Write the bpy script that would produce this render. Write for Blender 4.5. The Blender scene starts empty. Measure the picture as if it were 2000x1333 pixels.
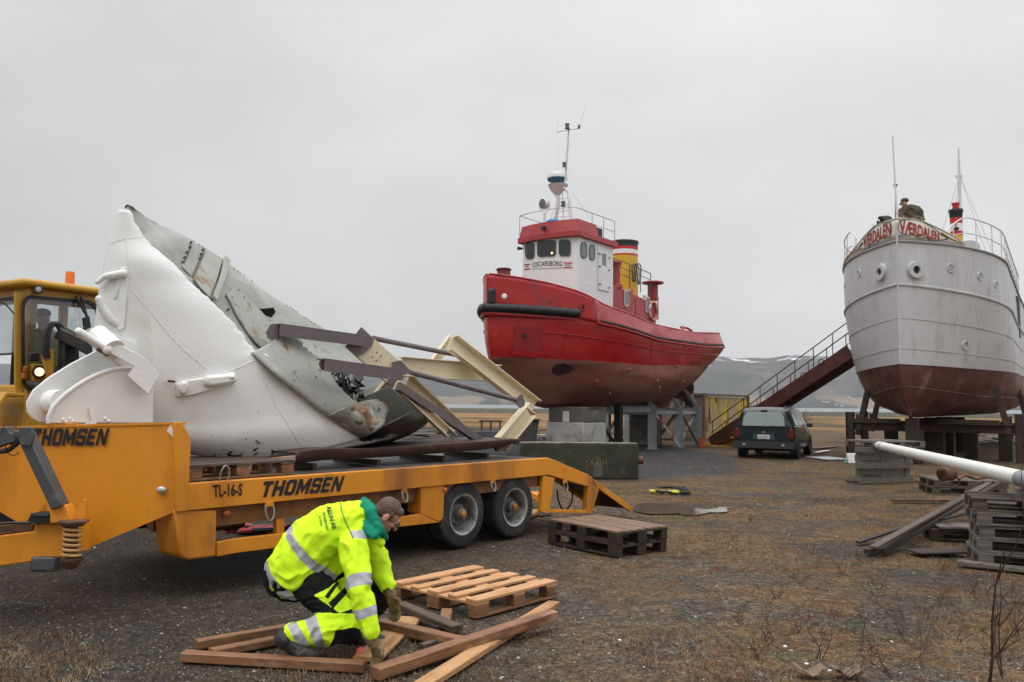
import bpy, math, random
import numpy as np
from mathutils import Vector, Matrix, noise as mnoise
from mathutils.bvhtree import BVHTree
random.seed(7); rng = np.random.default_rng(7)
SC = bpy.context.scene; COL = SC.collection
# ---------------------------------------------------------------- camera, sky, sun, exposure
FPX, HZ, ROLL, HCAM = 1600.0, 789.5, math.radians(.6), 1.7
TH = math.atan((HZ-666.5)/FPX)
cF = Vector((0, math.cos(TH), math.sin(TH))); _R0 = Vector((1,0,0)); _U0 = Vector((0,-math.sin(TH),math.cos(TH)))
cR = math.cos(ROLL)*_R0+math.sin(ROLL)*_U0; cU = -math.sin(ROLL)*_R0+math.cos(ROLL)*_U0
CAM = Vector((0,0,HCAM))
cd = bpy.data.cameras.new('camera'); cam = bpy.data.objects.new('camera', cd); COL.objects.link(cam)
cd.sensor_fit='HORIZONTAL'; cd.sensor_width = 36; cd.lens = 36*FPX/2000; cd.clip_start=.1; cd.clip_end = 20000
cam.matrix_world = Matrix(((cR.x,cU.x,-cF.x,0),(cR.y,cU.y,-cF.y,0),(cR.z,cU.z,-cF.z,HCAM),(0,0,0,1)))
SC.camera = cam
SC.view_settings.view_transform='Standard'; SC.view_settings.look='None'
SC.view_settings.exposure=0.15; SC.view_settings.gamma=1
try: SC.cycles.volume_bounces=1; SC.cycles.max_bounces=8
except Exception: pass

SUN_EL, SUN_AZ = math.radians(52), math.radians(215)   # compass azimuth of the veiled sun, behind the camera to the left
w = bpy.data.worlds.new('World'); SC.world = w; w.use_nodes = True
nt = w.node_tree; nt.nodes.clear()
def N(nt,t,**k):
    n = nt.nodes.new(t)
    for a,b in k.items():
        if isinstance(b,(str,bool,int,float)) or a in('operation','blend_type'): setattr(n,a,b)
    return n
out=N(nt,'ShaderNodeOutputWorld'); bg=N(nt,'ShaderNodeBackground'); bg.inputs[1].default_value=.1
sky=N(nt,'ShaderNodeTexSky'); sky.sky_type='NISHITA'; sky.sun_disc=False; sky.sun_elevation=SUN_EL; sky.sun_rotation=SUN_AZ
sky.air_density=2; sky.dust_density=8
tc=N(nt,'ShaderNodeTexCoord'); sx=N(nt,'ShaderNodeSeparateXYZ'); nt.links.new(tc.outputs['Generated'],sx.inputs[0])
def mth(op,a,b=None,clamp=False):
    m=N(nt,'ShaderNodeMath',operation=op); m.use_clamp=clamp
    for i,v in enumerate((a,b)):
        if v is None: continue
        if isinstance(v,(int,float)): m.inputs[i].default_value=v
        else: nt.links.new(v,m.inputs[i])
    return m.outputs[0]
se=mth('MAXIMUM',sx.outputs[2],0.0)
se3=mth('POWER',se,4.0)
base=mth('ADD',mth('ADD',mth('MULTIPLY',se,1.3),5.8),mth('MULTIPLY',se3,24.0))
nz=N(nt,'ShaderNodeTexNoise'); nz.inputs['Scale'].default_value=2.1; nz.inputs['Detail'].default_value=5; nz.inputs['Roughness'].default_value=.5
mp=N(nt,'ShaderNodeMapping'); mp.inputs['Scale'].default_value=(1,1,2.2); nt.links.new(tc.outputs['Generated'],mp.inputs[0]); nt.links.new(mp.outputs[0],nz.inputs[0])
cl=mth('ADD',mth('MULTIPLY',nz.outputs[0],.55),.78)
side=mth('ADD',mth('MULTIPLY',sx.outputs[0],.16),1.0)
lum=mth('MULTIPLY',mth('MULTIPLY',base,cl),side)
tint=N(nt,'ShaderNodeVectorMath',operation='MULTIPLY'); 
cb=N(nt,'ShaderNodeCombineXYZ')
for i in range(3): nt.links.new(lum,cb.inputs[i])
nt.links.new(cb.outputs[0],tint.inputs[0]); tint.inputs[1].default_value=(1.0,1.0,1.005)
mx=N(nt,'ShaderNodeMix'); mx.data_type='RGBA'; mx.inputs[0].default_value=.93
nt.links.new(sky.outputs[0],mx.inputs[6]); nt.links.new(tint.outputs[0],mx.inputs[7]); nt.links.new(mx.outputs[2],bg.inputs[0]); nt.links.new(bg.outputs[0],out.inputs[0])
sd=bpy.data.lights.new('sun','SUN'); sd.energy=.55; sd.angle=math.radians(25); sd.color=(1,.97,.92)
so=bpy.data.objects.new('sun',sd); COL.objects.link(so)
sdir=Vector((math.sin(SUN_AZ)*math.cos(SUN_EL),math.cos(SUN_AZ)*math.cos(SUN_EL),math.sin(SUN_EL)))
so.rotation_euler=sdir.to_track_quat('Z','Y').to_euler(); so.location=(0,0,60)

# ---------------------------------------------------------------- picture measuring (photo pixels, 2000 x 1333)
def ray(x,y):
    x=float(x);y=float(y); return cF+cR*((x-1000)/FPX)+cU*((666.5-y)/FPX)
def atz(x,y,z=0.):
    d=ray(x,y); return CAM+d*((z-HCAM)/d.z)
def atY(x,y,Y):
    d=ray(x,y); return CAM+d*(Y/d.y)
def hitp(x,y,P,Nn):
    d=ray(x,y); return CAM+d*((P-CAM).dot(Nn)/d.dot(Nn))
def proj(p):
    q=Vector(p)-CAM; k=q.dot(cF); return 1000+FPX*q.dot(cR)/k, 666.5-FPX*q.dot(cU)/k

# ---------------------------------------------------------------- materials
MATS={}
def mat(name,col=(.5,.5,.5),layers=(),rough=.6,bump=None,metal=0.,var=.12,vscale=4.,spec=.5,emit=None,alpha=None,transm=0.,rvar=0.,coat=0.):
    """layers: (colour, scale, lo, hi, (stretch xyz), detail)"""
    if name in MATS: return MATS[name]
    m=bpy.data.materials.new(name); m.use_nodes=True; t=m.node_tree; b=t.nodes['Principled BSDF']
    b.inputs['Roughness'].default_value=rough; b.inputs['Metallic'].default_value=metal
    b.inputs['Specular IOR Level'].default_value=spec
    if coat: b.inputs['Coat Weight'].default_value=coat; b.inputs['Coat Roughness'].default_value=.15
    c=t.nodes.new('ShaderNodeTexCoord')
    def noi(scale,det=6,st=(1,1,1),rgh=.6):
        mp=t.nodes.new('ShaderNodeMapping'); mp.inputs['Scale'].default_value=st; t.links.new(c.outputs['Object'],mp.inputs[0])
        n=t.nodes.new('ShaderNodeTexNoise'); n.inputs['Scale'].default_value=scale; n.inputs['Detail'].default_value=det; n.inputs['Roughness'].default_value=rgh
        t.links.new(mp.outputs[0],n.inputs[0]); return n.outputs[0]
    def mixc(f,a,bc):
        x=t.nodes.new('ShaderNodeMix'); x.data_type='RGBA'
        t.links.new(f,x.inputs[0])
        for i,v in ((6,a),(7,bc)):
            if isinstance(v,tuple): x.inputs[i].default_value=(*v[:3],1)
            else: t.links.new(v,x.inputs[i])
        return x.outputs[2]
    cur=mixc(noi(vscale),tuple(max(0,v*(1-var*1.6)) for v in col),tuple(min(1,v*(1+var*1.6)) for v in col))
    for L in layers:
        lc,ls,lo,hi=L[:4]; st=L[4] if len(L)>4 else (1,1,1); det=L[5] if len(L)>5 else 7
        r=t.nodes.new('ShaderNodeMapRange'); r.inputs[1].default_value=lo; r.inputs[2].default_value=hi; r.clamp=True
        t.links.new(noi(ls,det,st),r.inputs[0]); cur=mixc(r.outputs[0],cur,tuple(lc))
    t.links.new(cur,b.inputs['Base Color'])
    if rvar:
        r=t.nodes.new('ShaderNodeMapRange'); r.inputs[1].default_value=.3; r.inputs[2].default_value=.7; r.inputs[3].default_value=max(.03,rough-rvar); r.inputs[4].default_value=min(1,rough+rvar)
        t.links.new(noi(3.1,5),r.inputs[0]); t.links.new(r.outputs[0],b.inputs['Roughness'])
    if bump:
        prev=None
        for bs,bst,bd in ([bump] if not isinstance(bump[0],tuple) else bump):
            bn=t.nodes.new('ShaderNodeBump'); bn.inputs['Strength'].default_value=bst; bn.inputs['Distance'].default_value=bd
            t.links.new(noi(bs,4),bn.inputs['Height'])
            if prev: t.links.new(prev,bn.inputs['Normal'])
            prev=bn.outputs[0]
        t.links.new(prev,b.inputs['Normal'])
    if emit: b.inputs['Emission Color'].default_value=(*emit[:3],1); b.inputs['Emission Strength'].default_value=emit[3]
    if transm: b.inputs['Transmission Weight'].default_value=transm
    if alpha is not None: b.inputs['Alpha'].default_value=alpha
    MATS[name]=m; return m
RUST=(.16,.05,.018)
M=dict(
 white=mat('white_paint',(.78,.78,.77),[((.55,.53,.47),1.2,.60,.74),((.22,.11,.05),9,.74,.80)],.42,bump=((5,.35,.03),(60,.25,.004)),var=.03,rvar=.12),
 inner=mat('gray_hull_paint',(.27,.285,.25),[((.36,.37,.34),1.8,.5,.7),((.22,.23,.20),5,.54,.66,(1,.5,1.6)),((.22,.10,.04),2.6,.62,.70,(1,1.6,.5)),(RUST,7,.66,.72)],.5,bump=((6,.4,.03),(40,.4,.006)),var=.1),
 rust=mat('rusty_steel',(.085,.035,.02),[((.19,.07,.025),6,.5,.68),((.03,.02,.018),4,.55,.7)],.65,bump=(30,.5,.006),var=.2),
 cream=mat('cream_paint',(.66,.57,.40),[((.50,.24,.06),2.2,.60,.74),((.13,.05,.03),14,.66,.72)],.45,bump=(20,.25,.004),var=.06),
 primer=mat('mauve_primer',(.13,.108,.112),[((.2,.17,.17),7,.55,.8)],.6,bump=(25,.25,.003),var=.1),
 orange=mat('orange_paint',(.68,.255,.013),[((.40,.13,.010),1.6,.48,.70,(1,1,.35)),((.10,.045,.02),55,.66,.70),((.20,.10,.035),.8,.55,.75,(1,1,.3)),((.25,.11,.04),3,.66,.78,(1,1,.3))],.42,bump=((8,.12,.02),(90,.1,.002)),var=.06,rvar=.1),
 dark=mat('black_rubber_paint',(.012,.012,.013),[((.05,.045,.04),8,.55,.75)],.55,bump=(40,.3,.003)),
 tyre=mat('tyre_rubber',(.018,.018,.02),[((.06,.055,.05),5,.5,.7)],.8,bump=(60,.4,.004)),
 rim=mat('rim_steel',(.42,.41,.4),[((.14,.12,.1),7,.5,.66),((.25,.12,.05),14,.66,.74)],.4,metal=.5,bump=(30,.2,.003)),
 galv=mat('galvanised_steel',(.42,.45,.47),[((.26,.28,.3),3,.5,.7),(RUST,9,.7,.78)],.45,metal=.35,bump=(30,.2,.003)),
 dgray=mat('dark_gray_steel',(.08,.085,.09),[((.2,.2,.2),6,.58,.75),(RUST,9,.66,.75)],.5,metal=.3,bump=(30,.3,.004)),
 black=mat('black_letters',(.01,.01,.014),[((.05,.03,.015),20,.66,.74)],.45),
 brown=mat('brown_steel',(.10,.045,.02),[((.04,.022,.015),3,.5,.7)],.6,bump=(20,.3,.004)),
 wood=mat('fresh_wood',(.46,.25,.11),[((.26,.12,.05),1.1,.50,.62,(1,2,2)),((.28,.13,.05),2.4,.48,.66,(1,9,9)),((.10,.045,.02),8,.68,.76),((.60,.36,.18),5,.55,.8,(1,12,12))],.6,bump=((30,.35,.004),(6,.2,.01)),var=.15),
 endgrain=mat('red_brown_wood',(.22,.105,.048),[((.11,.05,.022),1.3,.48,.62,(1,2,2)),((.34,.20,.11),1.7,.56,.68,(1,3,3)),((.12,.045,.02),4,.5,.66,(1,8,8)),((.36,.17,.08),5,.55,.8,(1,10,10))],.6,bump=(30,.35,.004),var=.15),
 oldwood=mat('weathered_wood',(.085,.06,.042),[((.045,.03,.022),4,.45,.65,(1,8,8)),((.17,.135,.10),7,.56,.75,(1,10,10))],.6,bump=(30,.4,.005),var=.2),
 darkwood=mat('dark_wet_wood',(.034,.022,.015),[((.018,.013,.01),4,.45,.65,(1,8,8)),((.08,.05,.035),7,.6,.8,(1,10,10))],.75,bump=(30,.4,.005),var=.2),
 graywood=mat('gray_wood',(.13,.115,.10),[((.07,.06,.05),4,.45,.65,(1,8,8)),((.24,.22,.19),6,.56,.75,(1,10,10))],.6,bump=(30,.4,.005),var=.15),
 topwood=mat('wet_brown_wood',(.22,.14,.09),[((.12,.07,.045),4,.45,.65,(1,8,8)),((.33,.25,.17),6,.56,.75,(1,10,10))],.38,bump=(30,.4,.004),var=.15),
)
# ---------------------------------------------------------------- mesh builder and things
WM={}
class MB:
    def __init__(s): s.v=[]; s.f=[]; s.mi=[]; s.cm=0
    def add(s,V,F):
        o=len(s.v); s.v.extend([tuple(p) for p in V]); s.f.extend([tuple(i+o for i in f) for f in F]); s.mi.extend([s.cm]*len(F)); return s
    def m(s,i): s.cm=i; return s
    def box(s,c,size,R=None):
        c=Vector(c); V=[]
        for i in (-.5,.5):
            for j in (-.5,.5):
                for k in (-.5,.5):
                    p=Vector((i*size[0],j*size[1],k*size[2])); V.append(c+(R@p if R else p))
        return s.add(V,[(0,1,3,2),(4,6,7,5),(0,4,5,1),(2,3,7,6),(0,2,6,4),(1,5,7,3)])
    def beam(s,a,b,w,h,up=(0,0,1)):
        a=Vector(a);b=Vector(b);d=(b-a).normalized();up=Vector(up); x=d.cross(up)
        if x.length<1e-4: x=d.cross(Vector((1,0,0)))
        x.normalize(); u=x.cross(d).normalized()
        V=[p+x*i*w/2+u*j*h/2 for p in (a,b) for i,j in ((-1,-1),(1,-1),(1,1),(-1,1))]
        return s.add(V,[(3,2,1,0),(4,5,6,7),(0,1,5,4),(1,2,6,5),(2,3,7,6),(3,0,4,7)])
    def tube(s,pts,r,n=8,closed=False):
        P=[Vector(p) for p in pts]; k=len(P); rr=r if isinstance(r,(list,tuple)) else [r]*k
        V=[];F=[];pu=None
        for i,p in enumerate(P):
            a=P[i-1] if (i>0 or closed) else p; b=P[(i+1)%k] if (i<k-1 or closed) else p
            d=(b-a).normalized()
            u=(pu-d*pu.dot(d)) if pu else d.orthogonal()
            if u.length<1e-5: u=d.orthogonal()
            u.normalize(); pu=u; v=d.cross(u)
            for j in range(n):
                t=2*math.pi*j/n; V.append(p+(u*math.cos(t)+v*math.sin(t))*rr[i])
        for i in range(k if closed else k-1):
            i2=(i+1)%k
            for j in range(n): j2=(j+1)%n; F.append((i*n+j,i*n+j2,i2*n+j2,i2*n+j))
        if not closed: F.append(tuple(range(n))[::-1]); F.append(tuple((k-1)*n+j for j in range(n)))
        return s.add(V,F)
    def prism(s,pts,vec):
        P=[Vector(p) for p in pts]; vec=Vector(vec); n=len(P)
        nrm=Vector((0,0,0))
        for i in range(n): nrm+=P[i].cross(P[(i+1)%n])
        if nrm.dot(vec)>0: P=P[::-1]
        V=P+[p+vec for p in P]
        F=[tuple(range(n)),tuple(range(2*n-1,n-1,-1))]+[(i,i+n,(i+1)%n+n,(i+1)%n)[::1] for i in range(n)]
        return s.add(V,F)
    def lathe(s,prof,o,ax=(0,0,1),n=24,ang=2*math.pi,caps=True):
        o=Vector(o);ax=Vector(ax).normalized();u=ax.orthogonal().normalized();v=ax.cross(u)
        V=[];F=[]
        for r,h in prof:
            for j in range(n):
                t=ang*j/n; V.append(o+ax*h+(u*math.cos(t)+v*math.sin(t))*r)
        for i in range(len(prof)-1):
            for j in range(n): j2=(j+1)%n; F.append((i*n+j,i*n+j2,(i+1)*n+j2,(i+1)*n+j))
        if caps and prof[0][0]>1e-4: F.append(tuple(range(n))[::-1])
        if caps and prof[-1][0]>1e-4: F.append(tuple((len(prof)-1)*n+j for j in range(n)))
        return s.add(V,F)
    def ell(s,c,r,R=None,n=12,m=8):
        c=Vector(c); r=Vector(r) if not isinstance(r,(int,float)) else Vector((r,r,r)); V=[];F=[]
        for i in range(m+1):
            a=math.pi*i/m
            for j in range(n):
                b=2*math.pi*j/n; p=Vector((r.x*math.sin(a)*math.cos(b),r.y*math.sin(a)*math.sin(b),r.z*math.cos(a)))
                V.append(c+(R@p if R else p))
        for i in range(m):
            for j in range(n): j2=(j+1)%n; F.append((i*n+j,(i+1)*n+j,(i+1)*n+j2,i*n+j2))
        return s.add(V,F)
    def grid(s,rows,flip=False,skip=None):
        nr=len(rows);nc=len(rows[0]);F=[]
        for i in range(nr-1):
            for j in range(nc-1):
                if skip and skip(i,j): continue
                q=(i*nc+j,i*nc+j+1,(i+1)*nc+j+1,(i+1)*nc+j); F.append(q[::-1] if flip else q)
        return s.add([p for r in rows for p in r],F)
    def build(s,name,mats,parent=None,bevel=0,world=False,solid=0,angle=40,label=None,off=-1):
        me=bpy.data.meshes.new(name); V=s.v
        if world and parent is not None:
            inv=WM[parent].inverted(); V=[inv@Vector(p) for p in V]
        me.from_pydata([tuple(p) for p in V],[],s.f)
        if not isinstance(mats,(list,tuple)): mats=[mats]
        for mm in mats: me.materials.append(M[mm] if isinstance(mm,str) else mm)
        me.polygons.foreach_set('material_index',[min(i,len(mats)-1) for i in s.mi])
        me.validate(); me.update()
        me.polygons.foreach_set('use_smooth',[True]*len(me.polygons))
        try: me.set_sharp_from_angle(angle=math.radians(angle))
        except Exception: pass
        o=bpy.data.objects.new(name,me); COL.objects.link(o)
        if parent is not None: o.parent=parent; WM[o]=WM[parent]
        else: WM[o]=Matrix.Identity(4)
        if solid:
            md=o.modifiers.new('thickness','SOLIDIFY'); md.thickness=solid; md.offset=off
        if bevel:
            md=o.modifiers.new('edge','BEVEL'); md.width=bevel; md.segments=2; md.limit_method='ANGLE'; md.angle_limit=math.radians(50)
            md.harden_normals=False
        if label: o['label']=label
        return o
def tag(o,label=None,cat=None,group=None,kind=None):
    if label: o['label']=label
    if cat: o['category']=cat
    if group: o['group']=group
    if kind: o['kind']=kind
    return o
def thing(name,label,cat,loc=(0,0,0),a=0.,group=None,mat4=None):
    """a: degrees the local +Y axis is turned from world +Y towards +X"""
    o=bpy.data.objects.new(name,None); COL.objects.link(o); o.empty_display_size=.3
    m=mat4 if mat4 is not None else Matrix.Translation(Vector(loc))@Matrix.Rotation(-math.radians(a),4,'Z')
    o.matrix_world=m; WM[o]=m
    return tag(o,label,cat,group)
def copy_tree(src,loc=None,a=None,label=None,mat4=None):
    def rec(o,par):
        c=o.copy(); COL.objects.link(c)
        if par is not None: c.parent=par
        for ch in list(o.children): rec(ch,c)
        return c
    r=rec(src,None)
    if mat4 is None: mat4=Matrix.Translation(Vector(loc))@Matrix.Rotation(-math.radians(a),4,'Z')
    r.matrix_world=mat4; WM[r]=mat4
    if label: r['label']=label
    return r
def hit(T,x,y,ax,val):
    val=float(val); inv=WM[T].inverted(); o=inv@CAM; d=inv.to_3x3()@ray(x,y); i="xyz".index(ax); return o+d*((val-o[i])/d[i])
def hits(T,pts,ax,val): return [hit(T,x,y,ax,val) for x,y in pts]
def bvh_of(o): return BVHTree.FromPolygons([v.co.copy() for v in o.data.vertices],[tuple(p.vertices) for p in o.data.polygons])
def cast(T,x,y,bv):
    inv=WM[T].inverted(); o=inv@CAM; d=(inv.to_3x3()@ray(x,y)).normalized(); p,n,i,ds=bv.ray_cast(o,d)
    if p is None: return None,None
    if n.dot(d)>0: n=-n
    return p,n
def spline(pts,k=8):
    """Catmull-Rom through points (any dimension), k steps a span"""
    P=[np.array(p,float) for p in pts]; P=[2*P[0]-P[1]]+P+[2*P[-1]-P[-2]]; out=[]
    for i in range(1,len(P)-2):
        for j in range(k):
            t=j/k; a,b,c,d=P[i-1:i+3]
            out.append(.5*((2*b)+(-a+c)*t+(2*a-5*b+4*c-d)*t*t+(-a+3*b-3*c+d)*t**3))
    out.append(P[-2])
    return [Vector(o) for o in out] if isinstance(pts[0],Vector) else out
def textmesh(txt,bold=.0,shear=0.,spacing=1.):
    cu=bpy.data.curves.new('t','FONT'); cu.body=txt; cu.size=1; cu.offset=bold; cu.shear=shear; cu.space_character=spacing; cu.resolution_u=4
    o=bpy.data.objects.new('t',cu); COL.objects.link(o); dg=bpy.context.evaluated_depsgraph_get(); dg.update()
    me=bpy.data.meshes.new_from_object(o.evaluated_get(dg)); V=np.array([v.co[:2] for v in me.vertices]); F=[tuple(p.vertices) for p in me.polygons]
    bpy.data.objects.remove(o); bpy.data.curves.remove(cu); bpy.data.meshes.remove(me)
    lo=V.min(0);hi=V.max(0); return (V-lo)/(hi-lo),F,(hi-lo)[0]/(hi-lo)[1]
def letters(name,txt,fn,mats,parent,bold=0,shear=0,spacing=1.,world=False,solid=.003,sub=0):
    """fn(u,v) -> point, u,v in 0..1 over the word's box"""
    V,F,_=textmesh(txt,bold,shear,spacing); mb=MB(); mb.add([fn(u,v) for u,v in V],F)
    return mb.build(name,mats,parent,world=world)
GL={'T':(.92,[[(0,.76),(1,.76),(1,1),(0,1)],[(.33,0),(.67,0),(.67,.76),(.33,.76)]]),
'H':(1,[[(0,0),(.32,0),(.32,1),(0,1)],[(.68,0),(1,0),(1,1),(.68,1)],[(.32,.38),(.68,.38),(.68,.62),(.32,.62)]]),
'M':(1.28,[[(0,0),(.25,0),(.25,1),(0,1)],[(.75,0),(1,0),(1,1),(.75,1)],[(.25,.5),(.5,.05),(.5,.5),(.25,1)],[(.5,.05),(.75,.5),(.75,1),(.5,.5)]]),
'S':(1,[[(.1,1),(.9,1),(1,.9),(1,.68),(.68,.68),(.68,.79),(.32,.79),(.32,.61),(.9,.61),(1,.51),(1,.1),(.9,0),(.1,0),(0,.1),(0,.32),(.32,.32),(.32,.21),(.68,.21),(.68,.40),(.1,.40),(0,.5),(0,.9)]]),
'E':(.92,[[(0,0),(0,1),(.95,1),(.95,.78),(.33,.78),(.33,.61),(.85,.61),(.85,.40),(.33,.40),(.33,.22),(.95,.22),(.95,0)]]),
'N':(1.05,[[(0,0),(.28,0),(.28,1),(0,1)],[(.72,0),(1,0),(1,1),(.72,1)],[(.28,.60),(.72,0),(.72,.40),(.28,1)]])}
_o=[(.2,0),(.8,0),(1,.14),(1,.86),(.8,1),(.2,1),(0,.86),(0,.14)];_i=[(.38,.22),(.62,.22),(.68,.27),(.68,.73),(.62,.78),(.38,.78),(.32,.73),(.32,.27)]
GL['O']=(1,[[_o[k],_o[(k+1)%8],_i[(k+1)%8],_i[k]] for k in range(8)])
def block(name,txt,fn,mt,parent,shear=.03,world=False):
    tot=sum(GL[c][0] for c in txt)+.13*(len(txt)-1); x=0; mb=MB()
    for c in txt:
        w_,ps=GL[c]
        for p in ps: mb.add([fn((x+u*w_)/tot+shear*(v-.5),v) for u,v in p],[tuple(range(len(p)))])
        x+=w_+.13
    return mb.build(name,mt,parent,world=world)
def quadfn(A,B,C,D):
    """corners: lower-left, lower-right, upper-right, upper-left"""
    A,B,C,D=map(Vector,(A,B,C,D)); return lambda u,v:(A*(1-u)+B*u)*(1-v)+(D*(1-u)+C*u)*v
# ================================================================ SETTING
def ground_mat():
    m=bpy.data.materials.new('wet_gravel'); m.use_nodes=True; t=m.node_tree; b=t.nodes['Principled BSDF']; L=t.links
    c=t.nodes.new('ShaderNodeTexCoord'); P=c.outputs['Object']
    def noi(s,d=6,r=.6,off=0):
        n=t.nodes.new('ShaderNodeTexNoise'); n.inputs['Scale'].default_value=s; n.inputs['Detail'].default_value=d; n.inputs['Roughness'].default_value=r
        if off:
            mp=t.nodes.new('ShaderNodeMapping'); mp.inputs['Location'].default_value=(off,off,off); L.new(P,mp.inputs[0]); L.new(mp.outputs[0],n.inputs[0])
        else: L.new(P,n.inputs[0])
        return n.outputs[0]
    def rng_(v,lo,hi,a=0.,bb=1.):
        r=t.nodes.new('ShaderNodeMapRange'); r.inputs[1].default_value=lo;r.inputs[2].default_value=hi;r.inputs[3].default_value=a;r.inputs[4].default_value=bb; L.new(v,r.inputs[0]); return r.outputs[0]
    def mix(f,a,bc,bt='MIX'):
        x=t.nodes.new('ShaderNodeMix'); x.data_type='RGBA'; x.blend_type=bt
        if isinstance(f,float): x.inputs[0].default_value=f
        else: L.new(f,x.inputs[0])
        for i,v in ((6,a),(7,bc)):
            if isinstance(v,tuple): x.inputs[i].default_value=(*v,1)
            else: L.new(v,x.inputs[i])
        return x.outputs[2]
    def ma(op,a,bb):
        x=t.nodes.new('ShaderNodeMath'); x.operation=op; x.use_clamp=(op!='SUBTRACT' and op!='ADD')
        for i,v in enumerate((a,bb)):
            if isinstance(v,(int,float)): x.inputs[i].default_value=v
            else: L.new(v,x.inputs[i])
        return x.outputs[0]
    vo=t.nodes.new('ShaderNodeTexVoronoi'); vo.inputs['Scale'].default_value=38; L.new(P,vo.inputs[0])
    vs=t.nodes.new('ShaderNodeSeparateColor'); L.new(vo.outputs['Color'],vs.inputs[0])
    vo2=t.nodes.new('ShaderNodeTexVoronoi'); vo2.inputs['Scale'].default_value=14; L.new(P,vo2.inputs[0])
    vs2=t.nodes.new('ShaderNodeSeparateColor'); L.new(vo2.outputs['Color'],vs2.inputs[0])
    cr=t.nodes.new('ShaderNodeValToRGB'); e=cr.color_ramp
    e.elements[0].color=(.016,.014,.012,1); e.elements[1].color=(.22,.20,.17,1); e.elements[1].position=1
    for p_,cc in ((.35,(.042,.036,.029)),(.7,(.080,.069,.055)),(.9,(.13,.115,.093))):
        el=e.elements.new(p_); el.color=(*cc,1)
    L.new(vs.outputs[0],cr.inputs[0])
    vo3=t.nodes.new('ShaderNodeTexVoronoi'); vo3.inputs['Scale'].default_value=95; L.new(P,vo3.inputs[0])
    vs3=t.nodes.new('ShaderNodeSeparateColor'); L.new(vo3.outputs['Color'],vs3.inputs[0])
    fine=mix(rng_(vs3.outputs[0],.1,1.0),(.018,.015,.012),(.135,.115,.09)); fine=mix(rng_(vs3.outputs[1],.93,.96,0,.8),fine,(.32,.29,.25))
    col=mix(.55,cr.outputs[0],fine)
    col=mix(rng_(vs2.outputs[1],.88,.92,0,.5),col,(.17,.155,.13))
    col=mix(rng_(noi(.35,5),.42,.6,0,.75),col,(.05,.043,.036))            # damp darker earth
    moss=ma('MULTIPLY',rng_(noi(1.0,8,.7,3.3),.42,.54),rng_(noi(14,4,.7,1),.30,.52))
    sx=t.nodes.new('ShaderNodeSeparateXYZ'); L.new(P,sx.inputs[0])
    right=rng_(ma('ADD',sx.outputs[0],ma('MULTIPLY',noi(.3,3,.5,9),3.0)),.6,3.2,.28,1.0)
    moss=ma('MULTIPLY',moss,right)
    mc=mix(noi(5,5,.6,5),(.155,.062,.020),(.165,.112,.045))
    mc=mix(rng_(noi(1.1,4,.6,7),.56,.66),mc,(.085,.09,.03))
    col=mix(ma('MULTIPLY',moss,.85),col,mc)
    cl_=rng_(noi(24,3,.7,12),.34,.66,.45,1.55); cl2=rng_(noi(6,5,.7,15),.36,.64,.70,1.30)
    for c_ in (cl_,cl2):
        vm=t.nodes.new('ShaderNodeVectorMath'); vm.operation='SCALE'; L.new(col,vm.inputs[0]); L.new(c_,vm.inputs['Scale']); col=vm.outputs[0]
    col=mix(rng_(noi(2.6,7,.7,21),.585,.64,0,.7),col,(.07,.022,.016))
    wet=rng_(ma('ADD',sx.outputs[0],ma('MULTIPLY',noi(.3,3,.5,9),2.0)),1.5,-.8,0,.55)  # mask only blends the ground colour darker towards the left
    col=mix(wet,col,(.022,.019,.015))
    # dark crushed-stone yard round the boat stand
    d1=t.nodes.new('ShaderNodeVectorMath'); d1.operation='DISTANCE'
    mp=t.nodes.new('ShaderNodeMapping'); mp.inputs['Scale'].default_value=(.85,.42,0); mp.inputs['Location'].default_value=(-2.6,-12.0,0); L.new(P,mp.inputs[0])
    ln=t.nodes.new('ShaderNodeVectorMath'); ln.operation='LENGTH'; L.new(mp.outputs[0],ln.inputs[0])
    yard=rng_(ma('ADD',ln.outputs['Value'],ma('MULTIPLY',noi(.7,5,.6,2),1.6)),4.9,4.2)
    gy=mix(rng_(vs3.outputs[0],.2,1.0),(.022,.023,.026),(.085,.087,.095))
    col=mix(yard,col,gy)
    far=rng_(ma('ADD',sx.outputs[1],ma('MULTIPLY',noi(.08,5,.6,4),40.)),58,70)
    straw=mix(noi(.25,7,.65,1),(.20,.10,.030),(.32,.20,.08))
    straw=mix(rng_(noi(.06,4,.6,6),.5,.62),straw,(.075,.055,.035))
    col=mix(far,col,straw)
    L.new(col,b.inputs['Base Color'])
    L.new(rng_(noi(.5,5,.6,8),.4,.6,.75,.98),b.inputs['Roughness']); b.inputs['Specular IOR Level'].default_value=.18
    bn=t.nodes.new('ShaderNodeBump'); bn.inputs['Strength'].default_value=.8; bn.inputs['Distance'].default_value=.03; L.new(vo.outputs['Distance'],bn.inputs['Height']); bn.invert=True
    bn2=t.nodes.new('ShaderNodeBump'); bn2.inputs['Strength'].default_value=.7; bn2.inputs['Distance'].default_value=.05; L.new(noi(9,6,.7),bn2.inputs['Height']); L.new(bn.outputs[0],bn2.inputs['Normal'])
    L.new(bn2.outputs[0],b.inputs['Normal']); return m
GM=ground_mat()
def gh(x,y):
    n=mnoise.noise(Vector((x*.45,y*.45,0)))*.018+mnoise.noise(Vector((x*1.7,y*1.7,5)))*.008
    return n-.012
def nonuni(lo,hi,c,fine,grow):
    out=[c];d=fine
    while out[-1]<hi: out.append(out[-1]+d); d*=grow
    a=[c];d=fine
    while a[-1]>lo: a.append(a[-1]-d); d*=grow
    return a[:0:-1]+out
xs=nonuni(-5200,5200,1.,.14,1.05); ys=nonuni(-60,151,6.5,.14,1.045)
ys[-1]=151
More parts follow.
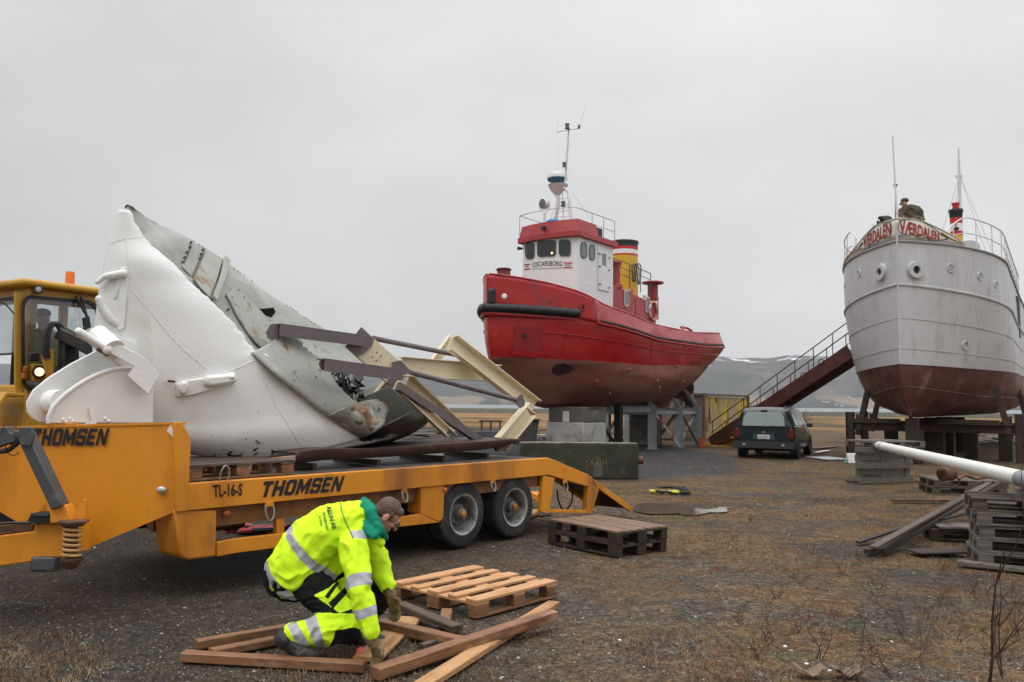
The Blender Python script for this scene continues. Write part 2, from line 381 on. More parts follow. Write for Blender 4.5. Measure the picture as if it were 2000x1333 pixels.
rows=[[(x,y,gh(x,y) if y<45 and abs(x)<40 else -.012) for x in xs] for y in ys]
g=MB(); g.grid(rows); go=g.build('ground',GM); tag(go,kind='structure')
# embankment along the shore, then the fjord
em=MB(); rows=[]
for x in np.linspace(-420,420,170):
    h=.86+.05*mnoise.noise(Vector((x*.05,0,0)))
    rows.append([(x,149.5,-.02),(x,151.5,h*.8),(x,153,h),(x,156,h),(x,158,h*.4),(x,162,-2.6)])
em.grid(rows,flip=False); eo=em.build('embankment',mat('embankment_turf',(.05,.052,.035),[((.10,.08,.05),.6,.5,.7)],.9,bump=(3,.5,.2))); tag(eo,kind='structure')
wm=mat('fjord_water',(.10,.125,.135),[((.32,.35,.37),.012,.56,.64,(1,6,1),4)],.35,bump=(.35,.6,.5),var=.1,vscale=.02)
wa=MB(); wa.grid([[(x,y,-2.2) for x in np.linspace(-5400,5400,12)] for y in (150,400,1200,5300)]); wo=wa.build('water',wm); tag(wo,kind='structure')
# mountain across the fjord
ridge=[(-900,690),(-300,705),(200,712),(500,716),(700,718),(850,722),(960,703),(1100,698),(1250,704),(1330,700),(1380,693),(1405,694),(1440,700),(1470,698),(1500,699),(1520,696),(1535,692),(1560,693),(1600,694),(1650,696),(1720,702),(1850,698),(2050,688),(2500,670),(3000,690)]
RX=[];RZ=[]
for px_,py_ in ridge:
    p=atY(px_,py_,4600); RX.append(p.x); RZ.append(p.z)
mo=MB(); rows=[]
X=np.linspace(-5200,5200,420)
for k in range(44):
    f=k/43; y=3350+f*1250; row=[]
    for x in X:
        zr=np.interp(x*4600/ (y*1.0) if False else x,RX,RZ)
        n=mnoise.fractal(Vector((x*.0016,y*.0016,3.)),1.,2.1,6)*.16+mnoise.fractal(Vector((x*.008,y*.008,1.)),1.,2.1,4)*.035
        pr=f**.75; z=zr*pr*(1+n*(1-abs(2*f-1)**2))+ (n*zr*.12)
        row.append((x,y,-4+z if k else -6))
    rows.append(row)
rows.append([(x,5300,-6) for x in X])
mo.grid(rows)
def mount_mat():
    m=mat('mountain_forest',(.026,.026,.024),[((.07,.06,.045),.004,.5,.66),((.013,.014,.013),.012,.5,.66)],.95,var=.3,vscale=.01)
    t=m.node_tree;b=t.nodes['Principled BSDF'];src=b.inputs['Base Color'].links[0].from_socket
    c=t.nodes.new('ShaderNodeTexCoord');s=t.nodes.new('ShaderNodeSeparateXYZ');t.links.new(c.outputs['Object'],s.inputs[0])
    mp=t.nodes.new('ShaderNodeMapping');mp.inputs['Scale'].default_value=(1,1,3.5);t.links.new(c.outputs['Object'],mp.inputs[0])
    n=t.nodes.new('ShaderNodeTexNoise');n.inputs['Scale'].default_value=.011;n.inputs['Detail'].default_value=8;t.links.new(mp.outputs[0],n.inputs[0])
    a=t.nodes.new('ShaderNodeMath');a.operation='MULTIPLY_ADD';t.links.new(s.outputs[2],a.inputs[0]);a.inputs[1].default_value=.0013;t.links.new(n.outputs[0],a.inputs[2])
    r=t.nodes.new('ShaderNodeMapRange');r.inputs[1].default_value=.90;r.inputs[2].default_value=.96;t.links.new(a.outputs[0],r.inputs[0])
    x=t.nodes.new('ShaderNodeMix');x.data_type='RGBA';t.links.new(r.outputs[0],x.inputs[0]);t.links.new(src,x.inputs[6]);x.inputs[7].default_value=(.62,.64,.67,1)
    r2=t.nodes.new('ShaderNodeMapRange');r2.inputs[1].default_value=62;r2.inputs[2].default_value=30;t.links.new(s.outputs[2],r2.inputs[0])
    n2=t.nodes.new('ShaderNodeTexNoise');n2.inputs['Scale'].default_value=.004;n2.inputs['Detail'].default_value=3;t.links.new(c.outputs['Object'],n2.inputs[0])
    r3=t.nodes.new('ShaderNodeMapRange');r3.inputs[1].default_value=.5;r3.inputs[2].default_value=.56;t.links.new(n2.outputs[0],r3.inputs[0])
    ml=t.nodes.new('ShaderNodeMath');ml.operation='MULTIPLY';t.links.new(r2.outputs[0],ml.inputs[0]);t.links.new(r3.outputs[0],ml.inputs[1])
    x2=t.nodes.new('ShaderNodeMix');x2.data_type='RGBA';t.links.new(ml.outputs[0],x2.inputs[0]);t.links.new(x.outputs[2],x2.inputs[6]);x2.inputs[7].default_value=(.15,.11,.07,1)
    t.links.new(x2.outputs[2],b.inputs['Base Color']);return m
mto=mo.build('mountain',mount_mat()); tag(mto,kind='structure')
mbv=bvh_of(mto)
# far houses on the opposite shore
hs=[(1609,786,14),(1617,787,22),(1634,792,12),(1652,784,12),(1660,778,9),(1645,794,16),(1668,781,10),(1637,783,7)]
words=['leftmost of the tiny white buildings on the far shore','long white building on the far shore','low pale building nearest the water on the far shore','white building in the middle of the far shore cluster','upper white farmhouse on the far slope','pale boathouse row by the far waterline','rightmost white house beside the ship on the far slope','smallest white house on the far slope']
for (hx,hy,wd),lb in zip(hs,words):
    p,nn=None,None
    d=ray(hx,hy).normalized(); p,nn,_,_=mbv.ray_cast(CAM,d)
    if p is None: continue
    H=thing('far_house',lb,'house',p-Vector((0,0,1)),random.uniform(-15,15),'houses across the fjord')
    a=MB(); W=wd*.95;a.prism([(-W/2,0,0),(W/2,0,0),(W/2,0,5),(-W/2,0,5)],(0,9,0)); a.build('wall',mat('far_wall',(.55,.55,.53),rough=.8),H)
    a=MB(); a.prism([(-W/2,-.4,5),(-W/2,9.4,5),(-W/2,4.5,8)],(W,0,0)); a.build('roof',mat('far_roof',(.12,.11,.11),rough=.8),H)
# ================================================================ PALLETS
def pallet(label,L=1.2,W=.8,mats=('wood','wood','endgrain'),loc=(0,0,0),a=0,mat4=None,nb=5,group='wooden pallets about the yard',flip=False,wonk=0.):
    """local x = board direction (L), y = W"""
    T=thing('wooden_pallet',label,'pallet',loc,a,group,mat4)
    bt,bb,bl=mats; R=random.Random(int(L*1000+W*77+loc[0]*13) if loc is not None else 3)
    ys=[-W/2+.065+(W-.13)*i/(nb-1) for i in range(nb)]
    for i,y in enumerate(ys):
        w_=.135 if i%2==0 else .10
        if nb>5: w_=(W/nb)*.86
        mb=MB(); mb.box((R.uniform(-.006,.006),y,.133+R.uniform(-.002,.002)),(L,w_-R.uniform(0,.01),.022),Matrix.Rotation(R.uniform(-wonk,wonk),3,'Z')); mb.build('top_board',bt,T,bevel=.003)
    for x in (-L/2+.0725,0,L/2-.0725):
        mb=MB(); mb.box((x,0,.111),(.143,W,.02)); mb.build('cross_board',bb,T,bevel=.002)
        for y in (-W/2+.05,0,W/2-.05):
            mb=MB(); mb.box((x+R.uniform(-.004,.004),y,.0615),(.14,.098 if y else .14,.077)); mb.build('block',bl,T,bevel=.004)
    for y in (-W/2+.05,0,W/2-.05):
        mb=MB(); mb.box((0,y,.011),(L,.1 if y else .14,.02)); mb.build('bottom_board',bl,T,bevel=.003)
    return T
# ================================================================ TRAILER
TR=thing('flatbed_trailer','orange low loader trailer carrying the white ship bow','trailer',(-5.117,4.295,0),40)
h=lambda pts,v=0.,ax='x':hits(TR,pts,ax,v)
def tpr(name,pts,x0,dx,mt='orange',bevel=.006,lab=None):
    mb=MB(); mb.prism(h(pts,x0),(dx,0,0)); return mb.build(name,mt,TR,bevel=bevel,label=lab)
beam_side=[(364,938),(1072,898),(1151,930),(1151,956),(1072,928),(364,996)]
P=h(beam_side)
P[0].z=P[1].z=.99; P[5].z=.76; P[4].z=.765; P[3].z=.54; P[2].z=.71
ZD=.99
mb=MB(); mb.prism(P,(-.09,0,0)); mb.build('side_beam','orange',TR,bevel=.006)
mb=MB(); mb.prism([p+Vector((-2.41,0,0)) for p in P],(-.09,0,0)); mb.build('side_beam','orange',TR,bevel=.006)
mb=MB(); ny=26; y0=P[0].y-.02; y1=P[1].y
for i in range(ny):
    ya=y0+(y1-y0)*i/ny; mb.box((-1.25,ya+(y1-y0)/ny/2,ZD-.03+random.uniform(-.002,.002)),(2.316,(y1-y0)/ny-.008,.05))
mb.build('deck_planks',mat('deck_wood',(.055,.042,.035),[((.11,.095,.085),3,.5,.7,(1,6,6)),((.02,.016,.013),7,.55,.7)],.5,bump=(20,.4,.006)),TR)
# beaver tail
mb=MB(); a=P[1]; b2=P[2]
mb.prism([Vector((-.09,a.y+.01,ZD-.012)),Vector((-.09,b2.y,b2.z-.012)),Vector((-.09,b2.y,b2.z-.06)),Vector((-.09,a.y+.01,ZD-.06))],(-2.32,0,0)); mb.build('tail_plate','brown',TR)
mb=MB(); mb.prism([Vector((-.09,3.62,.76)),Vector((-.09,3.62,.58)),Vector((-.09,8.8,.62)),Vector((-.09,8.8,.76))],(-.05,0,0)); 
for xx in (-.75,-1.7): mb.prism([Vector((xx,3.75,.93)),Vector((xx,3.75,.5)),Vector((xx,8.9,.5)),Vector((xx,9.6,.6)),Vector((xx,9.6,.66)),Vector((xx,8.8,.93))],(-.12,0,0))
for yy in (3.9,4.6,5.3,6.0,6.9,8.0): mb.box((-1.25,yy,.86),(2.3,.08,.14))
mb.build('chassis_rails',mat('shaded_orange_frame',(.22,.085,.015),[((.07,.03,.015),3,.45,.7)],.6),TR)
# corner box and side guard
tpr('guard_box',[(341,997),(424,996),(423,1059),(423,1088),(369,1095),(357,1091),(350,1080)],-.02,-.38,bevel=.02)
tpr('guard_bar',[(424,1059.5),(460,1052.7),(581,1039),(690,1023),(795,1008.5),(822,1004),(858,1021),(781,1029.6),(548,1069.5),(460,1081),(424,1088)],-.022,-.05)
tpr('guard_post',[(822,953),(868,948),(866,1012),(859,1020),(822,1004)],-.021,-.22)
tpr('guard_post',[(540,981),(556,980),(556,1043),(540,1045)],-.10,-.06)
tpr('guard_post',[(640,972),(662,970),(662,1028),(640,1031)],-.10,-.06)
for x0 in (-1.3,-2.0):
    mb=MB(); mb.box((x0,4.5,.55),(.5,.8,.35)); mb.build('storage_box','brown',TR,bevel=.02)
# wheels
def wheel(T,c,r=.39,w_=.25,ax=1,name='wheel',rimk='rim',rr=.62):
    """ax=+1: outer face towards +x"""
    c=Vector(c); mb=MB(); W=w_
    prof=[(r*rr,-W*.5),(r*.82,-W*.52),(r*.95,-W*.47),(r,-W*.36)]
    k=5
    for i in range(k):
        u=-W*.36+W*.72*i/k; du=W*.72/k
        prof+=[(r,u+du*.1),(r,u+du*.8),(r*.972,u+du*.84),(r*.972,u+du*.98)]
    prof+=[(r,W*.36),(r*.95,W*.47),(r*.82,W*.52),(r*rr,W*.5),(r*(rr-.02),W*.3),(r*(rr-.02),-W*.3)]
    mb.lathe(prof+[prof[0]],c,(ax,0,0),40,caps=False); t=mb.build(name,'tyre',T,angle=30)
    mb=MB(); mb.lathe([(r*(rr+.015),W*.5),(r*(rr+.01),W*.53),(r*(rr-.05),W*.5),(r*(rr-.08),W*.36),(r*(rr-.1),-W*.1),(r*(rr-.12),-W*.36)],c,(ax,0,0),32,caps=False)
    mb.build('rim',rimk,t); mb=MB(); mb.lathe([(r*(rr-.10),-W*.34),(r*.42,-W*.38),(r*.37,-W*.05),(r*.3,W*.12),(r*.2,W*.12),(r*.19,W*.40),(r*.12,W*.46),(0,W*.46)],c,(ax,0,0),32,caps=False)
    for i in range(8):
        a=i*math.pi/4; mb.lathe([(.014,0),(.014,.03),(0,.03)],c+Vector((-ax*W*.06,math.cos(a)*r*.33,math.sin(a)*r*.33)),(ax,0,0),6)
    mb.build('wheel_disc',mat('wheel_disc_gray',(.13,.125,.12),[((.25,.24,.23),6,.5,.7),(RUST,9,.62,.7)],.5,metal=.4) if rimk!='loader_rim' else rimk,t); mb=MB()
    mb.lathe([(r*.13,W*.40),(r*.13,W*.50),(r*.06,W*.53),(0,W*.53)],c,(ax,0,0),12); mb.build('hub_cap',mat('hub_orange',(.5,.22,.04),[(RUST,9,.5,.6)],.5),t)
    return t
wa_=hit(TR,893,1011,'x',-.17); wb_=hit(TR,994,994,'x',-.17); WR=.385
for yy in (wa_.y,wb_.y):
    for xx,sg in ((-.19,1),(-.19-.29,1),(-2.31,-1),(-2.02,-1)):
        wheel(TR,(xx,yy,WR+.005),WR,.25,sg)
    mb=MB(); mb.tube([(-.3,yy,WR),(-2.2,yy,WR)],.07,10); mb.box((-.75,yy,.55),(.1,.5,.12)); mb.box((-1.7,yy,.55),(.1,.5,.12)); mb.build('axle','brown',TR)
# front bulkhead + tapered gooseneck
pr=hit(TR,346,998,'x',-.03); WPr=WM[TR]@pr
Pl=atY(-40,950,WPr.y-.02); dirg=Vector((WPr.x-Pl.x,WPr.y-Pl.y,0)).normalized(); Ng=Vector((dirg.y,-dirg.x,0))
gp=[hitp(x,y,WPr,Ng) for x,y in [(-90,836),(330,826),(346,842),(346,998),(165,1074),(104,1062),(35,1021),(0,1000),(-90,962)]]
mb=MB(); mb.prism(gp,-Ng*.012 if Ng.y<0 else Ng*.012); mb.build('gooseneck_plate','orange',TR,world=True)
mb=MB(); gtop=[hitp(x,y,WPr,Ng) for x,y in [(-90,836),(330,826)]]; bk=Vector((0.25,1,0))*1.6
mb.prism([gtop[0]+Vector((0,-.01,.004)),gtop[1]+Vector((0,-.01,.004)),gtop[1]+Vector((.1,.12,.004)),gtop[0]+Vector((.1,.12,.004))],(0,0,-.02)); 

mb.build('gooseneck_frame','orange',TR,world=True)
fl=h([(330,825),(343,828),(366,860),(366,996),(344,997),(344,860)],0.004); zt=1.515
mb=MB(); y_=h([(344,997),(366,996)],0.)
ya,yb=y_[0].y-.0,y_[1].y+.005
mb.prism([Vector((.004,ya,.76)),Vector((.004,yb,.76)),Vector((.004,yb,1.37)),Vector((.004,ya+.02,zt)),Vector((.004,ya-.05,zt))],(-.03,0,0))
mb.box((-1.26,(ya+yb)/2+.02,1.12),(2.44,.03,.66)); mb.build('front_bulkhead','orange',TR,bevel=.004)
mb=MB(); q=[hitp(x,y,WPr-Ng*.016 if Ng.y>0 else WPr+Ng*.016,Ng) for x,y in ((326,842),(333,832),(343,848),(340,856))]
mb.prism(q,(0,-.006,0)); mb.build('reflector',mat('white_reflector',(.75,.75,.75),rough=.3),TR,world=True)
def onplate(x,y,e=.018): return hitp(x,y,WPr+(Ng*e if Ng.y<0 else -Ng*e),Ng)
block('company_name','THOMSEN',quadfn(onplate(62,871.5),onplate(207,870.5),onplate(212,837),onplate(64,838)),'black',TR,world=True)
block('company_name','THOMSEN',quadfn(*h([(510,972),(666,960),(672,930),(514,941)],.006)),'black',TR)
letters('model_code','TL-16-S',quadfn(*h([(417,972),(473,968.5),(474,944),(416,947)],.006)),'black',TR,bold=.03,spacing=1.05)
mb=MB(); mb.ell(onplate(315,957,.025),(.045,.02,.03)); mb.build('marker_lamp',mat('lamp_clear',(.5,.5,.48),rough=.2,metal=.4),TR,world=True)
for x,y,m_,r in ((443,1003,'amber',.03),(869,957,'amber',.028)):
    mb=MB(); mb.ell(h([(x,y)],-.06 if x<600 else -.02)[0],(.02,r*1.3,r)); mb.build('marker_lamp',mat('amber_lens',(.45,.13,.02),rough=.25),TR)
def shackle(px,py,v,up=False,sz=.075):
    c=h([(px,py)],v)[0]; s=1 if up else -1
    pts=[c+Vector((.0,-sz*.55,s*-sz)),c+Vector((.02,-sz*.6,0)),c+Vector((.03,-sz*.35,s*sz*.75)),c+Vector((.03,0,s*sz)),c+Vector((.03,sz*.35,s*sz*.75)),c+Vector((.02,sz*.6,0)),c+Vector((0,sz*.55,s*-sz))]
    mb=MB(); mb.tube(spline(pts,4),.0085,8); mb.build('lashing_ring',mat('ring_steel',(.26,.26,.25),[(RUST,8,.55,.65)],.5,metal=.4),TR)
    if not up:
        mb=MB(); mb.box(c+Vector((-.0,0,sz*1.0)),(.03,sz*1.1,.04)); mb.build('ring_bracket','orange',TR)
shackle(437,925,-.03,True,.07); shackle(525,1001,.0); shackle(789,970,.0,sz=.06); shackle(962,950,.0,sz=.06); shackle(1103,950,.0,sz=.065)
# tail legs + ramps
def rear(x0):
    k=[(1070,956),(1080,957),(1074,996),(1148,996),(1150,950),(1168,958),(1157,1003),(1056,1002),(1060,956)]
    q=h([(1062,930),(1083,934),(1073,1003),(1056,1000)],0); mb=MB(); mb.prism([Vector((x0,p.y,p.z)) for p in q],(-.06,0,0)); mb.build('support_leg','orange',TR,bevel=.004)
    q=h([(1150,931),(1156,931),(1170,957),(1156,1004),(1146,1003)],0); mb=MB(); mb.prism([Vector((x0,p.y,p.z)) for p in q],(-.08,0,0)); mb.build('support_leg','orange',TR,bevel=.004)
    q=h([(1060,995),(1148,997),(1147,1003),(1058,1001)],0); mb=MB(); mb.prism([Vector((x0-.004,p.y,p.z)) for p in q],(-.07,0,0)); mb.build('support_foot','orange',TR,bevel=.004)
    A=h([(1156,933)],0)[0]; Bp=h([(1236,988)],0)[0]; Bp.z=max(.06,Bp.z-.05); 
    for dx in (0,-.66):
        mb=MB(); mb.prism([Vector((x0+dx,A.y,A.z)),Vector((x0+dx,Bp.y,Bp.z+.03)),Vector((x0+dx,Bp.y+.01,Bp.z-.02)),Vector((x0+dx,Bp.y-.08,Bp.z-.03)),Vector((x0+dx,A.y+.05,A.z-.11))],(-.035,0,0)); mb.build('ramp_rail','orange',TR,bevel=.004)
    mb=MB(); mb.prism([Vector((x0-.035,A.y,A.z-.02)),Vector((x0-.035,Bp.y,Bp.z+.01)),Vector((x0-.035,Bp.y,Bp.z-.005)),Vector((x0-.035,A.y,A.z-.035))],(-.625,0,0))
    for i in range(9):
        t=(i+.5)/9; c=A.lerp(Bp,t); mb.box((x0-.35,c.y,c.z+.0),(.62,.03,.03))
    mb.build('ramp_plate','brown',TR)
rear(-.0); rear(-1.8)
mb=MB(); c0=h([(1088,958)],-.3)[0]; c1=h([(1118,960)],-.5)[0]; mid=(c0+c1)/2-Vector((0,0,.28)); mb.tube(spline([c0,c0+Vector((0,.05,-.18)),mid,c1+Vector((0,-.02,-.15)),c1],5),.012,6); mb.build('hose','dark',TR)
# drawbar, spring, jack arm
DP=WPr+Vector((0,-.42,0)); DN=Vector((.12,-1,0)).normalized()
dq=lambda pts,off=0: [hitp(x,y,DP+DN*off,DN) for x,y in pts]
mb=MB(); mb.prism(dq([(-120,1062),(66,1038),(67,1024),(96,1023),(130,1026),(130,1087),(108,1091),(-120,1124)]),(0.05,.28,0)); mb.build('drawbar','orange',TR,bevel=.01,world=True)
mb=MB(); mb.prism(dq([(-120,1040),(40,1024),(64,1024),(64,1036),(-120,1056)],-.03),(.05,.2,0)); mb.build('drawbar_pad','brown',TR,world=True)
c=dq([(141,1060)],.12)[0]; top=dq([(141,1026)],.12)[0].z; bot=dq([(141,1090)],.12)[0].z
pts=[c+Vector((.062*math.cos(a),.062*math.sin(a),(top-c.z)+(bot-top)*a/(2*math.pi*6.5))) for a in np.linspace(0,2*math.pi*6.5,130)]
mb=MB(); mb.tube(pts,.013,7); mb.build('coil_spring',mat('spring_orange',(.45,.25,.10),[(RUST,6,.5,.7)],.5),TR,world=True)
mb=MB(); mb.lathe([(.085,0),(.085,.02),(0,.02)],(c.x,c.y,top),(0,0,1),20); mb.lathe([(.12,0),(.12,.015),(0,.015)],(c.x,c.y,top+.02),(0,0,1),6); mb.lathe([(.08,0),(.08,-.02),(.04,-.08),(0,-.08)],(c.x,c.y,bot),(0,0,1),20); mb.lathe([(.04,top-bot),(.04,0)],(c.x,c.y,bot),(0,0,1),12); mb.build('spring_seat','rust',TR,world=True)
mb=MB(); mb.prism(dq([(139,1016),(163,976),(168,976),(168,1018)],.02),(.0,.03,0)); mb.build('gusset','orange',TR,bevel=.003,world=True); mb=MB(); mb.prism(dq([(75,1000),(88,982),(90,1004)],-.05),(.0,.03,0)); mb.build('gusset','orange',TR,bevel=.003,world=True)
mb=MB(); A0=dq([(118,990)],.05)[0]; A1=dq([(50,846)],.05)[0]; mb.beam(A0,A1,.085,.13,up=(0,-1,0)); mb.build('jack_arm','dgray',TR,bevel=.008,world=True)
mb=MB(); mb.prism(dq([(36,835),(62,834),(66,852),(60,872),(40,870),(34,858)],.14),(0,.03,0)); mb.prism(dq([(36,835),(62,834),(66,852),(60,872),(40,870),(34,858)],-.02),(0,.03,0)); mb.lathe([(.03,-.09),(.03,.09),(0,.09)],dq([(45,848)],.05)[0],(0,1,0),12)
mb.prism(dq([(-10,836),(14,834),(18,846),(34,848),(34,868),(-10,870)],.10),(0,.08,0)); mb.build('jack_clevis','dgray',TR,bevel=.006,world=True)
mb=MB(); mb.prism(dq([(98,990),(128,986),(140,1020),(92,1024)],.07),(0,.12,0)); mb.build('jack_bracket','orange',TR,bevel=.01,world=True)
mb=MB(); mb.prism(dq([(60,1003),(96,1003),(97,1022),(50,1023)],.08),(0,.14,0)); mb.prism(dq([(64,1006),(94,1006),(94,1010),(64,1010)],.09),(0,.1,0)); mb.build('valve_block','dark',TR,bevel=.006,world=True)
mb=MB(); mb.tube(spline(dq([(60,1022),(20,1022),(-30,1026),(-90,1030)],.1),5),.012,6); mb.build('hydraulic_hose','dark',TR,world=True); mb=MB(); mb.tube(spline(dq([(34,866),(15,880),(-5,884),(-40,905)],.08),5),.02,8); mb.tube(spline(dq([(30,862),(8,868),(-20,880),(-50,880)],.14),5),.014,8)
mb.tube(spline(dq([(10,868),(14,884),(26,890),(38,884)],.1),5),.004,5); mb.tube(spline(dq([(4,850),(8,832),(22,830),(34,838)],.2),5),.004,5); mb.build('hydraulic_hose','dark',TR,world=True)
mb=MB(); mb.box(dq([(100,1097)],-.1)[0],(.2,.25,.12)); mb.build('skid_foot','dgray',TR,bevel=.02,world=True)
# things riding on the trailer
p0=hit(TR,365,928,'x',-.12); p1=hit(TR,578,920,'x',-.12); LP=p1.y-p0.y-.02
RT=WM[TR]
pallet('brown pallet wedged under the white bow on the trailer deck',LP,.9,('oldwood','oldwood','endgrain'),None,0,RT@Matrix.Translation((-.60,p1.y-LP/2,ZD+.0))@Matrix.Rotation(math.radians(90),4,'Z'))
pallet('wet pallet on the far half of the trailer deck behind another pallet',LP,.8,('oldwood','oldwood','endgrain'),None,0,RT@Matrix.Translation((-1.62,p1.y-LP/2+.15,ZD+.0))@Matrix.Rotation(math.radians(90),4,'Z'))
RP=thing('rusty_plate','long curved rust brown steel plate lying on the trailer deck','steel plate',mat4=RT)
def rpl():
    cols=[(578,884,906,-.45),(640,877,899,-.42),(720,877,895,-.4),(800,873,890,-.4),(880,867,884,-.4),(940,863,879,-.4),(980,860,873,-.42),(1017,858,863,-.45)]
    cc=spline(cols,5); rows=[]
    for off in (0,-.9):
        r0=[];r1=[]
        for x,yt,yb,v in cc:
            pt=hit(RP,x,yt,'x',v);pb=hit(RP,x,yb,'x',v); pt.z=max(pt.z,ZD+.04); pb.z=max(ZD+.005,pb.z)
            if x>930: pb.z=max(pb.z,ZD+.02)
            if off: pt=pt+Vector((off,0,0));pb=pb+Vector((off,0,-.0))
            r0.append(pt);r1.append(pb)
        rows+= [r1,r0] if not off else [r0]
    mb=MB(); mb.grid(rows); mb.build('bent_plate',mat('dark_rust_plate',(.045,.02,.014),[((.10,.04,.02),4,.5,.7),((.02,.015,.012),3,.5,.7)],.55,bump=(20,.4,.006)),RP,solid=.012)
    mb=MB()
    for k in (4,12,20,28): 
        if k<len(cc): 
            p=rows[0][k]; mb.box((p.x-.5,p.y,ZD+.03),(.8,.05,.06))
    mb.build('wood_batten','oldwood',RP)
rpl()
# ================================================================ THE TORN BOW
BW=thing('ship_bow_section','torn off white ship bow with gray inner plating lying on the orange trailer','ship bow',mat4=RT)
def shell(rows,name,nr,nc,bul,mats,skip=None,rag=.0,ragL=0.,seed=0,solid=.022,fn=None,matfn=None):
    """rows: (L(x,y,v), M(x,y,v), R(x,y,v)) image points with their local x"""
    sp=spline([sum([list(q) for q in r],[]) for r in rows],max(1,nr//(len(rows)-1)))
    out=[]
    for i,r in enumerate(sp):
        t=i/(len(sp)-1); row=[]; Lp,Mp,Rp=np.array(r[:3]),np.array(r[3:6]),np.array(r[6:9])
        jr=rag*(mnoise.fractal(Vector((t*38,seed,0)),1,2,5)*1.+.15*mnoise.noise(Vector((t*11,seed+4,0)))); jl=ragL*mnoise.fractal(Vector((t*30,seed+9,0)),1,2,5)
        for j in range(nc+1):
            u=j/nc; q=Lp*(1-u)*(1-2*u)+Mp*4*u*(1-u)+Rp*u*(2*u-1)
            q=q+(Rp-Lp)*0; q[0]+=jr*u**14*7+jl*(1-u)**14*7; q[1]-=jr*u**14*5
            v=q[2]+bul(u,t); p=hit(BW,q[0],q[1],'x',v)
            if fn: p=fn(p,u,t)
            row.append(p)
        out.append(row)
    mb=MB(); 
    nc_=len(out[0]); 
    for i in range(len(out)-1):
        for j in range(nc_-1):
            pass
    mb.grid(out,skip=skip)
    if matfn:
        k=0; mi=[]
        for i in range(len(out)-1):
            for j in range(nc_-1):
                if skip and skip(i,j): continue
                mi.append(matfn(i/(len(out)-1),j/(nc_-1)))
        mb.mi=mi
    o=mb.build(name,mats,BW,solid=solid,angle=60); return o,out
cx=-1.25
nrows=[((237,410,-1.250),(243,411,-1.175),(249,413,-1.200)),
 ((217,475,-1.250),(247,466,-1.135),(281,468,-1.120)),
 ((206,520,-1.250),(273,510,-1.025),(343,525,-1.040)),
 ((197,560,-1.250),(287,556,-1.000),(376,560,-0.990)),
 ((191,600,-1.250),(305,594,-0.970),(418,598,-0.930)),
 ((185,645,-1.250),(322,636,-0.945),(460,640,-0.880)),
 ((182,690,-1.250),(337,682,-0.920),(493,684,-0.830)),
 ((183,735,-1.250),(350,725,-0.905),(527,700,-0.800)),
 ((190,775,-1.250),(370,772,-0.890),(579,750,-0.770)),
 ((210,815,-1.250),(400,820,-0.880),(625,790,-0.750)),
 ((255,850,-1.200),(440,858,-0.850),(668,826,-0.740)),
 ((320,872,-1.200),(505,893,-0.930),(706,856,-0.760))]
wm_=mat('white_hull_shell',(.72,.72,.71),[((.58,.56,.51),.9,.54,.72),((.30,.17,.08),13,.69,.73)],.38,bump=((3,.25,.03),(26,.12,.006)),var=.03,rvar=.1)
# ribbed (corrugated looking) doubler band on the upper shell: real bump of fine cross ribs
wr=bpy.data.materials.new('ribbed_white_shell'); wr.use_nodes=True; t_=wr.node_tree; b_=t_.nodes['Principled BSDF']; b_.inputs['Base Color'].default_value=(.73,.73,.725,1); b_.inputs['Roughness'].default_value=.4
c_=t_.nodes.new('ShaderNodeTexCoord'); mp_=t_.nodes.new('ShaderNodeMapping'); mp_.inputs['Rotation'].default_value=(math.radians(28),0,0); t_.links.new(c_.outputs['Object'],mp_.inputs[0])
wv=t_.nodes.new('ShaderNodeTexWave'); wv.bands_direction='Z'; wv.inputs['Scale'].default_value=13; wv.inputs['Distortion'].default_value=1.6; wv.inputs['Detail'].default_value=3; wv.inputs['Detail Scale'].default_value=4; t_.links.new(mp_.outputs[0],wv.inputs[0])
vo_=t_.nodes.new('ShaderNodeTexVoronoi'); vo_.inputs['Scale'].default_value=28; t_.links.new(mp_.outputs[0],vo_.inputs[0])
ad=t_.nodes.new('ShaderNodeMath'); ad.operation='MULTIPLY_ADD'; t_.links.new(vo_.outputs['Distance'],ad.inputs[0]); ad.inputs[1].default_value=.5; t_.links.new(wv.outputs[0],ad.inputs[2])
bn_=t_.nodes.new('ShaderNodeBump'); bn_.inputs['Strength'].default_value=.22; bn_.inputs['Distance'].default_value=.006; t_.links.new(ad.outputs[0],bn_.inputs['Height']); t_.links.new(bn_.outputs[0],b_.inputs['Normal'])
scrape=mat('scraped_black_edge',(.72,.72,.71),[((.02,.015,.012),5,.555,.585),((.25,.12,.06),15,.66,.70)],.5,bump=(20,.4,.01))
def mf(t,u):
    if t>.885 and .24<u<.62: return 2
    if .14<t<.66 and u>.42-(.0 if t<.3 else (t-.3)*.25): return 1
    if .30<t<.66 and u>.42: return 1
    return 0
bul=lambda u,t:.04*math.sin(math.pi*min(1,u*1.0))*min(1,t*1.6)*(1 if t<.8 else 1-(t-.8)*2)*.55
shl,SG=shell(nrows,'outer_plating',88,40,bul,[wm_,wr,scrape],rag=.55,seed=1,matfn=mf)
shl_bv=bvh_of(shl)
frows=[((236,412,-1.27),(244,408,-1.3),(250,405,-1.32)),
 ((262,462,-1.15),(285,445,-1.5),(300,437,-1.75)),
 ((300,492,-1.12),(345,470,-1.6),(374,473,-2.0)),
 ((340,545,-1.1),(405,515,-1.7),(428,506,-2.15)),
 ((385,590,-1.0),(470,560,-1.75),(500,562,-2.3)),
 ((425,640,-.95),(520,612,-1.8),(562,602,-2.35)),
 ((470,690,-.9),(575,655,-1.85),(636,648,-2.4)),
 ((520,705,-.85),(625,690,-1.9),(690,692,-2.4)),
 ((575,755,-.8),(670,730,-1.7),(735,735,-2.4))]
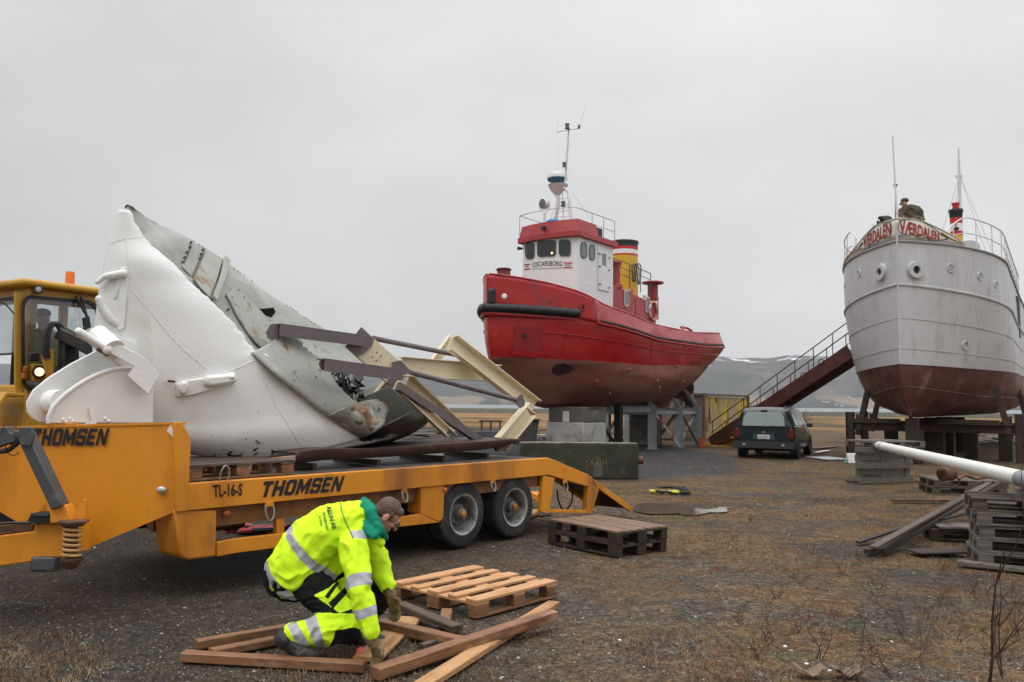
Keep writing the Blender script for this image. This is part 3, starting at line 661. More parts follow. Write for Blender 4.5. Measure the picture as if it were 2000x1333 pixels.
outer_hole=None
far_,FG=shell(frows,'inner_plating',80,36,lambda u,t:0,'inner',rag=.35,ragL=.0,seed=5)
far_bv=bvh_of(far_)
# ragged gray web plate in the lower half with its torn bottom corner
lrows=[((490,690,-.78),(530,668,-.95),(560,640,-1.2)),
 ((540,735,-.66),(570,700,-.9),(605,690,-1.1)),
 ((590,775,-.68),(620,730,-.85),(640,720,-1.05)),
 ((640,815,-.68),(670,775,-.7),(662,770,-.9)),
 ((700,853,-.74),(725,830,-.6),(738,805,-.9))]
shell(lrows,'torn_web_plate',40,14,lambda u,t:0,mat('web_plate_gray',(.27,.28,.25),[((.36,.37,.34),2.5,.5,.7),((.20,.085,.03),3.2,.60,.68),((.06,.03,.015),11,.62,.7)],.5,bump=((6,.4,.02),(30,.4,.006))),rag=.7,seed=11,solid=.015)
shell([((640,812,-.66),(690,790,-.6),(735,782,-.8)),((672,832,-.70),(712,808,-.55),(758,796,-.8)),((706,856,-.74),(740,838,-.5),(752,822,-.8))],'torn_lip',20,10,lambda u,t:.02*math.sin(9*t+7*u),mat('rusty_inner',(.24,.25,.22),[((.40,.40,.36),5,.5,.7),((.20,.085,.03),4,.50,.60),((.05,.025,.015),9,.55,.65)],.6,bump=(14,.5,.02)),rag=.6,seed=21,solid=.012)
# bottom plate curling up, black underneath, and the shaded inner bottom
shell([((700,858,-.76),(770,820,-.5),(808,801,-.7)),((715,862,-.76),(785,835,-.6),(830,814,-.8)),((722,864,-.5),(790,850,-.8),(834,822,-1.1)),((640,880,-.9),(740,868,-1.2),(826,832,-1.4))],'bottom_plate',24,14,lambda u,t:0,mat('black_bottom_paint',(.014,.012,.012),[((.05,.02,.015),5,.5,.7)],.45,bump=(20,.3,.01)),rag=.5,seed=31,solid=.02)
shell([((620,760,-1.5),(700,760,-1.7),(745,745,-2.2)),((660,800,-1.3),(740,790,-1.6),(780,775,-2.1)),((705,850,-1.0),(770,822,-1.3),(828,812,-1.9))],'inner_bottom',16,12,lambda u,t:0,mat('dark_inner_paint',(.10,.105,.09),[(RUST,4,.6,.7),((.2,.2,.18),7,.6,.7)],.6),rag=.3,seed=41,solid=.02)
# black jagged hole + crumpled plastic in the far plate
def patch(name,poly,bv,mt,th=.01,off=.034):
    mb=MB(); Q=[]; 
    for x,y in poly:
        p,n=cast(BW,x,y,bv)
        if p is None: continue
        Q.append(p+n*off); nn=n
    if len(Q)>2: mb.prism(Q,-nn*th); return mb.build(name,mt,BW)
patch('torn_hole',[(495,605),(510,606),(530,604),(534,613),(527,622),(516,618),(506,611)],far_bv,mat('hole_black',(.004,.004,.004),rough=.9,spec=.05))
mb=MB()
pl=[(648,735),(668,728),(690,735),(705,742),(700,765),(682,778),(665,760)]
for i in range(90):
    x=random.uniform(645,706);y=random.uniform(728,778); 
    p=hit(BW,x,y,'x',-1.0+random.uniform(-.1,.1)); e=[p+Vector((random.uniform(-.05,.05),random.uniform(-.09,.09),random.uniform(-.12,.1))) for _ in range(3)]
    mb.add(e,[(0,1,2)])
mb.build('crumpled_tarpaulin',mat('black_tarp',(.015,.017,.02),rough=.25),BW)
# rusty torn edges
em_=mat('torn_edge',(.35,.30,.24),[((.22,.08,.025),5,.46,.56),((.06,.03,.02),9,.56,.62)],.6)
mb=MB(); mb.tube([r[-1] for r in SG],.011,5); mb.build('torn_edge',em_,BW)
mb=MB(); mb.tube([r[-1] for r in FG],.012,5); mb.build('torn_edge',em_,BW)
mb=MB(); mb.tube([r[-1]+Vector((-.01,0,0)) for r in FG[:7]],.03,6); mb.build('rusty_tip','rust',BW)
# rivets, seams
mb=MB()
riv=[(368,478),(366,486),(360,496),(355,506),(352,515),(391,492),(388,500),(386,508),(459,571),(446,585),(470,585),(440,608),(458,606),(471,620),(486,634),(498,646),(480,690) ,(538,703),(561,711),(574,735),(591,738),(608,740),(600,760),(640,748),(529,675),(532,668),(520,660),(512,640)]
for x,y in riv:
    p,n=cast(BW,x,y,far_bv)
    if p is None: continue
    mb=MB(); mb.ell(p+n*.04,(.02,.016,.016),n=8,m=5); mb.build('rivet',mat('rivet_gray',(.13,.13,.115)),BW)
for k in range(26):
    t=k/26; x=350+t*300;y=486+t*205-10
    for dx in (0,7):
        p,n=cast(BW,x+dx+24,y+dx*.6-2,far_bv)
        if p is not None and k%3: mb=MB(); mb.ell(p+n*.023,(.009,.012,.012),n=7,m=4); mb.build('rivet',M['rivet_gray'] if 'rivet_gray' in M else mat('rivet_gray'),BW)
def seam(name,pts,bv,r,mt,T=None,off=.022):
    T=T or BW; Q=[]
    for x,y in spline([(float(a),float(b)) for a,b in pts],6):
        p,n=cast(T,x,y,bv)
        if p is not None: Q.append(p+n*off)
    if len(Q)>1:
        mb=MB(); mb.tube(Q,r,5); return mb.build(name,mt,T)
seam('weld_seam',[(214,482),(240,470),(278,465)],shl_bv,.004,wm_)
seam('weld_seam',[(256,566),(300,618),(345,672),(402,722)],shl_bv,.005,wm_)
seam('weld_seam',[(500,712),(530,780),(560,830),(585,868)],shl_bv,.005,wm_)
seam('weld_seam',[(408,738),(455,722),(510,704),(560,736)],shl_bv,.006,wm_)
seam('weld_seam',[(300,745),(270,800),(255,830)],shl_bv,.006,wm_)
seam('plate_lap',[(246,462),(250,520),(246,600),(232,690)],shl_bv,.008,wm_)
for ln in ([(372,478),(352,525)],[(395,492),(372,545)],[(432,510),(416,580),(402,590)],[(620,702),(618,780)]): seam('plate_seam',ln,far_bv,.009,'rust')
def fplate(name,pts,off,th,mt):
    Q=[];ns=Vector()
    for x,y in pts:
        p,n=cast(BW,x,y,far_bv)
        if p is not None: Q.append(p); ns+=n
    ns.normalize(); Q=[p+ns*off for p in Q]; mb=MB(); mb.prism(Q,-ns*th); return mb.build(name,mt,BW,bevel=.003)
lapm=mat('lap_plate_gray',(.30,.31,.275),[((.24,.17,.09),3.5,.54,.64),((.20,.085,.03),6,.60,.68),((.05,.03,.02),12,.64,.7)],.5,bump=((8,.4,.02),(30,.4,.006)))
fplate('doubler_plate',[(371,478),(394,491),(368,543),(350,524)],.035,.015,'inner')
fplate('folded_frame',[(398,494),(428,512),(418,548),(402,588),(384,568),(372,552)],.06,.02,lapm)
fplate('folded_flange',[(428,510),(437,522),(424,562),(409,600),(403,590),(419,548)],.11,.03,'inner')
fplate('web_doubler',[(436,580),(452,566),(470,578),(496,604),(512,622),(527,640),(520,652),(512,655),(520,676),(538,690),(508,688),(478,655),(455,618)],.05,.02,lapm)
# fittings cast on to the white shell
def lump(name,pts,bv,rad,off,mt=wm_,flat=None,n=10):
    Q=[];k=0
    P_=spline([(float(a),float(b)) for a,b in pts],4); 
    for i,(x,y) in enumerate(P_):
        p,nn=cast(BW,x,y,bv)
        if p is not None:
            f=i/(len(P_)-1); o=off if not callable(off) else off(f); Q.append((p+nn*o,rad if not callable(rad) else rad(f)))
    mb=MB(); mb.tube([q[0] for q in Q],[q[1] for q in Q],n)
    for q in (Q[0],Q[-1]): mb.ell(q[0],q[1],n=10,m=6)
    return mb.build(name,mt,BW)
lump('mooring_horn',[(202,556),(212,545),(226,540),(243,536)],shl_bv,lambda f:.024+.02*f,lambda f:.09-.05*f)
lump('mooring_horn',[(236,540),(232,562),(226,582)],shl_bv,lambda f:.036-.012*f,.012)
lump('mooring_horn',[(203,588),(206,602),(218,622),(230,634)],shl_bv,lambda f:.036+.01*math.sin(3*f),lambda f:.09-.08*f)
lump('plate_rib',[(249,528),(243,600),(238,640)],shl_bv,.012,.01)
def plate(name,pts,off,th,bev,mt=wm_):
    Q=[];ns=Vector()
    for x,y in pts:
        p,n=cast(BW,x,y,shl_bv)
        if p is not None: Q.append(p); ns+=n
    if len(Q)<3: return
    ns.normalize(); c=sum(Q,Vector())/len(Q); Q=[p-ns*((p-c).dot(ns)*.7)+ns*off for p in Q]; mb=MB(); mb.prism(Q,-ns*th); return mb.build(name,mt,BW,bevel=bev)
plate('fairlead_base',[(341,752),(352,744),(395,738),(455,727),(456,748),(420,760),(370,773),(343,776)],.06,.09,.012)
plate('fairlead_hood',[(391,740),(397,734),(425,732),(450,727),(456,744),(446,750),(415,755),(396,756)],.13,.11,.03)
plate('fairlead_lip',[(348,746),(358,743),(366,750),(362,768),(350,772),(346,760)],.10,.09,.025)
plate('horn_base',[(236,524),(250,522),(252,560),(246,640),(236,648),(228,640),(234,590)],.035,.03,.008)
lump('fairlead_bolt',[(441,738),(443,738)],shl_bv,.022,.125)
lump('fairlead_pin',[(328,744),(338,745)],shl_bv,.012,.06,'rust')
lump('lifting_lug',[(468,858),(476,848),(492,846)],shl_bv,.006,.01)
# the two curved fins and the roller between them
def fin(name,poly,v,th=.035):
    P_=[hit(BW,x,y,'x',v) for x,y in poly]; mb=MB(); mb.prism(P_,(-th,0,0)); return mb.build(name,wm_,BW,bevel=.008)
f1=[(259,719),(225,721),(190,732),(155,751),(125,773),(104,795),(95,815),(94,827),(175,827),(300,827),(300,760),(280,735)]
f2=[(245,668),(215,672),(187,686),(140,710),(95,738),(66,762),(53,785),(54,805),(62,816),(76,825),(95,826),(140,800),(230,770),(280,740),(285,700)]
fin('fin_plate',f1,-.85); fin('fin_plate',f2,-1.10)
lump_=[hit(BW,x,y,'x',-.85) for x,y in spline([(float(a),float(b)) for a,b in f1[:8]],5)]
mb=MB(); mb.tube([p+Vector((.0,0,0)) for p in lump_],.02,8); mb.build('fin_edge',wm_,BW)
mb=MB(); a=hit(BW,98,782,'x',-.87); b=hit(BW,98,782,'x',-1.14); b=Vector((-1.14,a.y,a.z)); a2=hit(BW,124,786,'x',-.87); b_2=Vector((-1.11,a2.y,a2.z)); mb.tube([a2,b_2],.11,24); mb.build('roller','white',BW)
mb=MB(); mb.prism([hit(BW,x,y,'x',-.82) for x,y in [(174,795),(178,798),(189,826),(188,830),(176,832),(160,832),(180,822)]],(-.02,0,0)); mb.build('small_gusset','white',BW)
for x,y in ((123,820),(136,818),(128,824),(142,823),(205,818),(212,823)):
    mb=MB(); mb.ell(hit(BW,x,y,'x',-.85),(.012,.016,.016)); mb.build('bolt','white',BW)
mb=MB(); mb.prism([hit(BW,x,y,'x',-.84) for x,y in [(214,667),(272,700),(262,716),(248,724),(200,690),(208,672)]],(-.06,0,0)); mb.build('bracket_box','white',BW,bevel=.01)
mb=MB(); mb.prism([hit(BW,x,y,'x',-.74) for x,y in [(216,666),(276,694),(312,730),(290,772),(250,735),(262,716),(204,684)]],(-.02,0,0)); mb.build('bracket_plate','white',BW,bevel=.006)
mb=MB(); mb.prism([hit(BW,x,y,'x',-1.0) for x,y in [(177,652),(188,642),(200,641),(284,680),(274,696),(200,668)]],(-.04,0,0)); mb.build('bracket_plate','white',BW,bevel=.006)
mb=MB(); mb.tube([hit(BW,154,648,'x',-.76),hit(BW,207,682,'x',-.76)],.034,14); mb.ell(hit(BW,154,648,'x',-.76),.034); mb.ell(hit(BW,208,683,'x',-.76),.05)
mb.tube([hit(BW,190,655,'x',-.98),hit(BW,222,684,'x',-.76)],.10,20); mb.build('hinge_pin','white',BW)
mb=MB(); mb.tube(spline([hit(BW,x,y,'x',-.76) for x,y in ((168,640),(147,650),(146,666),(158,670))],5),.006,6); mb.beam(hit(BW,190,682,'x',-.76),hit(BW,212,694,'x',-.76),.03,.03); mb.build('wire_loop','rust',BW)
# welded-on frame of beams
def lb(x,y,v): return hit(BW,x,y,'x',v)
def hbeam(name,a,b,wd,ht,mt,kind='I',up=(0,0,1),T=BW,th=.014):
    a=Vector(a);b=Vector(b);d=(b-a).normalized();up=Vector(up);x=d.cross(up).normalized();u=x.cross(d).normalized();mb=MB()
    if kind=='I':
        mb.beam(a+u*(ht/2-th/2),b+u*(ht/2-th/2),wd,th,up=u); mb.beam(a-u*(ht/2-th/2),b-u*(ht/2-th/2),wd,th,up=u); mb.beam(a,b,th,ht-2*th-.002,up=u)
    elif kind=='C':
        mb.beam(a+u*(ht/2-th/2),b+u*(ht/2-th/2),wd,th,up=u); mb.beam(a-u*(ht/2-th/2),b-u*(ht/2-th/2),wd,th,up=u); mb.beam(a+x*(wd/2-th/2),b+x*(wd/2-th/2),th,ht-2*th-.002,up=u)
    elif kind=='L':
        mb.beam(a+u*(ht/2-th/2),b+u*(ht/2-th/2),wd,th,up=u); mb.beam(a+x*(wd/2-th/2)-u*th/2,b+x*(wd/2-th/2)-u*th/2,th,ht-th-.002,up=u)
    else: mb.beam(a,b,wd,ht,up=u)
    return mb.build(name,mt,T,bevel=.002)
hbeam('angle_beam',lb(538,645,-1.0),lb(706,667,-1.1),.16,.14,'primer','L')
hbeam('angle_beam',lb(626,713,-.62),lb(778,733,-.62),.16,.14,'primer','L')
mb=MB(); mb.prism([lb(x,y,-1.12) for x,y in [(706,639),(729,660),(801,724),(768,758),(747,740),(675,677)]],(-.03,0,0)); o=mb.build('end_plate','cream',BW,bevel=.003)
mb=MB(); mb.prism([lb(x,y,-1.08) for x,y in [(706,639),(731,663),(726,678),(712,690),(697,698),(675,677)]],(-.01,0,0)); mb.build('primer_patch','primer',BW); mb=MB(); mb.prism([lb(x,y,-1.08) for x,y in [(766,708),(782,704),(801,724),(768,758),(757,748),(770,722)]],(-.01,0,0)); mb.build('primer_patch','primer',BW)
mb=MB()
for x,y in ((736,689),(744,696),(735,705),(727,698)): mb.ell(lb(x,y,-1.08),(.01,.012,.012),n=6,m=4)
mb.build('bolt_heads','rust',BW)
mb=MB(); mb.tube([lb(729,661,-1.3),lb(903,696,-1.6)],.034,14); mb.build('round_tube','primer',BW)
mb=MB(); mb.tube([lb(800,727,-.75),lb(1014,783,-.55)],.034,14); mb.build('round_tube','primer',BW)
hbeam('cross_beam',lb(783,716,-1.1),lb(973,730,-1.15),.14,.25,'cream','I')
mb=MB()
def chan(a,b,w1,v,dv,face=.02,depth=.12,mt='cream',name='frame_channel',edge=None):
    """channel traced between image points a->b; flanges towards +x"""
    A=lb(*a,v);B=lb(*b,v+dv); d=(B-A).normalized(); s=d.cross(Vector((1,0,0))).normalized(); mb=MB()
    mb.beam(A,B,.016,w1,up=s); mb.beam(A+s*(w1/2-.008)+Vector((depth/2+.009,0,0)),B+s*(w1/2-.008)+Vector((depth/2+.009,0,0)),depth,.016,up=s); mb.beam(A-s*(w1/2-.008)+Vector((depth/2+.009,0,0)),B-s*(w1/2-.008)+Vector((depth/2+.009,0,0)),depth,.016,up=s)
    return mb.build(name,mt,BW,bevel=.003)
chan((878,670),(1042,797),.24,-1.1,.35,depth=.10)
chan((1030,800),(972,868),.24,-.7,-.0,depth=.10)
chan((792,748),(890,838),.22,-1.3,0,depth=.08)
chan((772,752),(872,846),.12,-.8,0,depth=.06)
chan((756,748),(720,792),.14,-1.2,-.2,depth=.05)
chan((880,660),(835,722),.14,-2.2,0,depth=.05)
hbeam('brace_beam',lb(778,755,-.72),lb(938,862,-.85),.08,.10,'primer','B')
for x,y,v,r in ((905,696,-1.5,.075),(1017,785,-.52,.085),(536,648,-.98,.09),(630,712,-.62,.06)):
    mb=MB(); c=lb(x,y,v); pts=[c+Vector((0,math.cos(a)*r*random.uniform(.7,1.3),math.sin(a)*r*random.uniform(.8,1.3))) for a in np.linspace(0,2*math.pi,11)[:-1]]; mb.prism(pts,(.012,0,0)); mb.build('primer_patch','primer',BW)
mb=MB(); mb.prism([lb(x,y,-.6) for x,y in [(968,872),(985,866),(992,868),(978,878),(972,882)]],(-.05,0,0)); mb.build('broken_end','rust',BW)
hbeam('lower_rib',lb(700,775,-1.5),lb(780,848,-1.2),.05,.08,'inner','L'); hbeam('lower_rib',lb(770,790,-1.5),lb(850,812,-1.5),.05,.10,'inner','L')
mb=MB(); mb.prism([lb(x,y,-1.0) for x,y in [(700,780),(760,755),(800,790),(842,800),(850,820),(800,832),(740,840)]],(-.02,0,0)); mb.build('rib_plate',mat('dark_inner_paint'),BW)
# ================================================================ HULLS
def interp(keys,s):
    xs=[k[0] for k in keys]; return float(np.interp(s,xs,[k[1] for k in keys]))
def smooth_keys(keys,n=60):
    xs=np.linspace(keys[0][0],keys[-1][0],n); ys=np.interp(xs,[k[0] for k in keys],[k[1] for k in keys])
    for _ in range(4): ys[1:-1]=(ys[:-2]+2*ys[1:-1]+ys[2:])/4
    return list(zip(xs,ys))
class Hull:
    """levels: dicts z(list of keys over s), b, s0, s1, fl, fe, rl, re"""
    def __init__(H,levels):
        H.L=levels
        for l in H.L: l['z']=smooth_keys(l['z']) if len(l['z'])>1 else [(0,l['z'][0][1]),(1,l['z'][0][1])]
    def par(H,t):
        """t in 0..n-1, smooth in between"""
        n=len(H.L)-1; i=min(int(t),n-1); f=t-i
        def cr(k):
            g=lambda j:H.L[max(0,min(n,j))][k]
            a,b,c,d=g(i-1),g(i),g(i+1),g(i+2)
            return .5*((2*b)+(-a+c)*f+(2*a-5*b+4*c-d)*f*f+(-a+3*b-3*c+d)*f**3)
        return {k:cr(k) for k in('b','s0','s1','fl','fe','rl','re')},i,f
    def z(H,t,s):
        n=len(H.L)-1;i=min(int(t),n-1);f=t-i
        g=lambda j:interp(H.L[max(0,min(n,j))]['z'],s)
        b,c=g(i),g(i+1); return b+(c-b)*f
    def half(H,t,s):
        p,_,_=H.par(t); x=max(0,(s-p['s0'])/p['fl']); y=max(0,(p['s1']-s)/p['rl'])
        f=1 if x>=1 else (1-(1-x)**2)**p['fe']; g=1 if y>=1 else (1-(1-y)**2)**p['re']
        return max(0,p['b'])*f*g
    def pt(H,t,s,side): return Vector((side*H.half(t,s),s,H.z(t,s)))
    def rows(H,t0,t1,nt,ns,side):
        R=[]
        for i in range(nt+1):
            t=t0+(t1-t0)*i/nt; p,_,_=H.par(t); r=[]
            for j in range(ns+1):
                u=j/ns; u=.5-.5*math.cos(math.pi*u) ; u=u*.75+.25*(j/ns)
                s=p['s0']+(p['s1']-p['s0'])*u; r.append(H.pt(t,s,side))
            R.append(r)
        return R
    def part(H,name,t0,t1,nt,ns,mats,T,dent=0,solid=0,label=None):
        mb=MB()
        for sd in (1,-1):
            R=H.rows(t0,t1,nt,ns,sd)
            if dent:
                for r in R:
                    for q,p in enumerate(r):
                        n_=mnoise.noise(Vector((p.x*.0+sd*7,p.y*.9,p.z*1.1)))*dent+mnoise.noise(Vector((sd*3,p.y*2.6,p.z*2.2)))*dent*.4
                        if 0<q<len(r)-1: r[q]=p+Vector((sd*n_,0,0))
            mb.grid(R,flip=(sd<0))
        return mb.build(name,mats,T,solid=solid,angle=60,label=label)
    def line(H,t,side,s_a,s_b,n,out=.0,dz=0):
        Q=[]
        for i in range(n+1):
            s=s_a+(s_b-s_a)*i/n; p=H.pt(t,s,side); p.x+=side*out; p.z+=dz
            if s_a<=H.par(t)[0]['s0']+1e-6 and i==0: p.y-=out
            Q.append(p)
        return Q
# ================================================================ RED TUG
ot=atY(953,535,26); TG=thing('tugboat','red tugboat with white wheelhouse and yellow funnel propped on a gray steel stand','tugboat',(ot.x,ot.y,0),37)
th=Hull([
 dict(z=[(0,1.58),(3,1.56),(12.76,1.62),(16.14,1.9)],b=.16,s0=3.2,s1=12.93,fl=1.5,fe=.9,rl=3.,re=.8),
 dict(z=[(0,1.95),(3,1.66),(6,1.70),(11.07,1.78),(16.14,2.3)],b=1.15,s0=2.2,s1=13.27,fl=5.5,fe=.95,rl=7.,re=.9),
 dict(z=[(0,2.3),(6,2.05),(11.07,2.15),(16.14,2.7)],b=1.95,s0=1.35,s1=13.77,fl=5.8,fe=.85,rl=8.,re=.8),
 dict(z=[(0,2.75),(6,2.55),(11.07,2.68),(16.14,3.1)],b=2.32,s0=.72,s1=14.7,fl=6.0,fe=.88,rl=7.,re=.7),
 dict(z=[(0,3.2),(6,3.14),(11.07,3.33),(16.14,3.62)],b=2.42,s0=.22,s1=15.29,fl=5.9,fe=.85,rl=6.,re=.6),
 dict(z=[(0,4.0),(3,3.85),(6.84,3.65),(11.07,3.75),(16.14,4.0)],b=2.48,s0=.03,s1=15.72,fl=5.8,fe=.85,rl=5.,re=.55),
 dict(z=[(0,4.85),(3,4.45),(6.84,4.08),(11.07,4.1),(14.45,4.3),(16.14,4.45)],b=2.52,s0=0.,s1=15.93,fl=5.6,fe=.84,rl=4.2,re=.5),
 dict(z=[(0,5.84),(1,5.72),(3,5.36),(3.35,5.08),(6.84,4.66),(10.22,4.62),(13.61,4.86),(16.14,5.07)],b=2.5,s0=-.03,s1=15.68,fl=5.4,fe=.84,rl=4.2,re=.5)])
th.L[-1]['b']=2.40
redm=mat('red_hull_paint',(.36,.008,.010),[((.22,.02,.02),1.3,.55,.75),((.42,.10,.09),2.2,.64,.82,(1,.4,1)),((.12,.04,.03),9,.70,.76),((.14,.035,.025),4,.64,.74,(1,1,.14))],.36,bump=((2.2,.35,.05),(30,.12,.004)),var=.08,rvar=.12)
redb=mat('skylit_red_bulwark',(.46,.105,.11),[((.30,.02,.025),1.5,.5,.7,(1,.6,1)),((.14,.04,.03),9,.70,.76)],.42,bump=((2,.2,.04),),var=.06)  # red paint made paler in colour for the sky light it catches
anti=mat('worn_antifouling',(.29,.095,.072),[((.36,.18,.14),1.1,.42,.7,(1,.35,1.5)),((.30,.12,.07),.8,.52,.66,(1,.8,.5)),((.14,.05,.04),1.4,.5,.72,(1,.25,2)),((.25,.10,.05),7,.64,.74,(1,1,.4))],.5,bump=((3,.2,.03),(40,.2,.004)),var=.2,rvar=.15)
th.part('lower_hull',0,4,22,70,anti,TG)
hb=th.part('upper_hull',4,6,14,80,redm,TG,dent=.022)
s_step=3.15
mbw=MB()
rows=th.rows(6,7,7,90,1); rowsl=th.rows(6,7,7,90,-1)
for R,sd in((rows,1),(rowsl,-1)):
    for r in R:
        for q,p in enumerate(r):
            if 0<q<len(r)-1:
                r[q]=p+Vector((sd*(mnoise.noise(Vector((sd*5,p.y*1.1,p.z*1.2)))*.022+mnoise.noise(Vector((sd*5,p.y*3.,p.z*2.)))*.01),0,0))
    fi=next(i for i,p in enumerate(R[0]) if p.y>s_step)
    m1=MB(); m1.grid([r[:fi+1] for r in R],flip=sd<0); o1=m1.build('forward_bulwark',redm,TG,solid=.03,off=-1 if sd>0 else -1,angle=60)
    m1=MB(); m1.grid([r[fi:] for r in R],flip=sd<0); m1.build('side_bulwark',redb,TG,solid=.03,angle=60)
    if sd==1: bul_bv=bvh_of(o1)
hull_bv=bvh_of(hb)
# deck, scupper gap, rails
mb=MB(); L1=th.line(6,1,.02,15.7,60,-.04,.12); L2=th.line(6,-1,.02,15.7,60,-.04,.12)
mb.grid([L1,L2],flip=True); mb.build('deck',mat('deck_paint',(.12,.03,.03)),TG)
for sd in (1,-1):
    mb=MB(); Q=th.line(6,sd,3.2,15.75,80,.015); mb.tube(Q,.045,6); mb.build('rubbing_strake',redm,TG)
    mb=MB(); Q=[p+Vector((0,0,.09)) for p in th.line(6,sd,3.3,15.5,80,.010)]; 
    mb.grid([[p-Vector((0,0,.06)) for p in Q],[p+Vector((0,0,.05)) for p in Q]],flip=sd<0); mb.build('scupper_slot',mat('scupper_dark',(.02,.008,.008)),TG,solid=.004,off=1)
    mb=MB(); mb.tube(th.line(7,sd,0,15.65,110,-.01,.01),.028,6); mb.build('bulwark_cap',redb,TG)
    mb=MB(); mb.tube(th.line(5.15,sd,.6,15.5,80,.008),.022,5); mb.build('hull_seam',redm,TG)
for sd in (1,-1):
    for s_ in (2.1,4.3,6.4,8.6,10.8,13.0):
        mb=MB(); mb.tube([th.pt(4.02+(6-4.02)*k/12,s_,sd)+Vector((sd*.004,0,0)) for k in range(13)],.010,4); mb.build('plate_joint',redm,TG)
        mb=MB(); mb.tube([th.pt(1.2+2.75*k/12,s_+.5,sd)+Vector((sd*.003,0,0)) for k in range(13)],.010,4); mb.build('plate_joint',anti,TG)
def wrap(name,pts,bv,r,mt,off,n=12,T=TG):
    Q=[]
    for x,y in spline([(float(a),float(b)) for a,b in pts],5):
        p,nn=cast(T,x,y,bv)
        if p is not None: Q.append(p+nn*off)
    mb=MB()
    if len(Q)>1: mb.tube(Q,r,n); mb.ell(Q[0],r,n=10,m=6); mb.ell(Q[-1],r,n=10,m=6)
    return mb.build(name,mt,T) if len(Q)>1 else None
# bow fender: heavy rubber roll round the bow
Q=[]
for sd in (-1,1):
    q=th.line(5.75,sd,.0,2.5 if sd>0 else 1.9,14,.01); q=[Vector((p.x,p.y-.14 if i<2 else p.y-.10,4.75-.02*p.y)) for i,p in enumerate(q)]; Q=Q[:-1]+q if sd>0 else q[::-1]
mb=MB(); mb.tube(Q,.15,14); mb.ell(Q[0],.15); mb.ell(Q[-1],.15); mb.build('bow_fender','dark',TG)
wrap('stem_fender',[(960,571),(959,603)],bul_bv,.13,'dark',.10)
mb=MB(); Q2=[Vector((p.x*.94,p.y+.06,4.57-.03*p.y)) for p in Q]; mb.tube(Q2,.10,8); mb.build('fender_shelf',redm,TG)
p,n=cast(TG,1005,655,hull_bv)
def hp(T,bv,pts,off,mt,name,th_=.02,bevel=0):
    Q=[]
    for x,y in pts:
        p,n=cast(T,x,y,bv)
        if p is not None: Q.append(p+n*off); nn=n
    if len(Q)<3: return None
    mb=MB(); mb.prism(Q,-nn*th_); return mb.build(name,mt,T,bevel=bevel)
hp(TG,hull_bv,[(1006,637),(1060,640),(1054,688),(1003,682)],.05,mat('recess_red',(.25,.008,.010),rough=.5),'anchor_recess')
hp(TG,hull_bv,[(1001,682),(1055,688),(1050,698),(998,692)],.12,redm,'recess_lip',.03)
hp(TG,hull_bv,[(1018,654),(1025,651),(1030,658),(1022,662)],.07,'dark','anchor_hole')
lh=bvh_of([o for o in TG.children if o.name.startswith('lower_hull')][0])
hp(TG,lh,[(1077,722),(1084,713),(1100,710),(1114,713),(1123,720),(1112,729),(1092,734),(1080,730)],.010,mat('thruster_dark',(.035,.012,.012)),'thruster_tunnel')
def disc(T,bv,x,y,r,off,mt,name,rin=0,h_=.02,n=20):
    p,nn=cast(T,x,y,bv)
    if p is None: return
    mb=MB()
    if rin: mb.lathe([(rin,0),(rin,h_),(r*.9,h_),(r,h_*.3),(r,0)],p+nn*off,nn,n)
    else: mb.lathe([(r,0),(r,h_*.7),(r*.9,h_),(0,h_)],p+nn*off,nn,n)
    return mb.build(name,mt,T)
disc(TG,bul_bv,985,579,.085,.0,'white','hawse_light')
disc(TG,bul_bv,1137,601,.14,.0,redm,'mooring_hole',.08,.04); disc(TG,bul_bv,1137,601,.09,.0,'dark','hole_inside',0,.01)
disc(TG,bul_bv,1075,591,.035,.0,'dark','drain_hole',0,.01)
for x,y in ((1165,745),(1190,768),(1228,722),(1283,745),(1287,757),(1306,708),(1322,716),(1334,745),(1210,795)):
    disc(TG,lh,x,y,.06,.0,anti,'hull_boss',0,.08,12)
# wheelhouse
HW=1.19; WF=3.5; WA=5.9
wz0=4.9
def wcurve(y,bow,inset,zz):   # front face is slightly bowed
    return [Vector((-HW+inset,WA-inset,zz)),Vector((-HW+inset,WF+inset+.0,zz))]+[Vector((x*(HW-inset),WF+inset-bow*(1-x*x),zz)) for x in (-.66,-.33,0,.33,.66)]+[Vector((HW-inset,WF+inset,zz)),Vector((HW-inset,WA-inset,zz))]
white2=mat('tug_white_paint',(.74,.74,.74),[((.55,.53,.5),1.5,.6,.8,(1,1,.3)),((.3,.12,.06),16,.74,.8)],.4,bump=(4,.15,.02),var=.02)
zr=7.52
B0=wcurve(0,.22,0,4.3);B1=wcurve(0,.22,0,zr)
mb=MB(); mb.prism(B0,(0,0,zr-4.3)); 
wh=mb.build('wheelhouse',white2,TG,angle=25); wh_bv=bvh_of(wh)
# box hanging lower at the side (photo: white side skirt under the door)
redr=mat('red_roof_paint',(.38,.035,.04),[((.28,.02,.025),2,.5,.7)],.45,bump=(6,.15,.01),var=.08)
def ring(off,zz,y1=WA): 
    return [Vector((-HW-off,y1+off,zz)),Vector((-HW-off,WF-off,zz))]+[Vector((x*(HW+off),WF-off-.22*(1-x*x),zz)) for x in (-.66,-.33,0,.33,.66)]+[Vector((HW+off,WF-off,zz)),Vector((HW+off,y1+off,zz))]
mb=MB(); mb.prism(ring(.14,zr+.002),(0,0,.2)); ro=mb.build('roof',redr,TG,bevel=.01)
mb=MB(); 
R0=ring(.10,zr+.202,WF+1.1);R1=ring(.03,zr+.62,WF+1.1); R2=ring(-.03,zr+.62,WF+1.1);R3=ring(.04,zr+.202,WF+1.1)
mb.grid([R0,R1,R2,R3]); mb.build('roof_fascia',redr,ro)
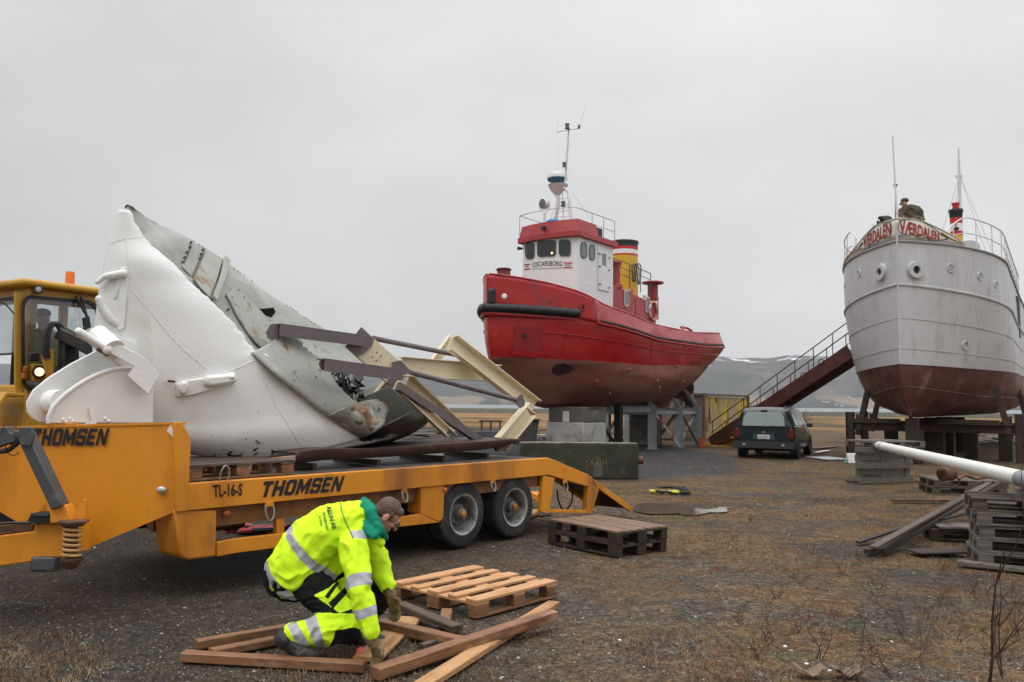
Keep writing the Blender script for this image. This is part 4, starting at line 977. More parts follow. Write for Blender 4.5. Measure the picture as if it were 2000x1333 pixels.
def onside(x,y,e=.012): p=hit(TG,x,y,'x',HW+e); return p
def onfront(x,y,e=.012):
    p,n=cast(TG,x,y,wh_bv)
    return p+n*e
glass=mat('tug_glass',(.02,.024,.028),rough=.08,spec=.6)
glass2=mat('pale_glass',(.16,.19,.21),rough=.12,spec=.6)
def rrect(x0,y0,x1,y1,r=.25,slx=0,sly=0):
    w_=x1-x0;h_=y1-y0;o=[]
    for cx_,cy_,a0 in ((x0+r*w_,y0+r*h_,180),(x1-r*w_,y0+r*h_,270),(x1-r*w_,y1-r*h_,0),(x0+r*w_,y1-r*h_,90)):
        for k in range(4):
            a=math.radians(a0+k*30); o.append((cx_+r*w_*math.cos(a),cy_+r*h_*math.sin(a)))
    return [(x,y+sly*(x-x0)) for x,y in o]
def window(poly,fn,fr='tug_frame',gl=glass,parent=TG,name='window',grow=1.0,T=TG,pe=.003):
    P0=[fn(x,y) for x,y in poly]; c=sum(P0,Vector())/len(P0)
    nn=(P0[0]-c).cross(P0[3]-c).normalized(); inv=WM[T].inverted(); v=inv@CAM-c
    if nn.dot(v)<0: nn=-nn
    mb=MB(); out=[c+(p-c)*1.10 for p in P0]; k=len(P0)
    mb.grid([[p+nn*0 for p in out+[out[0]]],[p+nn*.015 for p in out+[out[0]]],[p+nn*.015 for p in P0+[P0[0]]],[p-nn*.004 for p in P0+[P0[0]]]])
    f=mb.build(name,M['wframe'],parent)
    mb=MB(); mb.prism([p+nn*pe for p in P0],-nn*.02); mb.build('pane',gl,f); return f
M['wframe']=mat('window_rubber',(.05,.05,.05),rough=.6)
M['wframe_w']=mat('window_frame_pale',(.5,.5,.5),rough=.4)
for pl,gl in ((rrect(1028,476.5,1044,505,.3,0,-.06),glass),(rrect(1052,472.5,1085,501,.18,0,-.06),glass),(rrect(1093,470,1114,499,.22,0,0.),glass)):
    window(pl,lambda x,y:onfront(x,y,.03),gl=gl,pe=.012)
for pl in (rrect(1134.5,474,1146,503,.35,0,.1),rrect(1151,479,1161.5,507,.35,0,.1)): window(pl,onside,gl=glass2)
mb=MB(); mb.ell(onfront(1079,495,.03),(.035,.035,.035)); mb.build('lamp_glow',mat('lamp_lit',(1,.6,.25),emit=(1,.55,.2,6)),wh)
dr=[Vector((HW+.001,onside(1166,482).y,onside(1166,482).z)),onside(1189,495),onside(1191,575),onside(1168,566)]
dA=onside(1168,484);dB=onside(1189,492);dC=onside(1190,575);dD=onside(1168,566)
mb=MB(); yA,yB=dA.y,(dB.y+dC.y)/2; z0_,z1_=dD.z,dA.z; mb.box((HW+.02,(yA+yB)/2,(z0_+z1_)/2),(.035,yB-yA,z1_-z0_)); dd=mb.build('door',white2,TG,bevel=.015)
mb=MB(); mb.box((HW+.045,(yA+yB)/2,z1_-.38),(.01,.26,.42)); mb.build('door_window',glass2,dd)
for zz in (z0_+.2,z0_+.85,z1_-.22):
    mb=MB(); mb.box((HW+.055,yA+.06,zz),(.03,.14,.035)); mb.build('door_dog','dgray',dd)
    mb=MB(); mb.box((HW+.055,yB-.05,zz-.05),(.03,.10,.03)); mb.build('door_dog','dgray',dd)
disc(TG,wh_bv,1147,555,.035,0,white2,'vent_knob')
letters('boat_name','OSCARSBORG',lambda u,v:onfront(1040+(1098-1040)*u,522.5-9.5*v-2.0*u+1.5*math.sin(math.pi*u)*-1.2,.014),'black',wh,bold=.004,spacing=1.05)
for (xa,xb) in ((1024,1036),(1101,1118)):
    for k,(dy,mt_) in enumerate(((0,'stripe_r'),(4.6,'stripe_b'),(8.8,'stripe_r'))):
        M.setdefault('stripe_r',mat('stripe_red',(.5,.02,.02))); M.setdefault('stripe_b',mat('stripe_dark',(.03,.03,.05)))
        sh=(k-1)*1.2*(1 if xa>1050 else -1); y_=515.5+dy - (2.5 if xa>1050 else -1.2)
        th_=2.4 if k!=1 else 1.5
        s_= -.12 if xa<1050 else 0
        P_=[onfront(xa+(2 if k==1 else 0),y_,.014),onfront(xb-(3 if k==1 else 0),y_+s_*12,.014),onfront(xb-(3 if k==1 else 0),y_+th_+s_*12,.014),onfront(xa+(2 if k==1 else 0),y_+th_,.014)]
        mb=MB(); mb.add(P_,[(0,1,2,3)]); mb.build('name_stripe',M[mt_],wh)
mb=MB(); mb.tube([onfront(x,525.5-1.8*(x-1038)/60,.014) for x in (1038,1052,1068,1084,1100)],.006,4); mb.build('name_underline','black',wh)
# superstructure aft (deckhouse), red
dk=mat('deckhouse_red',(.40,.055,.06),[((.20,.015,.02),1.2,.45,.7,(1,1,.3)),((.48,.16,.16),2,.6,.8,(1,1,.35))],.45,bump=(4,.15,.02),var=.08)
zdk=hit(TG,1210,553,'x',1.05).z; DY1=hit(TG,1281,590,'x',1.05)
DE=DY1.y
mb=MB(); zq=6.0
pa=hit(TG,1199,551,'x',1.05); 
mb.prism([Vector((1.05,5.0,4.3)),Vector((1.05,DE,4.3)),Vector((1.05,DE,DY1.z-.12)),Vector((1.05,5.0,pa.z+.05))],(-2.1,0,0)); dh=mb.build('deckhouse',dk,TG,bevel=.02)
for x0,y0,x1,y1 in ((1219.5,569.5,1227,596),(1261.5,583,1268.5,608)):
    q=[hit(TG,x,y,'x',1.062) for x,y in rrect(x0,y0,x1,y1,.25)]; 
    c=sum(q,Vector())/len(q); mb=MB(); out=[c+(p-c)*1.25 for p in q]; mb.grid([[p for p in out+[out[0]]],[p+Vector((.02,0,0)) for p in out+[out[0]]],[p+Vector((.02,0,0)) for p in q+[q[0]]]]); f=mb.build('window','wframe_w',dh); mb=MB(); mb.add([p+Vector((.008,0,0)) for p in q],[tuple(range(len(q)))]); mb.build('pane',glass2,f)
q=[hit(TG,x,y,'x',1.054) for x,y in ((1241,583),(1256,589),(1256,626),(1241,620))]; mb=MB(); mb.prism(q,(.02,0,0)); mb.build('deckhouse_door',dk,dh,bevel=.004)
mb=MB(); c=hit(TG,1276,608,'x',1.09); mb.tube([c+Vector((0,math.cos(a)*.32,math.sin(a)*.36)) for a in np.linspace(0,2*math.pi,21)[:-1]],.06,8,closed=True); mb.build('life_ring',mat('ring_orange',(.45,.16,.10),[((.6,.55,.5),5,.5,.55)]),TG)
mb=MB(); mb.ell(hit(TG,1258.5,578,'x',1.12),(.07,.11,.12)); mb.build('flood_lamp','white',dh)
for x,y in ((1214,562),(1234,571)):
    c=hit(TG,x,y,'x',1.12); mb=MB(); mb.prism([c+Vector((0,-.12,0)),c+Vector((0,.12,0)),c+Vector((0,.02,.14))],(-.1,0,0)); mb.build('lamp_bracket',dk,dh)
mb=MB(); mb.tube([hit(TG,1283,581,'x',1.1),hit(TG,1285,581,'x',1.15),hit(TG,1285,625,'x',1.15)],.025,6); mb.build('handrail',dk,TG)
# funnel
fc=hit(TG,1218,478,'x',0); fy=fc.y; fr=.58
pz=lambda py:hit(TG,1218,py,'y',fy-fr).z
prof=[(552,'yellow'),(497,'yellow'),(493.5,'stripe_r'),(485,'white'),(479,'stripe_r'),(471,'fblack'),(467,'fblack')]
M['yellow']=mat('funnel_yellow',(.62,.38,.02),[((.35,.2,.03),2.5,.55,.75,(1,1,.3))],.4); M['fblack']=mat('funnel_black',(.02,.022,.025),rough=.5)
fun=None
for i,((ya,_),(yb,mt_)) in enumerate(zip(prof[:-1],prof[1:])):
    za=pz(ya) if i else 5.2; zb=pz(yb); mb=MB(); e=.0 if i<5 else .015
    mb.lathe([(fr+e,za),(fr+e,zb)] if i<5 else [(fr+.03,za),(fr+.03,zb),(fr-.05,zb),(fr-.05,zb-.3),(0,zb-.3)],(0,fy,0),(0,0,1),36)
    o=mb.build('funnel' if i==0 else 'funnel_band',M[mt_],TG if i==0 else fun)
    if i==0: fun=o
mb=MB(); a=hit(TG,1243,528,'x',.75); 
for dx in (-.1,0,.1): 
    pts=spline([a+Vector((dx*.5,-.2,-.5)),a+Vector((dx,-.18,.1)),a+Vector((dx,0,.25)),a+Vector((dx,.2,.1)),a+Vector((dx*.5,.22,-.55))],5); mb.tube(pts,.022,6)
mb.build('hose_coil','dark',TG)
# aft rail
def railset(name,pts,hts,r,mt,T,posts=True,lower=(.5,)):
    """pts base points, rail height; one mesh"""
    mb=MB(); top=[p+Vector((0,0,hts)) for p in pts]; mb.tube(top,r,6)
    for f in lower: mb.tube([p+Vector((0,0,hts*f)) for p in pts],r*.8,5)
    for p in pts: mb.tube([p,p+Vector((0,0,hts))],r,6)
    return mb.build(name,mt,T)
zt=DY1.z-.1
pts=[hit(TG,x,y,'x',1.0) for x,y in ((1198,552),(1210,556),(1230,564),(1251,572),(1271,580))]
tops=[hit(TG,x,y,'x',1.0) for x,y in ((1198,505),(1210,509),(1230,517),(1251,526),(1271,535))]
mb=MB(); mb.tube(tops,.018,6); mb.tube([a.lerp(b,.45) for a,b in zip(pts,tops)],.014,5); mb.tube([a.lerp(b,.72) for a,b in zip(pts,tops)],.014,5)
for a,b in zip(pts,tops): mb.tube([a,b],.018,6)
mb.build('deckhouse_rail','dgray',TG)
# mushroom vents
def vent(x,ytop,ybot,r,rc,v,mt=dk,name='mushroom_vent'):
    c=hit(TG,x,ytop,'x',v); zb=hit(TG,x,ybot,'y',c.y).z; mb=MB(); hgt=c.z-zb
    mb.lathe([(r,-.3),(r,hgt*.78),(r*1.25,hgt*.78),(rc*.9,hgt*.82),(rc,hgt*.86),(rc,hgt*.96),(rc*.9,hgt),(0,hgt)],(c.x,c.y,zb),(0,0,1),20); return mb.build(name,mt,TG)
vent(1275,551,574,.22,.46,.3)
vent(1201,511,548,.2,.25,.9)
vent(984,525,538,.22,.24,.0,mat('rusty_red',(.20,.05,.03),[(RUST,4,.5,.7)]),'bow_bollard')
# radar mast
def P3(x,y,yy): return hit(TG,x,y,'y',yy)
my=4.6
whitem=mat('mast_white',(.66,.66,.66),[((.3,.2,.15),12,.68,.76)],.4)
mb=MB(); mb.tube([P3(1085,432,my),P3(1090,400,my),P3(1090,385,my),P3(1078,366,my)],[.07,.07,.08,.12],8); mb.build('radar_mast_leg',whitem,TG)
mb=MB(); mb.tube([P3(1117,434,my),P3(1113,400,my),P3(1111,376,my),P3(1095,362,my)],[.075,.07,.06,.06],8); mb.build('radar_mast_leg',whitem,TG)
mb=MB(); 
for y_ in (388,401,413,424): mb.tube([P3(1092,y_,my),P3(1112,y_-1,my)],.014,5)
mb.tube([P3(1098,372,my),P3(1101,432,my)],.02,5); mb.build('mast_ladder',whitem,TG)
c=P3(1090,362,my); mb=MB(); mb.lathe([(.1,-.35),(.3,-.12),(.38,0),(0,0)],c,(0,-.0,1),20); mb.build('radar_bracket',whitem,TG)
c=P3(1088.5,353,my); mb=MB(); mb.lathe([(.26,-.06),(.36,-.0),(.38,.06)],c,(0,0,1),28); mb.build('radar_base',mat('radar_blue',(.03,.12,.2),rough=.4),TG)
mb=MB(); mb.lathe([(.38,.06),(.385,.14),(.36,.22),(.25,.27),(0,.28)],c,(0,0,1),28); mb.build('radar_dome','white',TG)
mb=MB(); a,b=P3(1105,337,my),P3(1111,250,my); mb.tube([P3(1104,362,my),a,b],[.05,.045,.03],8); mb.tube([P3(1088,258,my),P3(1108,254.5,my),P3(1132,251,my)],.018,6)
for y_,s_ in ((283,1),(298,-1),(311,1),(339,1)):
    c_=P3(1108 if y_<330 else 1105,y_,my); mb.tube([c_,c_+Vector((s_*.14,0,0)),c_+Vector((s_*.15,0,.04))],.007,4)
mb.build('signal_mast',whitem,TG)
lampm=mat('lamp_glass_dark',(.10,.10,.09),rough=.3)
for x,y,s_ in ((1108,247,.085),(1102,322,.075),(1100,399,.085),(1131,248,.05)):
    c=P3(x,y,my-.1); mb=MB(); mb.lathe([(s_*1.1,-s_*1.1),(s_*1.1,-s_*.8),(s_*.85,-s_*.7),(s_*.85,s_*.7),(s_*1.1,s_*.8),(s_*.9,s_*1.2),(0,s_*1.3)],c,(0,0,1),14); mb.build('navigation_lamp',lampm,TG)
for x0,y0,x1,y1,r in ((1089,262,1089,228,.006),(1089,262,1092,336,.004),(1132,247,1144,205,.006)):
    mb=MB(); mb.tube([P3(x0,y0,my),P3(x1,y1,my)],r,4); mb.build('whip_aerial',whitem,TG)
for x0,y0,x1,y1 in ((1117,376,1150,424),(1086,398,1074,432)):
    mb=MB(); mb.tube([P3(x0,y0,my),P3(x1,y1,my+.2)],.005,4); mb.build('mast_stay','dgray',TG)
c=P3(1059,398,3.9); mb=MB(); mb.lathe([(.0,.0),(.185,.0),(.2,.03),(.2,.08),(.17,.22),(.08,.3),(0,.3)],c,(.25,1,.05),24); mb.build('searchlight',whitem,TG)
mb=MB(); dv=Vector((.25,1,.05)).normalized(); mb.lathe([(.18,0),(0,-.02)],c-dv*.005,dv,24); mb.build('searchlight_glass',mat('lamp_gray_glass',(.12,.13,.13),rough=.15),TG)
mb=MB(); c2=c+dv*.12; mb.tube([c2+Vector((-.22,0,.0)),c2+Vector((-.22,0,-.2)),c2+Vector((0,0,-.38)),c2+Vector((.22,0,-.2)),c2+Vector((.22,0,0))],.016,6); mb.tube([c2+Vector((0,0,-.38)),c2+Vector((0,0,-.75))],.05,8); mb.build('searchlight_yoke',whitem,TG)
# roof rail
zr2=zr+.2
seq=[(1024,434),(1028,430),(1038,427),(1060,424),(1090,421),(1130,420),(1140,422),(1158,430),(1175,438),(1192,447)]
vals=[-1.1,-1.15,None,None,None,None,None,1.15,1.15,1.15]
rp=[Vector((-1.2,5.6,zr+1.0)),Vector((-1.2,3.3,zr+1.0)),Vector((-.6,3.1,zr+1.0)),Vector((0,3.05,zr+1.)),Vector((.6,3.1,zr+1.)),Vector((1.2,3.3,zr+1.)),Vector((1.2,4.4,zr+1.)),Vector((1.2,5.2,zr+1.)),Vector((1.2,6.0,zr+1.))]
mb=MB(); mb.tube(rp,.017,6); mb.tube([p-Vector((0,0,.4)) for p in rp[5:]],.013,6)
for p in rp[:1]+rp[1:2]+rp[6:]: mb.tube([p,Vector((p.x,p.y,zr+.2))],.017,6)
mb.build('roof_rail',mat('rail_pale',(.5,.5,.5),metal=.2,rough=.4),ro)
mb=MB(); c=P3(1080,433,3.9); mb.ell(c,(.28,.18,.10)); mb.build('blue_tarpaulin',mat('blue_tarp',(.03,.22,.5),rough=.4),TG)
mb=MB(); mb.box((.98,5.0,zr+.42),(.04,.9,.42)); mb.box((.6,4.6,zr+.42),(.8,.04,.42)); mb.build('roof_hatch','fblack',TG)
mb=MB(); mb.lathe([(.07,0),(.05,.12),(.03,.2),(0,.2)],onfront(1018,475,.0) if False else Vector((-HW-.28,WF+.05,zr-.12)),(0.6,.8,0),14); mb.build('horn','fblack',TG)
c=cast(TG,1061,452,wh_bv); mb=MB(); c=Vector((0.02,WF-.50,zr+.36)); mb.prism([c+Vector((-.1,0,.06)),c+Vector((.1,0,.06)),c+Vector((.06,0,-.08)),c+Vector((-.06,0,-.08))],(0,.12,0)); mb.build('floodlight','fblack',TG,bevel=.01)
# aft fittings
mb=MB(); mb.tube([hit(TG,1333,638,'x',2.2),hit(TG,1337,676,'x',2.55)],.05,8); mb.build('bulwark_brace',redm,TG)
mb=MB(); mb.tube(spline([hit(TG,1330,640,'x',1.6),hit(TG,1341,641,'x',1.6),hit(TG,1351,647,'x',1.6)],4),.05,8); mb.build('towing_bow',redm,TG)
mb=MB(); mb.tube(spline([Vector((1.2,15.35,4.42)),Vector((.6,15.95,4.42)),Vector((0,16.1,4.42)),Vector((-.6,15.95,4.42)),Vector((-1.2,15.35,4.42))],4),.13,10); mb.build('stern_fender','dark',TG)
mb=MB(); c=Vector((.0,14.3,2.05)); 
for k in range(4):
    a=k*math.pi/2+.6; R=Matrix.Rotation(a,3,'Y')@Matrix.Rotation(.6,3,'Z'); mb.ell(c+Matrix.Rotation(a,3,'Y')@Vector((0,0,.42)),(.24,.03,.38),Matrix.Rotation(a,3,'Y')@Matrix.Rotation(.5,3,'Z'))
mb.lathe([(.12,-.2),(.12,.2),(0,.3)],c,(0,1,0),12); mb.build('propeller',mat('propeller_bronze',(.09,.075,.05),metal=.5,rough=.5),TG)
mb=MB(); mb.prism([Vector((.06,14.6,1.5)),Vector((.06,15.4,1.6)),Vector((.06,15.4,3.2)),Vector((.06,14.7,3.2))],(-.12,0,0)); mb.build('rudder',anti,TG,bevel=.02)
# ---- gray steel stand + concrete pillars under the tug
ST=thing('boat_stand','gray galvanised steel stand with crossed braces under the red tugboat','boat stand',mat4=WM[TG])
gp=[hit(ST,x,y,'z',0) for x,y in ((1274,876),(1325,874),(1364,866))]
sy=[8.7,10.9,12.9]
px_leg=[hit(ST,1274,840,'y',sy[0]).x,hit(ST,1326,840,'y',sy[1]).x,hit(ST,1362,838,'y',sy[2]).x]
zt=1.72
for i,(yy,xx) in enumerate(zip(sy,px_leg)):
    mb=MB(); mb.beam((xx,yy,0),(xx,yy,zt),.22,.22,up=(0,1,0)) if False else None
    w_=.28
    mb.box((xx,yy-.1,zt/2),(.28,.014,zt)); mb.box((xx,yy+.1,zt/2),(.28,.014,zt)); mb.box((xx,yy,zt/2),(.012,.186,zt)); mb.box((xx,yy,.01),(.4,.4,.02)); mb.build('stand_leg','galv',ST)
    x2=xx-3.4
    mb=MB(); mb.box((x2,yy-.1,zt/2),(.28,.014,zt)); mb.box((x2,yy+.1,zt/2),(.28,.014,zt)); mb.box((x2,yy,zt/2),(.012,.186,zt)); mb.build('stand_leg','galv',ST)
    hbeam('cross_girder',(xx-.145,yy,zt-.25),(x2+.145,yy,zt-.25),.22,.28,'galv','I',T=ST)
    bvv=lh; 
    o_=Vector((xx-.0,yy,zt-.05)); top=None
    hbeam('hull_prop',o_,o_+Vector((-.62,-.0,.75)),.12,.14,'galv','I',up=(0,1,0),T=ST)
    hbeam('hull_prop',Vector((x2,yy,zt-.05)),Vector((x2+.62,yy,zt+.7)),.12,.14,'galv','I',up=(0,1,0),T=ST)
for i in (0,1):
    a=Vector((px_leg[i],sy[i]+.12,zt-.25));b=Vector((px_leg[i+1],sy[i+1]-.12,zt-.25)); hbeam('side_girder',a,b,.15,.22,'galv','I',T=ST)
    M.setdefault('redwhite',mat('red_white_brace',(.45,.44,.42),[((.4,.03,.03),2.2,.58,.6)],.5))
    a.z=zt-.35; b.z=.06
    hbeam('cross_brace',a+Vector((.04,0,0)),b+Vector((.04,0,0)),.10,.10,'redwhite' if i==0 else 'dark','L',T=ST)
    a.z=.06;b.z=zt-.35; hbeam('cross_brace',a-Vector((.08,0,0)),b-Vector((.08,0,0)),.10,.10,'brown' if i==0 else mat('pale_brace',(.4,.4,.38)),'L',T=ST)
# front part of the stand seen under the bow half
for px_,d_ in ((1156,1),(1208,0)):
    q=hit(ST,px_,840,'y',6.2); mb=MB(); mb.box((q.x,6.2,zt/2),(.26,.22,zt)); mb.build('stand_leg','galv' if d_ else 'dark',ST)
qa=hit(ST,1156,815,'y',6.2);qb=hit(ST,1206,815,'y',6.2)
hbeam('cross_brace',(qa.x,6.3,1.4),(qb.x,6.3,.1),.1,.1,'dark','L',T=ST); hbeam('cross_brace',(qb.x,6.5,1.4),(qa.x,6.5,.1),.1,.1,'cream','L',T=ST)
hbeam('cross_girder',(qa.x-.3,6.2,1.56),(px_leg[0]-.15,sy[0]-1.9,1.56),.2,.24,'galv','I',T=ST)
hbeam('side_girder',(px_leg[0]-.3,sy[0]-2.,1.56),(px_leg[0]-.02,sy[0]-.12,1.56),.2,.24,'galv','I',T=ST)
conc=mat('old_concrete',(.12,.112,.10),[((.22,.21,.20),.9,.55,.62),((.07,.065,.06),2.2,.5,.66),((.20,.09,.04),2.5,.63,.72)],.85,bump=((6,.4,.02),(50,.3,.004)),var=.15)
def pillar(label,x0,x1,yt,yy,hz_,extra=False):
    a=hit(TG,x0,yt,'y',yy); b=hit(TG,x1,yt,'y',yy); w_=abs(b.x-a.x)
    P=thing('concrete_pillar',label,'pillar',WM[TG]@Vector(((a.x+b.x)/2,yy+w_/2,0)),37,'concrete pillars under the tugboat')
    mb=MB(); mb.box((0,0,hz_*.34),(w_,w_,hz_*.68)); mb.build('lower_block',mat('whitewashed_concrete',(.40,.39,.37),[((.18,.17,.16),1.3,.5,.64),((.10,.09,.08),3,.6,.72),((.22,.10,.05),2.2,.66,.74)],.85,bump=(6,.4,.02)) if extra else conc,P,bevel=.03)
    mb=MB(); mb.box((0.03,0,hz_*.68+.002+hz_*.16),(w_*.97,w_*.97,hz_*.32)); mb.build('upper_block',conc,P,bevel=.03)
    mb=MB(); mb.box((0,0,hz_-.02),(w_*1.04,w_*.6,.06)); mb.build('packing_plank','oldwood',P)
    if extra:
        mb=MB(); mb.box((.05,-w_/2-.01,hz_*.80),(.26,.012,.36)); mb.build('notice_sheet',mat('paper',(.6,.6,.6)),P)
        mb=MB(); mb.lathe([(.05,0),(.05,-.02),(0,-.02)],(-.1,-w_/2+.012,hz_*.38),(0,-1,0),12); mb.build('drain_hole','dark',P)
    return P
pillar('whitewashed concrete pillar with a notice under the bow of the red tug',1068,1140,797,3.2,1.62,True)
pillar('plain dark concrete pillar behind the legs of the steel stand',1230,1272,800,11.2,1.6)
# ================================================================ WHITE SHIP
os_=atY(1752,468,24); VS=thing('white_ship','gray white riveted ship with red painted bottom and a name board standing on steel cradles','ship',(os_.x,os_.y,0),35)
vh=Hull([
 dict(z=[(0,1.42),(20,1.42)],b=.14,s0=1.55,s1=19,fl=1.2,fe=.9,rl=3.,re=.8),
 dict(z=[(0,1.72),(3,1.52),(20,1.52)],b=1.35,s0=.95,s1=19.5,fl=8,fe=1.05,rl=6.,re=.8),
 dict(z=[(0,2.1),(4,1.8),(20,1.8)],b=2.05,s0=.45,s1=20.,fl=8.3,fe=1.0,rl=6.,re=.7),
 dict(z=[(0,2.55),(4,2.3),(20,2.3)],b=2.4,s0=.14,s1=20.5,fl=8.2,fe=.95,rl=6.,re=.6),
 dict(z=[(0,2.98),(3,2.92),(20,2.95)],b=2.5,s0=.02,s1=21,fl=7.1,fe=.93,rl=5.,re=.6),
 dict(z=[(0,4.1),(4,3.85),(8,3.7),(20,3.7)],b=2.53,s0=0.,s1=21.5,fl=6.1,fe=.92,rl=5.,re=.6),
 dict(z=[(0,5.35),(4,5.0),(8,4.62),(20,4.5)],b=2.53,s0=0.,s1=21.8,fl=5.2,fe=.91,rl=5.,re=.55),
 dict(z=[(0,6.64),(1.5,6.6),(4,6.45),(7,6.25),(9.5,6.05),(20,5.6)],b=2.46,s0=0.,s1=21.8,fl=4.7,fe=.90,rl=5.,re=.55)])
gwh=mat('gray_white_hull_paint',(.48,.48,.49),[((.55,.55,.56),1.4,.5,.75,(1,1,.4)),((.34,.33,.33),2.3,.55,.75,(1,1,.4)),((.35,.26,.22),14,.72,.78),((.30,.24,.20),3.5,.64,.76,(1,1,.12))],.42,bump=((2.5,.3,.03),(36,.2,.005)),var=.04,rvar=.1)
vanti=mat('ship_red_bottom',(.12,.038,.034),[((.26,.18,.17),1.3,.54,.70,(1,1,.5)),((.05,.018,.018),1.,.5,.7),((.19,.06,.05),4,.55,.7)],.45,bump=((3,.25,.03),(40,.2,.004)),var=.15,rvar=.15)
vl=vh.part('bottom_plating',0,4,22,60,vanti,VS,dent=.006)
vu=vh.part('side_plating',4,7,26,80,gwh,VS,dent=.010)
vu_bv=bvh_of(vu); vl_bv=bvh_of(vl)
mb=MB(); mb.grid([vh.line(7,1,0,21.6,50,-.05,-.12),vh.line(7,-1,0,21.6,50,-.05,-.12)],flip=True); mb.build('deck','graywood',VS)
for sd in (1,-1):
    mb=MB(); mb.tube(vh.line(6,sd,.0,21,70,.01),.045,6); mb.build('rub_rail',gwh,VS)
    mb=MB(); mb.tube(vh.line(7,sd,.0,21.5,80,.012,.0),.04,6); mb.build('sheer_rail',mat('sheer_gray',(.28,.27,.27)),VS)
    for t,r in ((5.2,.012),(4.42,.012)):
        mb=MB(); mb.tube(vh.line(t,sd,.05,20,60,.004),r,5); mb.build('plate_seam',mat('seam_shadow_gray',(.40,.38,.38)),VS)
    mb=MB(); mb.tube(vh.line(4,sd,.0,20,60,.004),.014,5); mb.build('waterline_strip',vanti,VS)
    mb=MB(); mb.tube(vh.line(2.6,sd,.3,18,50,.004),.014,5); mb.build('bottom_seam',vanti,VS)
# stem bar
mb=MB(); st=[Vector((0,-.015,z)) for z in np.linspace(7.2,3.0,12)]; mb.tube(st,.03,8); mb.build('stem_bar',gwh,VS); mb=MB(); st=[Vector((0,vh.par(t)[0]['s0']-.02,vh.z(t,vh.par(t)[0]['s0']))) for t in np.linspace(3.9,0,14)]
mb.tube(st,[.032+.03*i/13 for i in range(14)],8); mb.build('forefoot_bar',vanti,VS)
# rivet rows
mb=MB()
for pts in ([(1895,498),(1885,560)],[(1940,560),(1950,700)],[(1905,600),(1915,640)],[(1668,560),(1672,600)],[(1870,600),(1860,700)]):
    for dx in (0,8):
        (x0,y0),(x1,y1)=pts
        for k in range(16):
            p,n=cast(VS,x0+(x1-x0)*k/15+dx,y0+(y1-y0)*k/15,vu_bv)
            if p is not None: mb.ell(p,(.018,.018,.018),n=6,m=4)
mb.build('rivets',gwh,VS)['kind']='stuff'
for x,y in ((1722,532),(1787,528)):
    o=disc(VS,vu_bv,x,y,.27,-.02,gwh,'hawse_pipe',.12,.12,26); disc(VS,vu_bv,x,y,.15,.004,'dark','hawse_opening',0,.01)
for x,y,r in ((1678,534,.13),(1650,557,.12),(1856,524,.15),(1914,540,.15),(1945,556,.13),(1885,675,.16)):
    disc(VS,vu_bv,x,y,r,-.01,gwh,'porthole',r*.72,.035,22)
    if r<.155: disc(VS,vu_bv,x,y,r*.72,.002,mat('port_glass_gray',(.33,.34,.35),rough=.25),'porthole_glass',0,.008)
# name board bulwark
def s_at(px,side,t=7,lo=.0,hi=12):
    """s where the sheer projects to image column px"""
    m_=WM[VS]; best=None
    for k in range(300):
        s=lo+(hi-lo)*k/299; x,y=proj(m_@vh.pt(t,s,side)); d=abs(x-px)
        if best is None or d<best[0]: best=(d,s)
    return best[1]
def board(side,prof):
    """prof: (px, rise in photo px)"""
    S_=[];Hh=[]
    for px_,rise in prof:
        s=0.0 if px_ in(1752,1750) else s_at(px_,side,hi=5.5); w=WM[VS]@vh.pt(7,s,side); dep=(w-CAM).dot(cF); S_.append(s);Hh.append(rise*dep/FPX)
    return S_,Hh
bR=board(1,[(1752,42),(1795,41),(1812,36),(1836,27),(1860,17),(1885,4)])
bL=board(-1,[(1750,42),(1738,41),(1708,40),(1692,30),(1678,20),(1664,11),(1650,3)])
crm=mat('name_board_cream',(.62,.60,.54),[((.5,.4,.25),5,.6,.75)],.5,var=.03)
def bfun(side,S_,Hh):
    so_=sorted(zip(S_,Hh)); xs=[a for a,b in so_];hs_=[b for a,b in so_]
    def f(s,v,e=0.):
        p=vh.pt(7,s,side); q=vh.pt(7,s+.01,side); tn=(q-p).normalized(); n=Vector((tn.y*side,-tn.x*side,0)).normalized(); hh=float(np.interp(s,xs,hs_))
        return p+Vector((0,0,.05+v*hh))+n*(e+.0*v)
    return f,xs,hs_
FR,xr,hr=bfun(1,*bR); FL,xl,hl=bfun(-1,*bL)
for F_,xs_,sd in((FR,xr,1),(FL,xl,-1)):
    mb=MB(); n=40; mb.grid([[F_(xs_[-1]*i/n,v) for i in range(n+1)] for v in (0,.33,.66,1)],flip=sd<0); nb=mb.build('name_board',crm,VS,solid=.03,off=-1)
    cap=MB(); cap.tube([F_(xs_[-1]*i/n,1.0) for i in range(n+1)],.022,6); cap.build('board_cap',crm,VS)
    if sd>0: nbR=nb
    else: nbL=nb
redl=mat('sign_red',(.33,.02,.02),rough=.5); grn=mat('scroll_green',(.035,.07,.035),rough=.5); yel=mat('scroll_yellow',(.5,.35,.08),rough=.5)
def invs(px_,side,t=7): return s_at(px_,side,t,0,5.5)
sA,sB=invs(1757,1),invs(1834,1)
def zt_(F_,s,z0): return F_(s,0).z
def letR(u,v):
    s=sA+(sB-sA)*u; p=FR(s,0,.012); h0=.20-.13*u; h1=.62-.33*u**1.2; p.z+=h0+(h1-h0)*v-.02; return p
letters('ship_name','VÆRDALEN',letR,redl,nbR,bold=.03,spacing=1.0)
sA2,sB2=invs(1741,-1),invs(1687,-1)
def letL(u,v):
    s=sB2+(sA2-sB2)*u; p=FL(s,0,.012); k=1-u; h0=.20-.10*k; h1=.62-.20*k**1.2; p.z+=h0+(h1-h0)*v-.02; return p
letters('ship_name','VÆRDALEN',letL,redl,nbL,bold=.03,spacing=1.0)
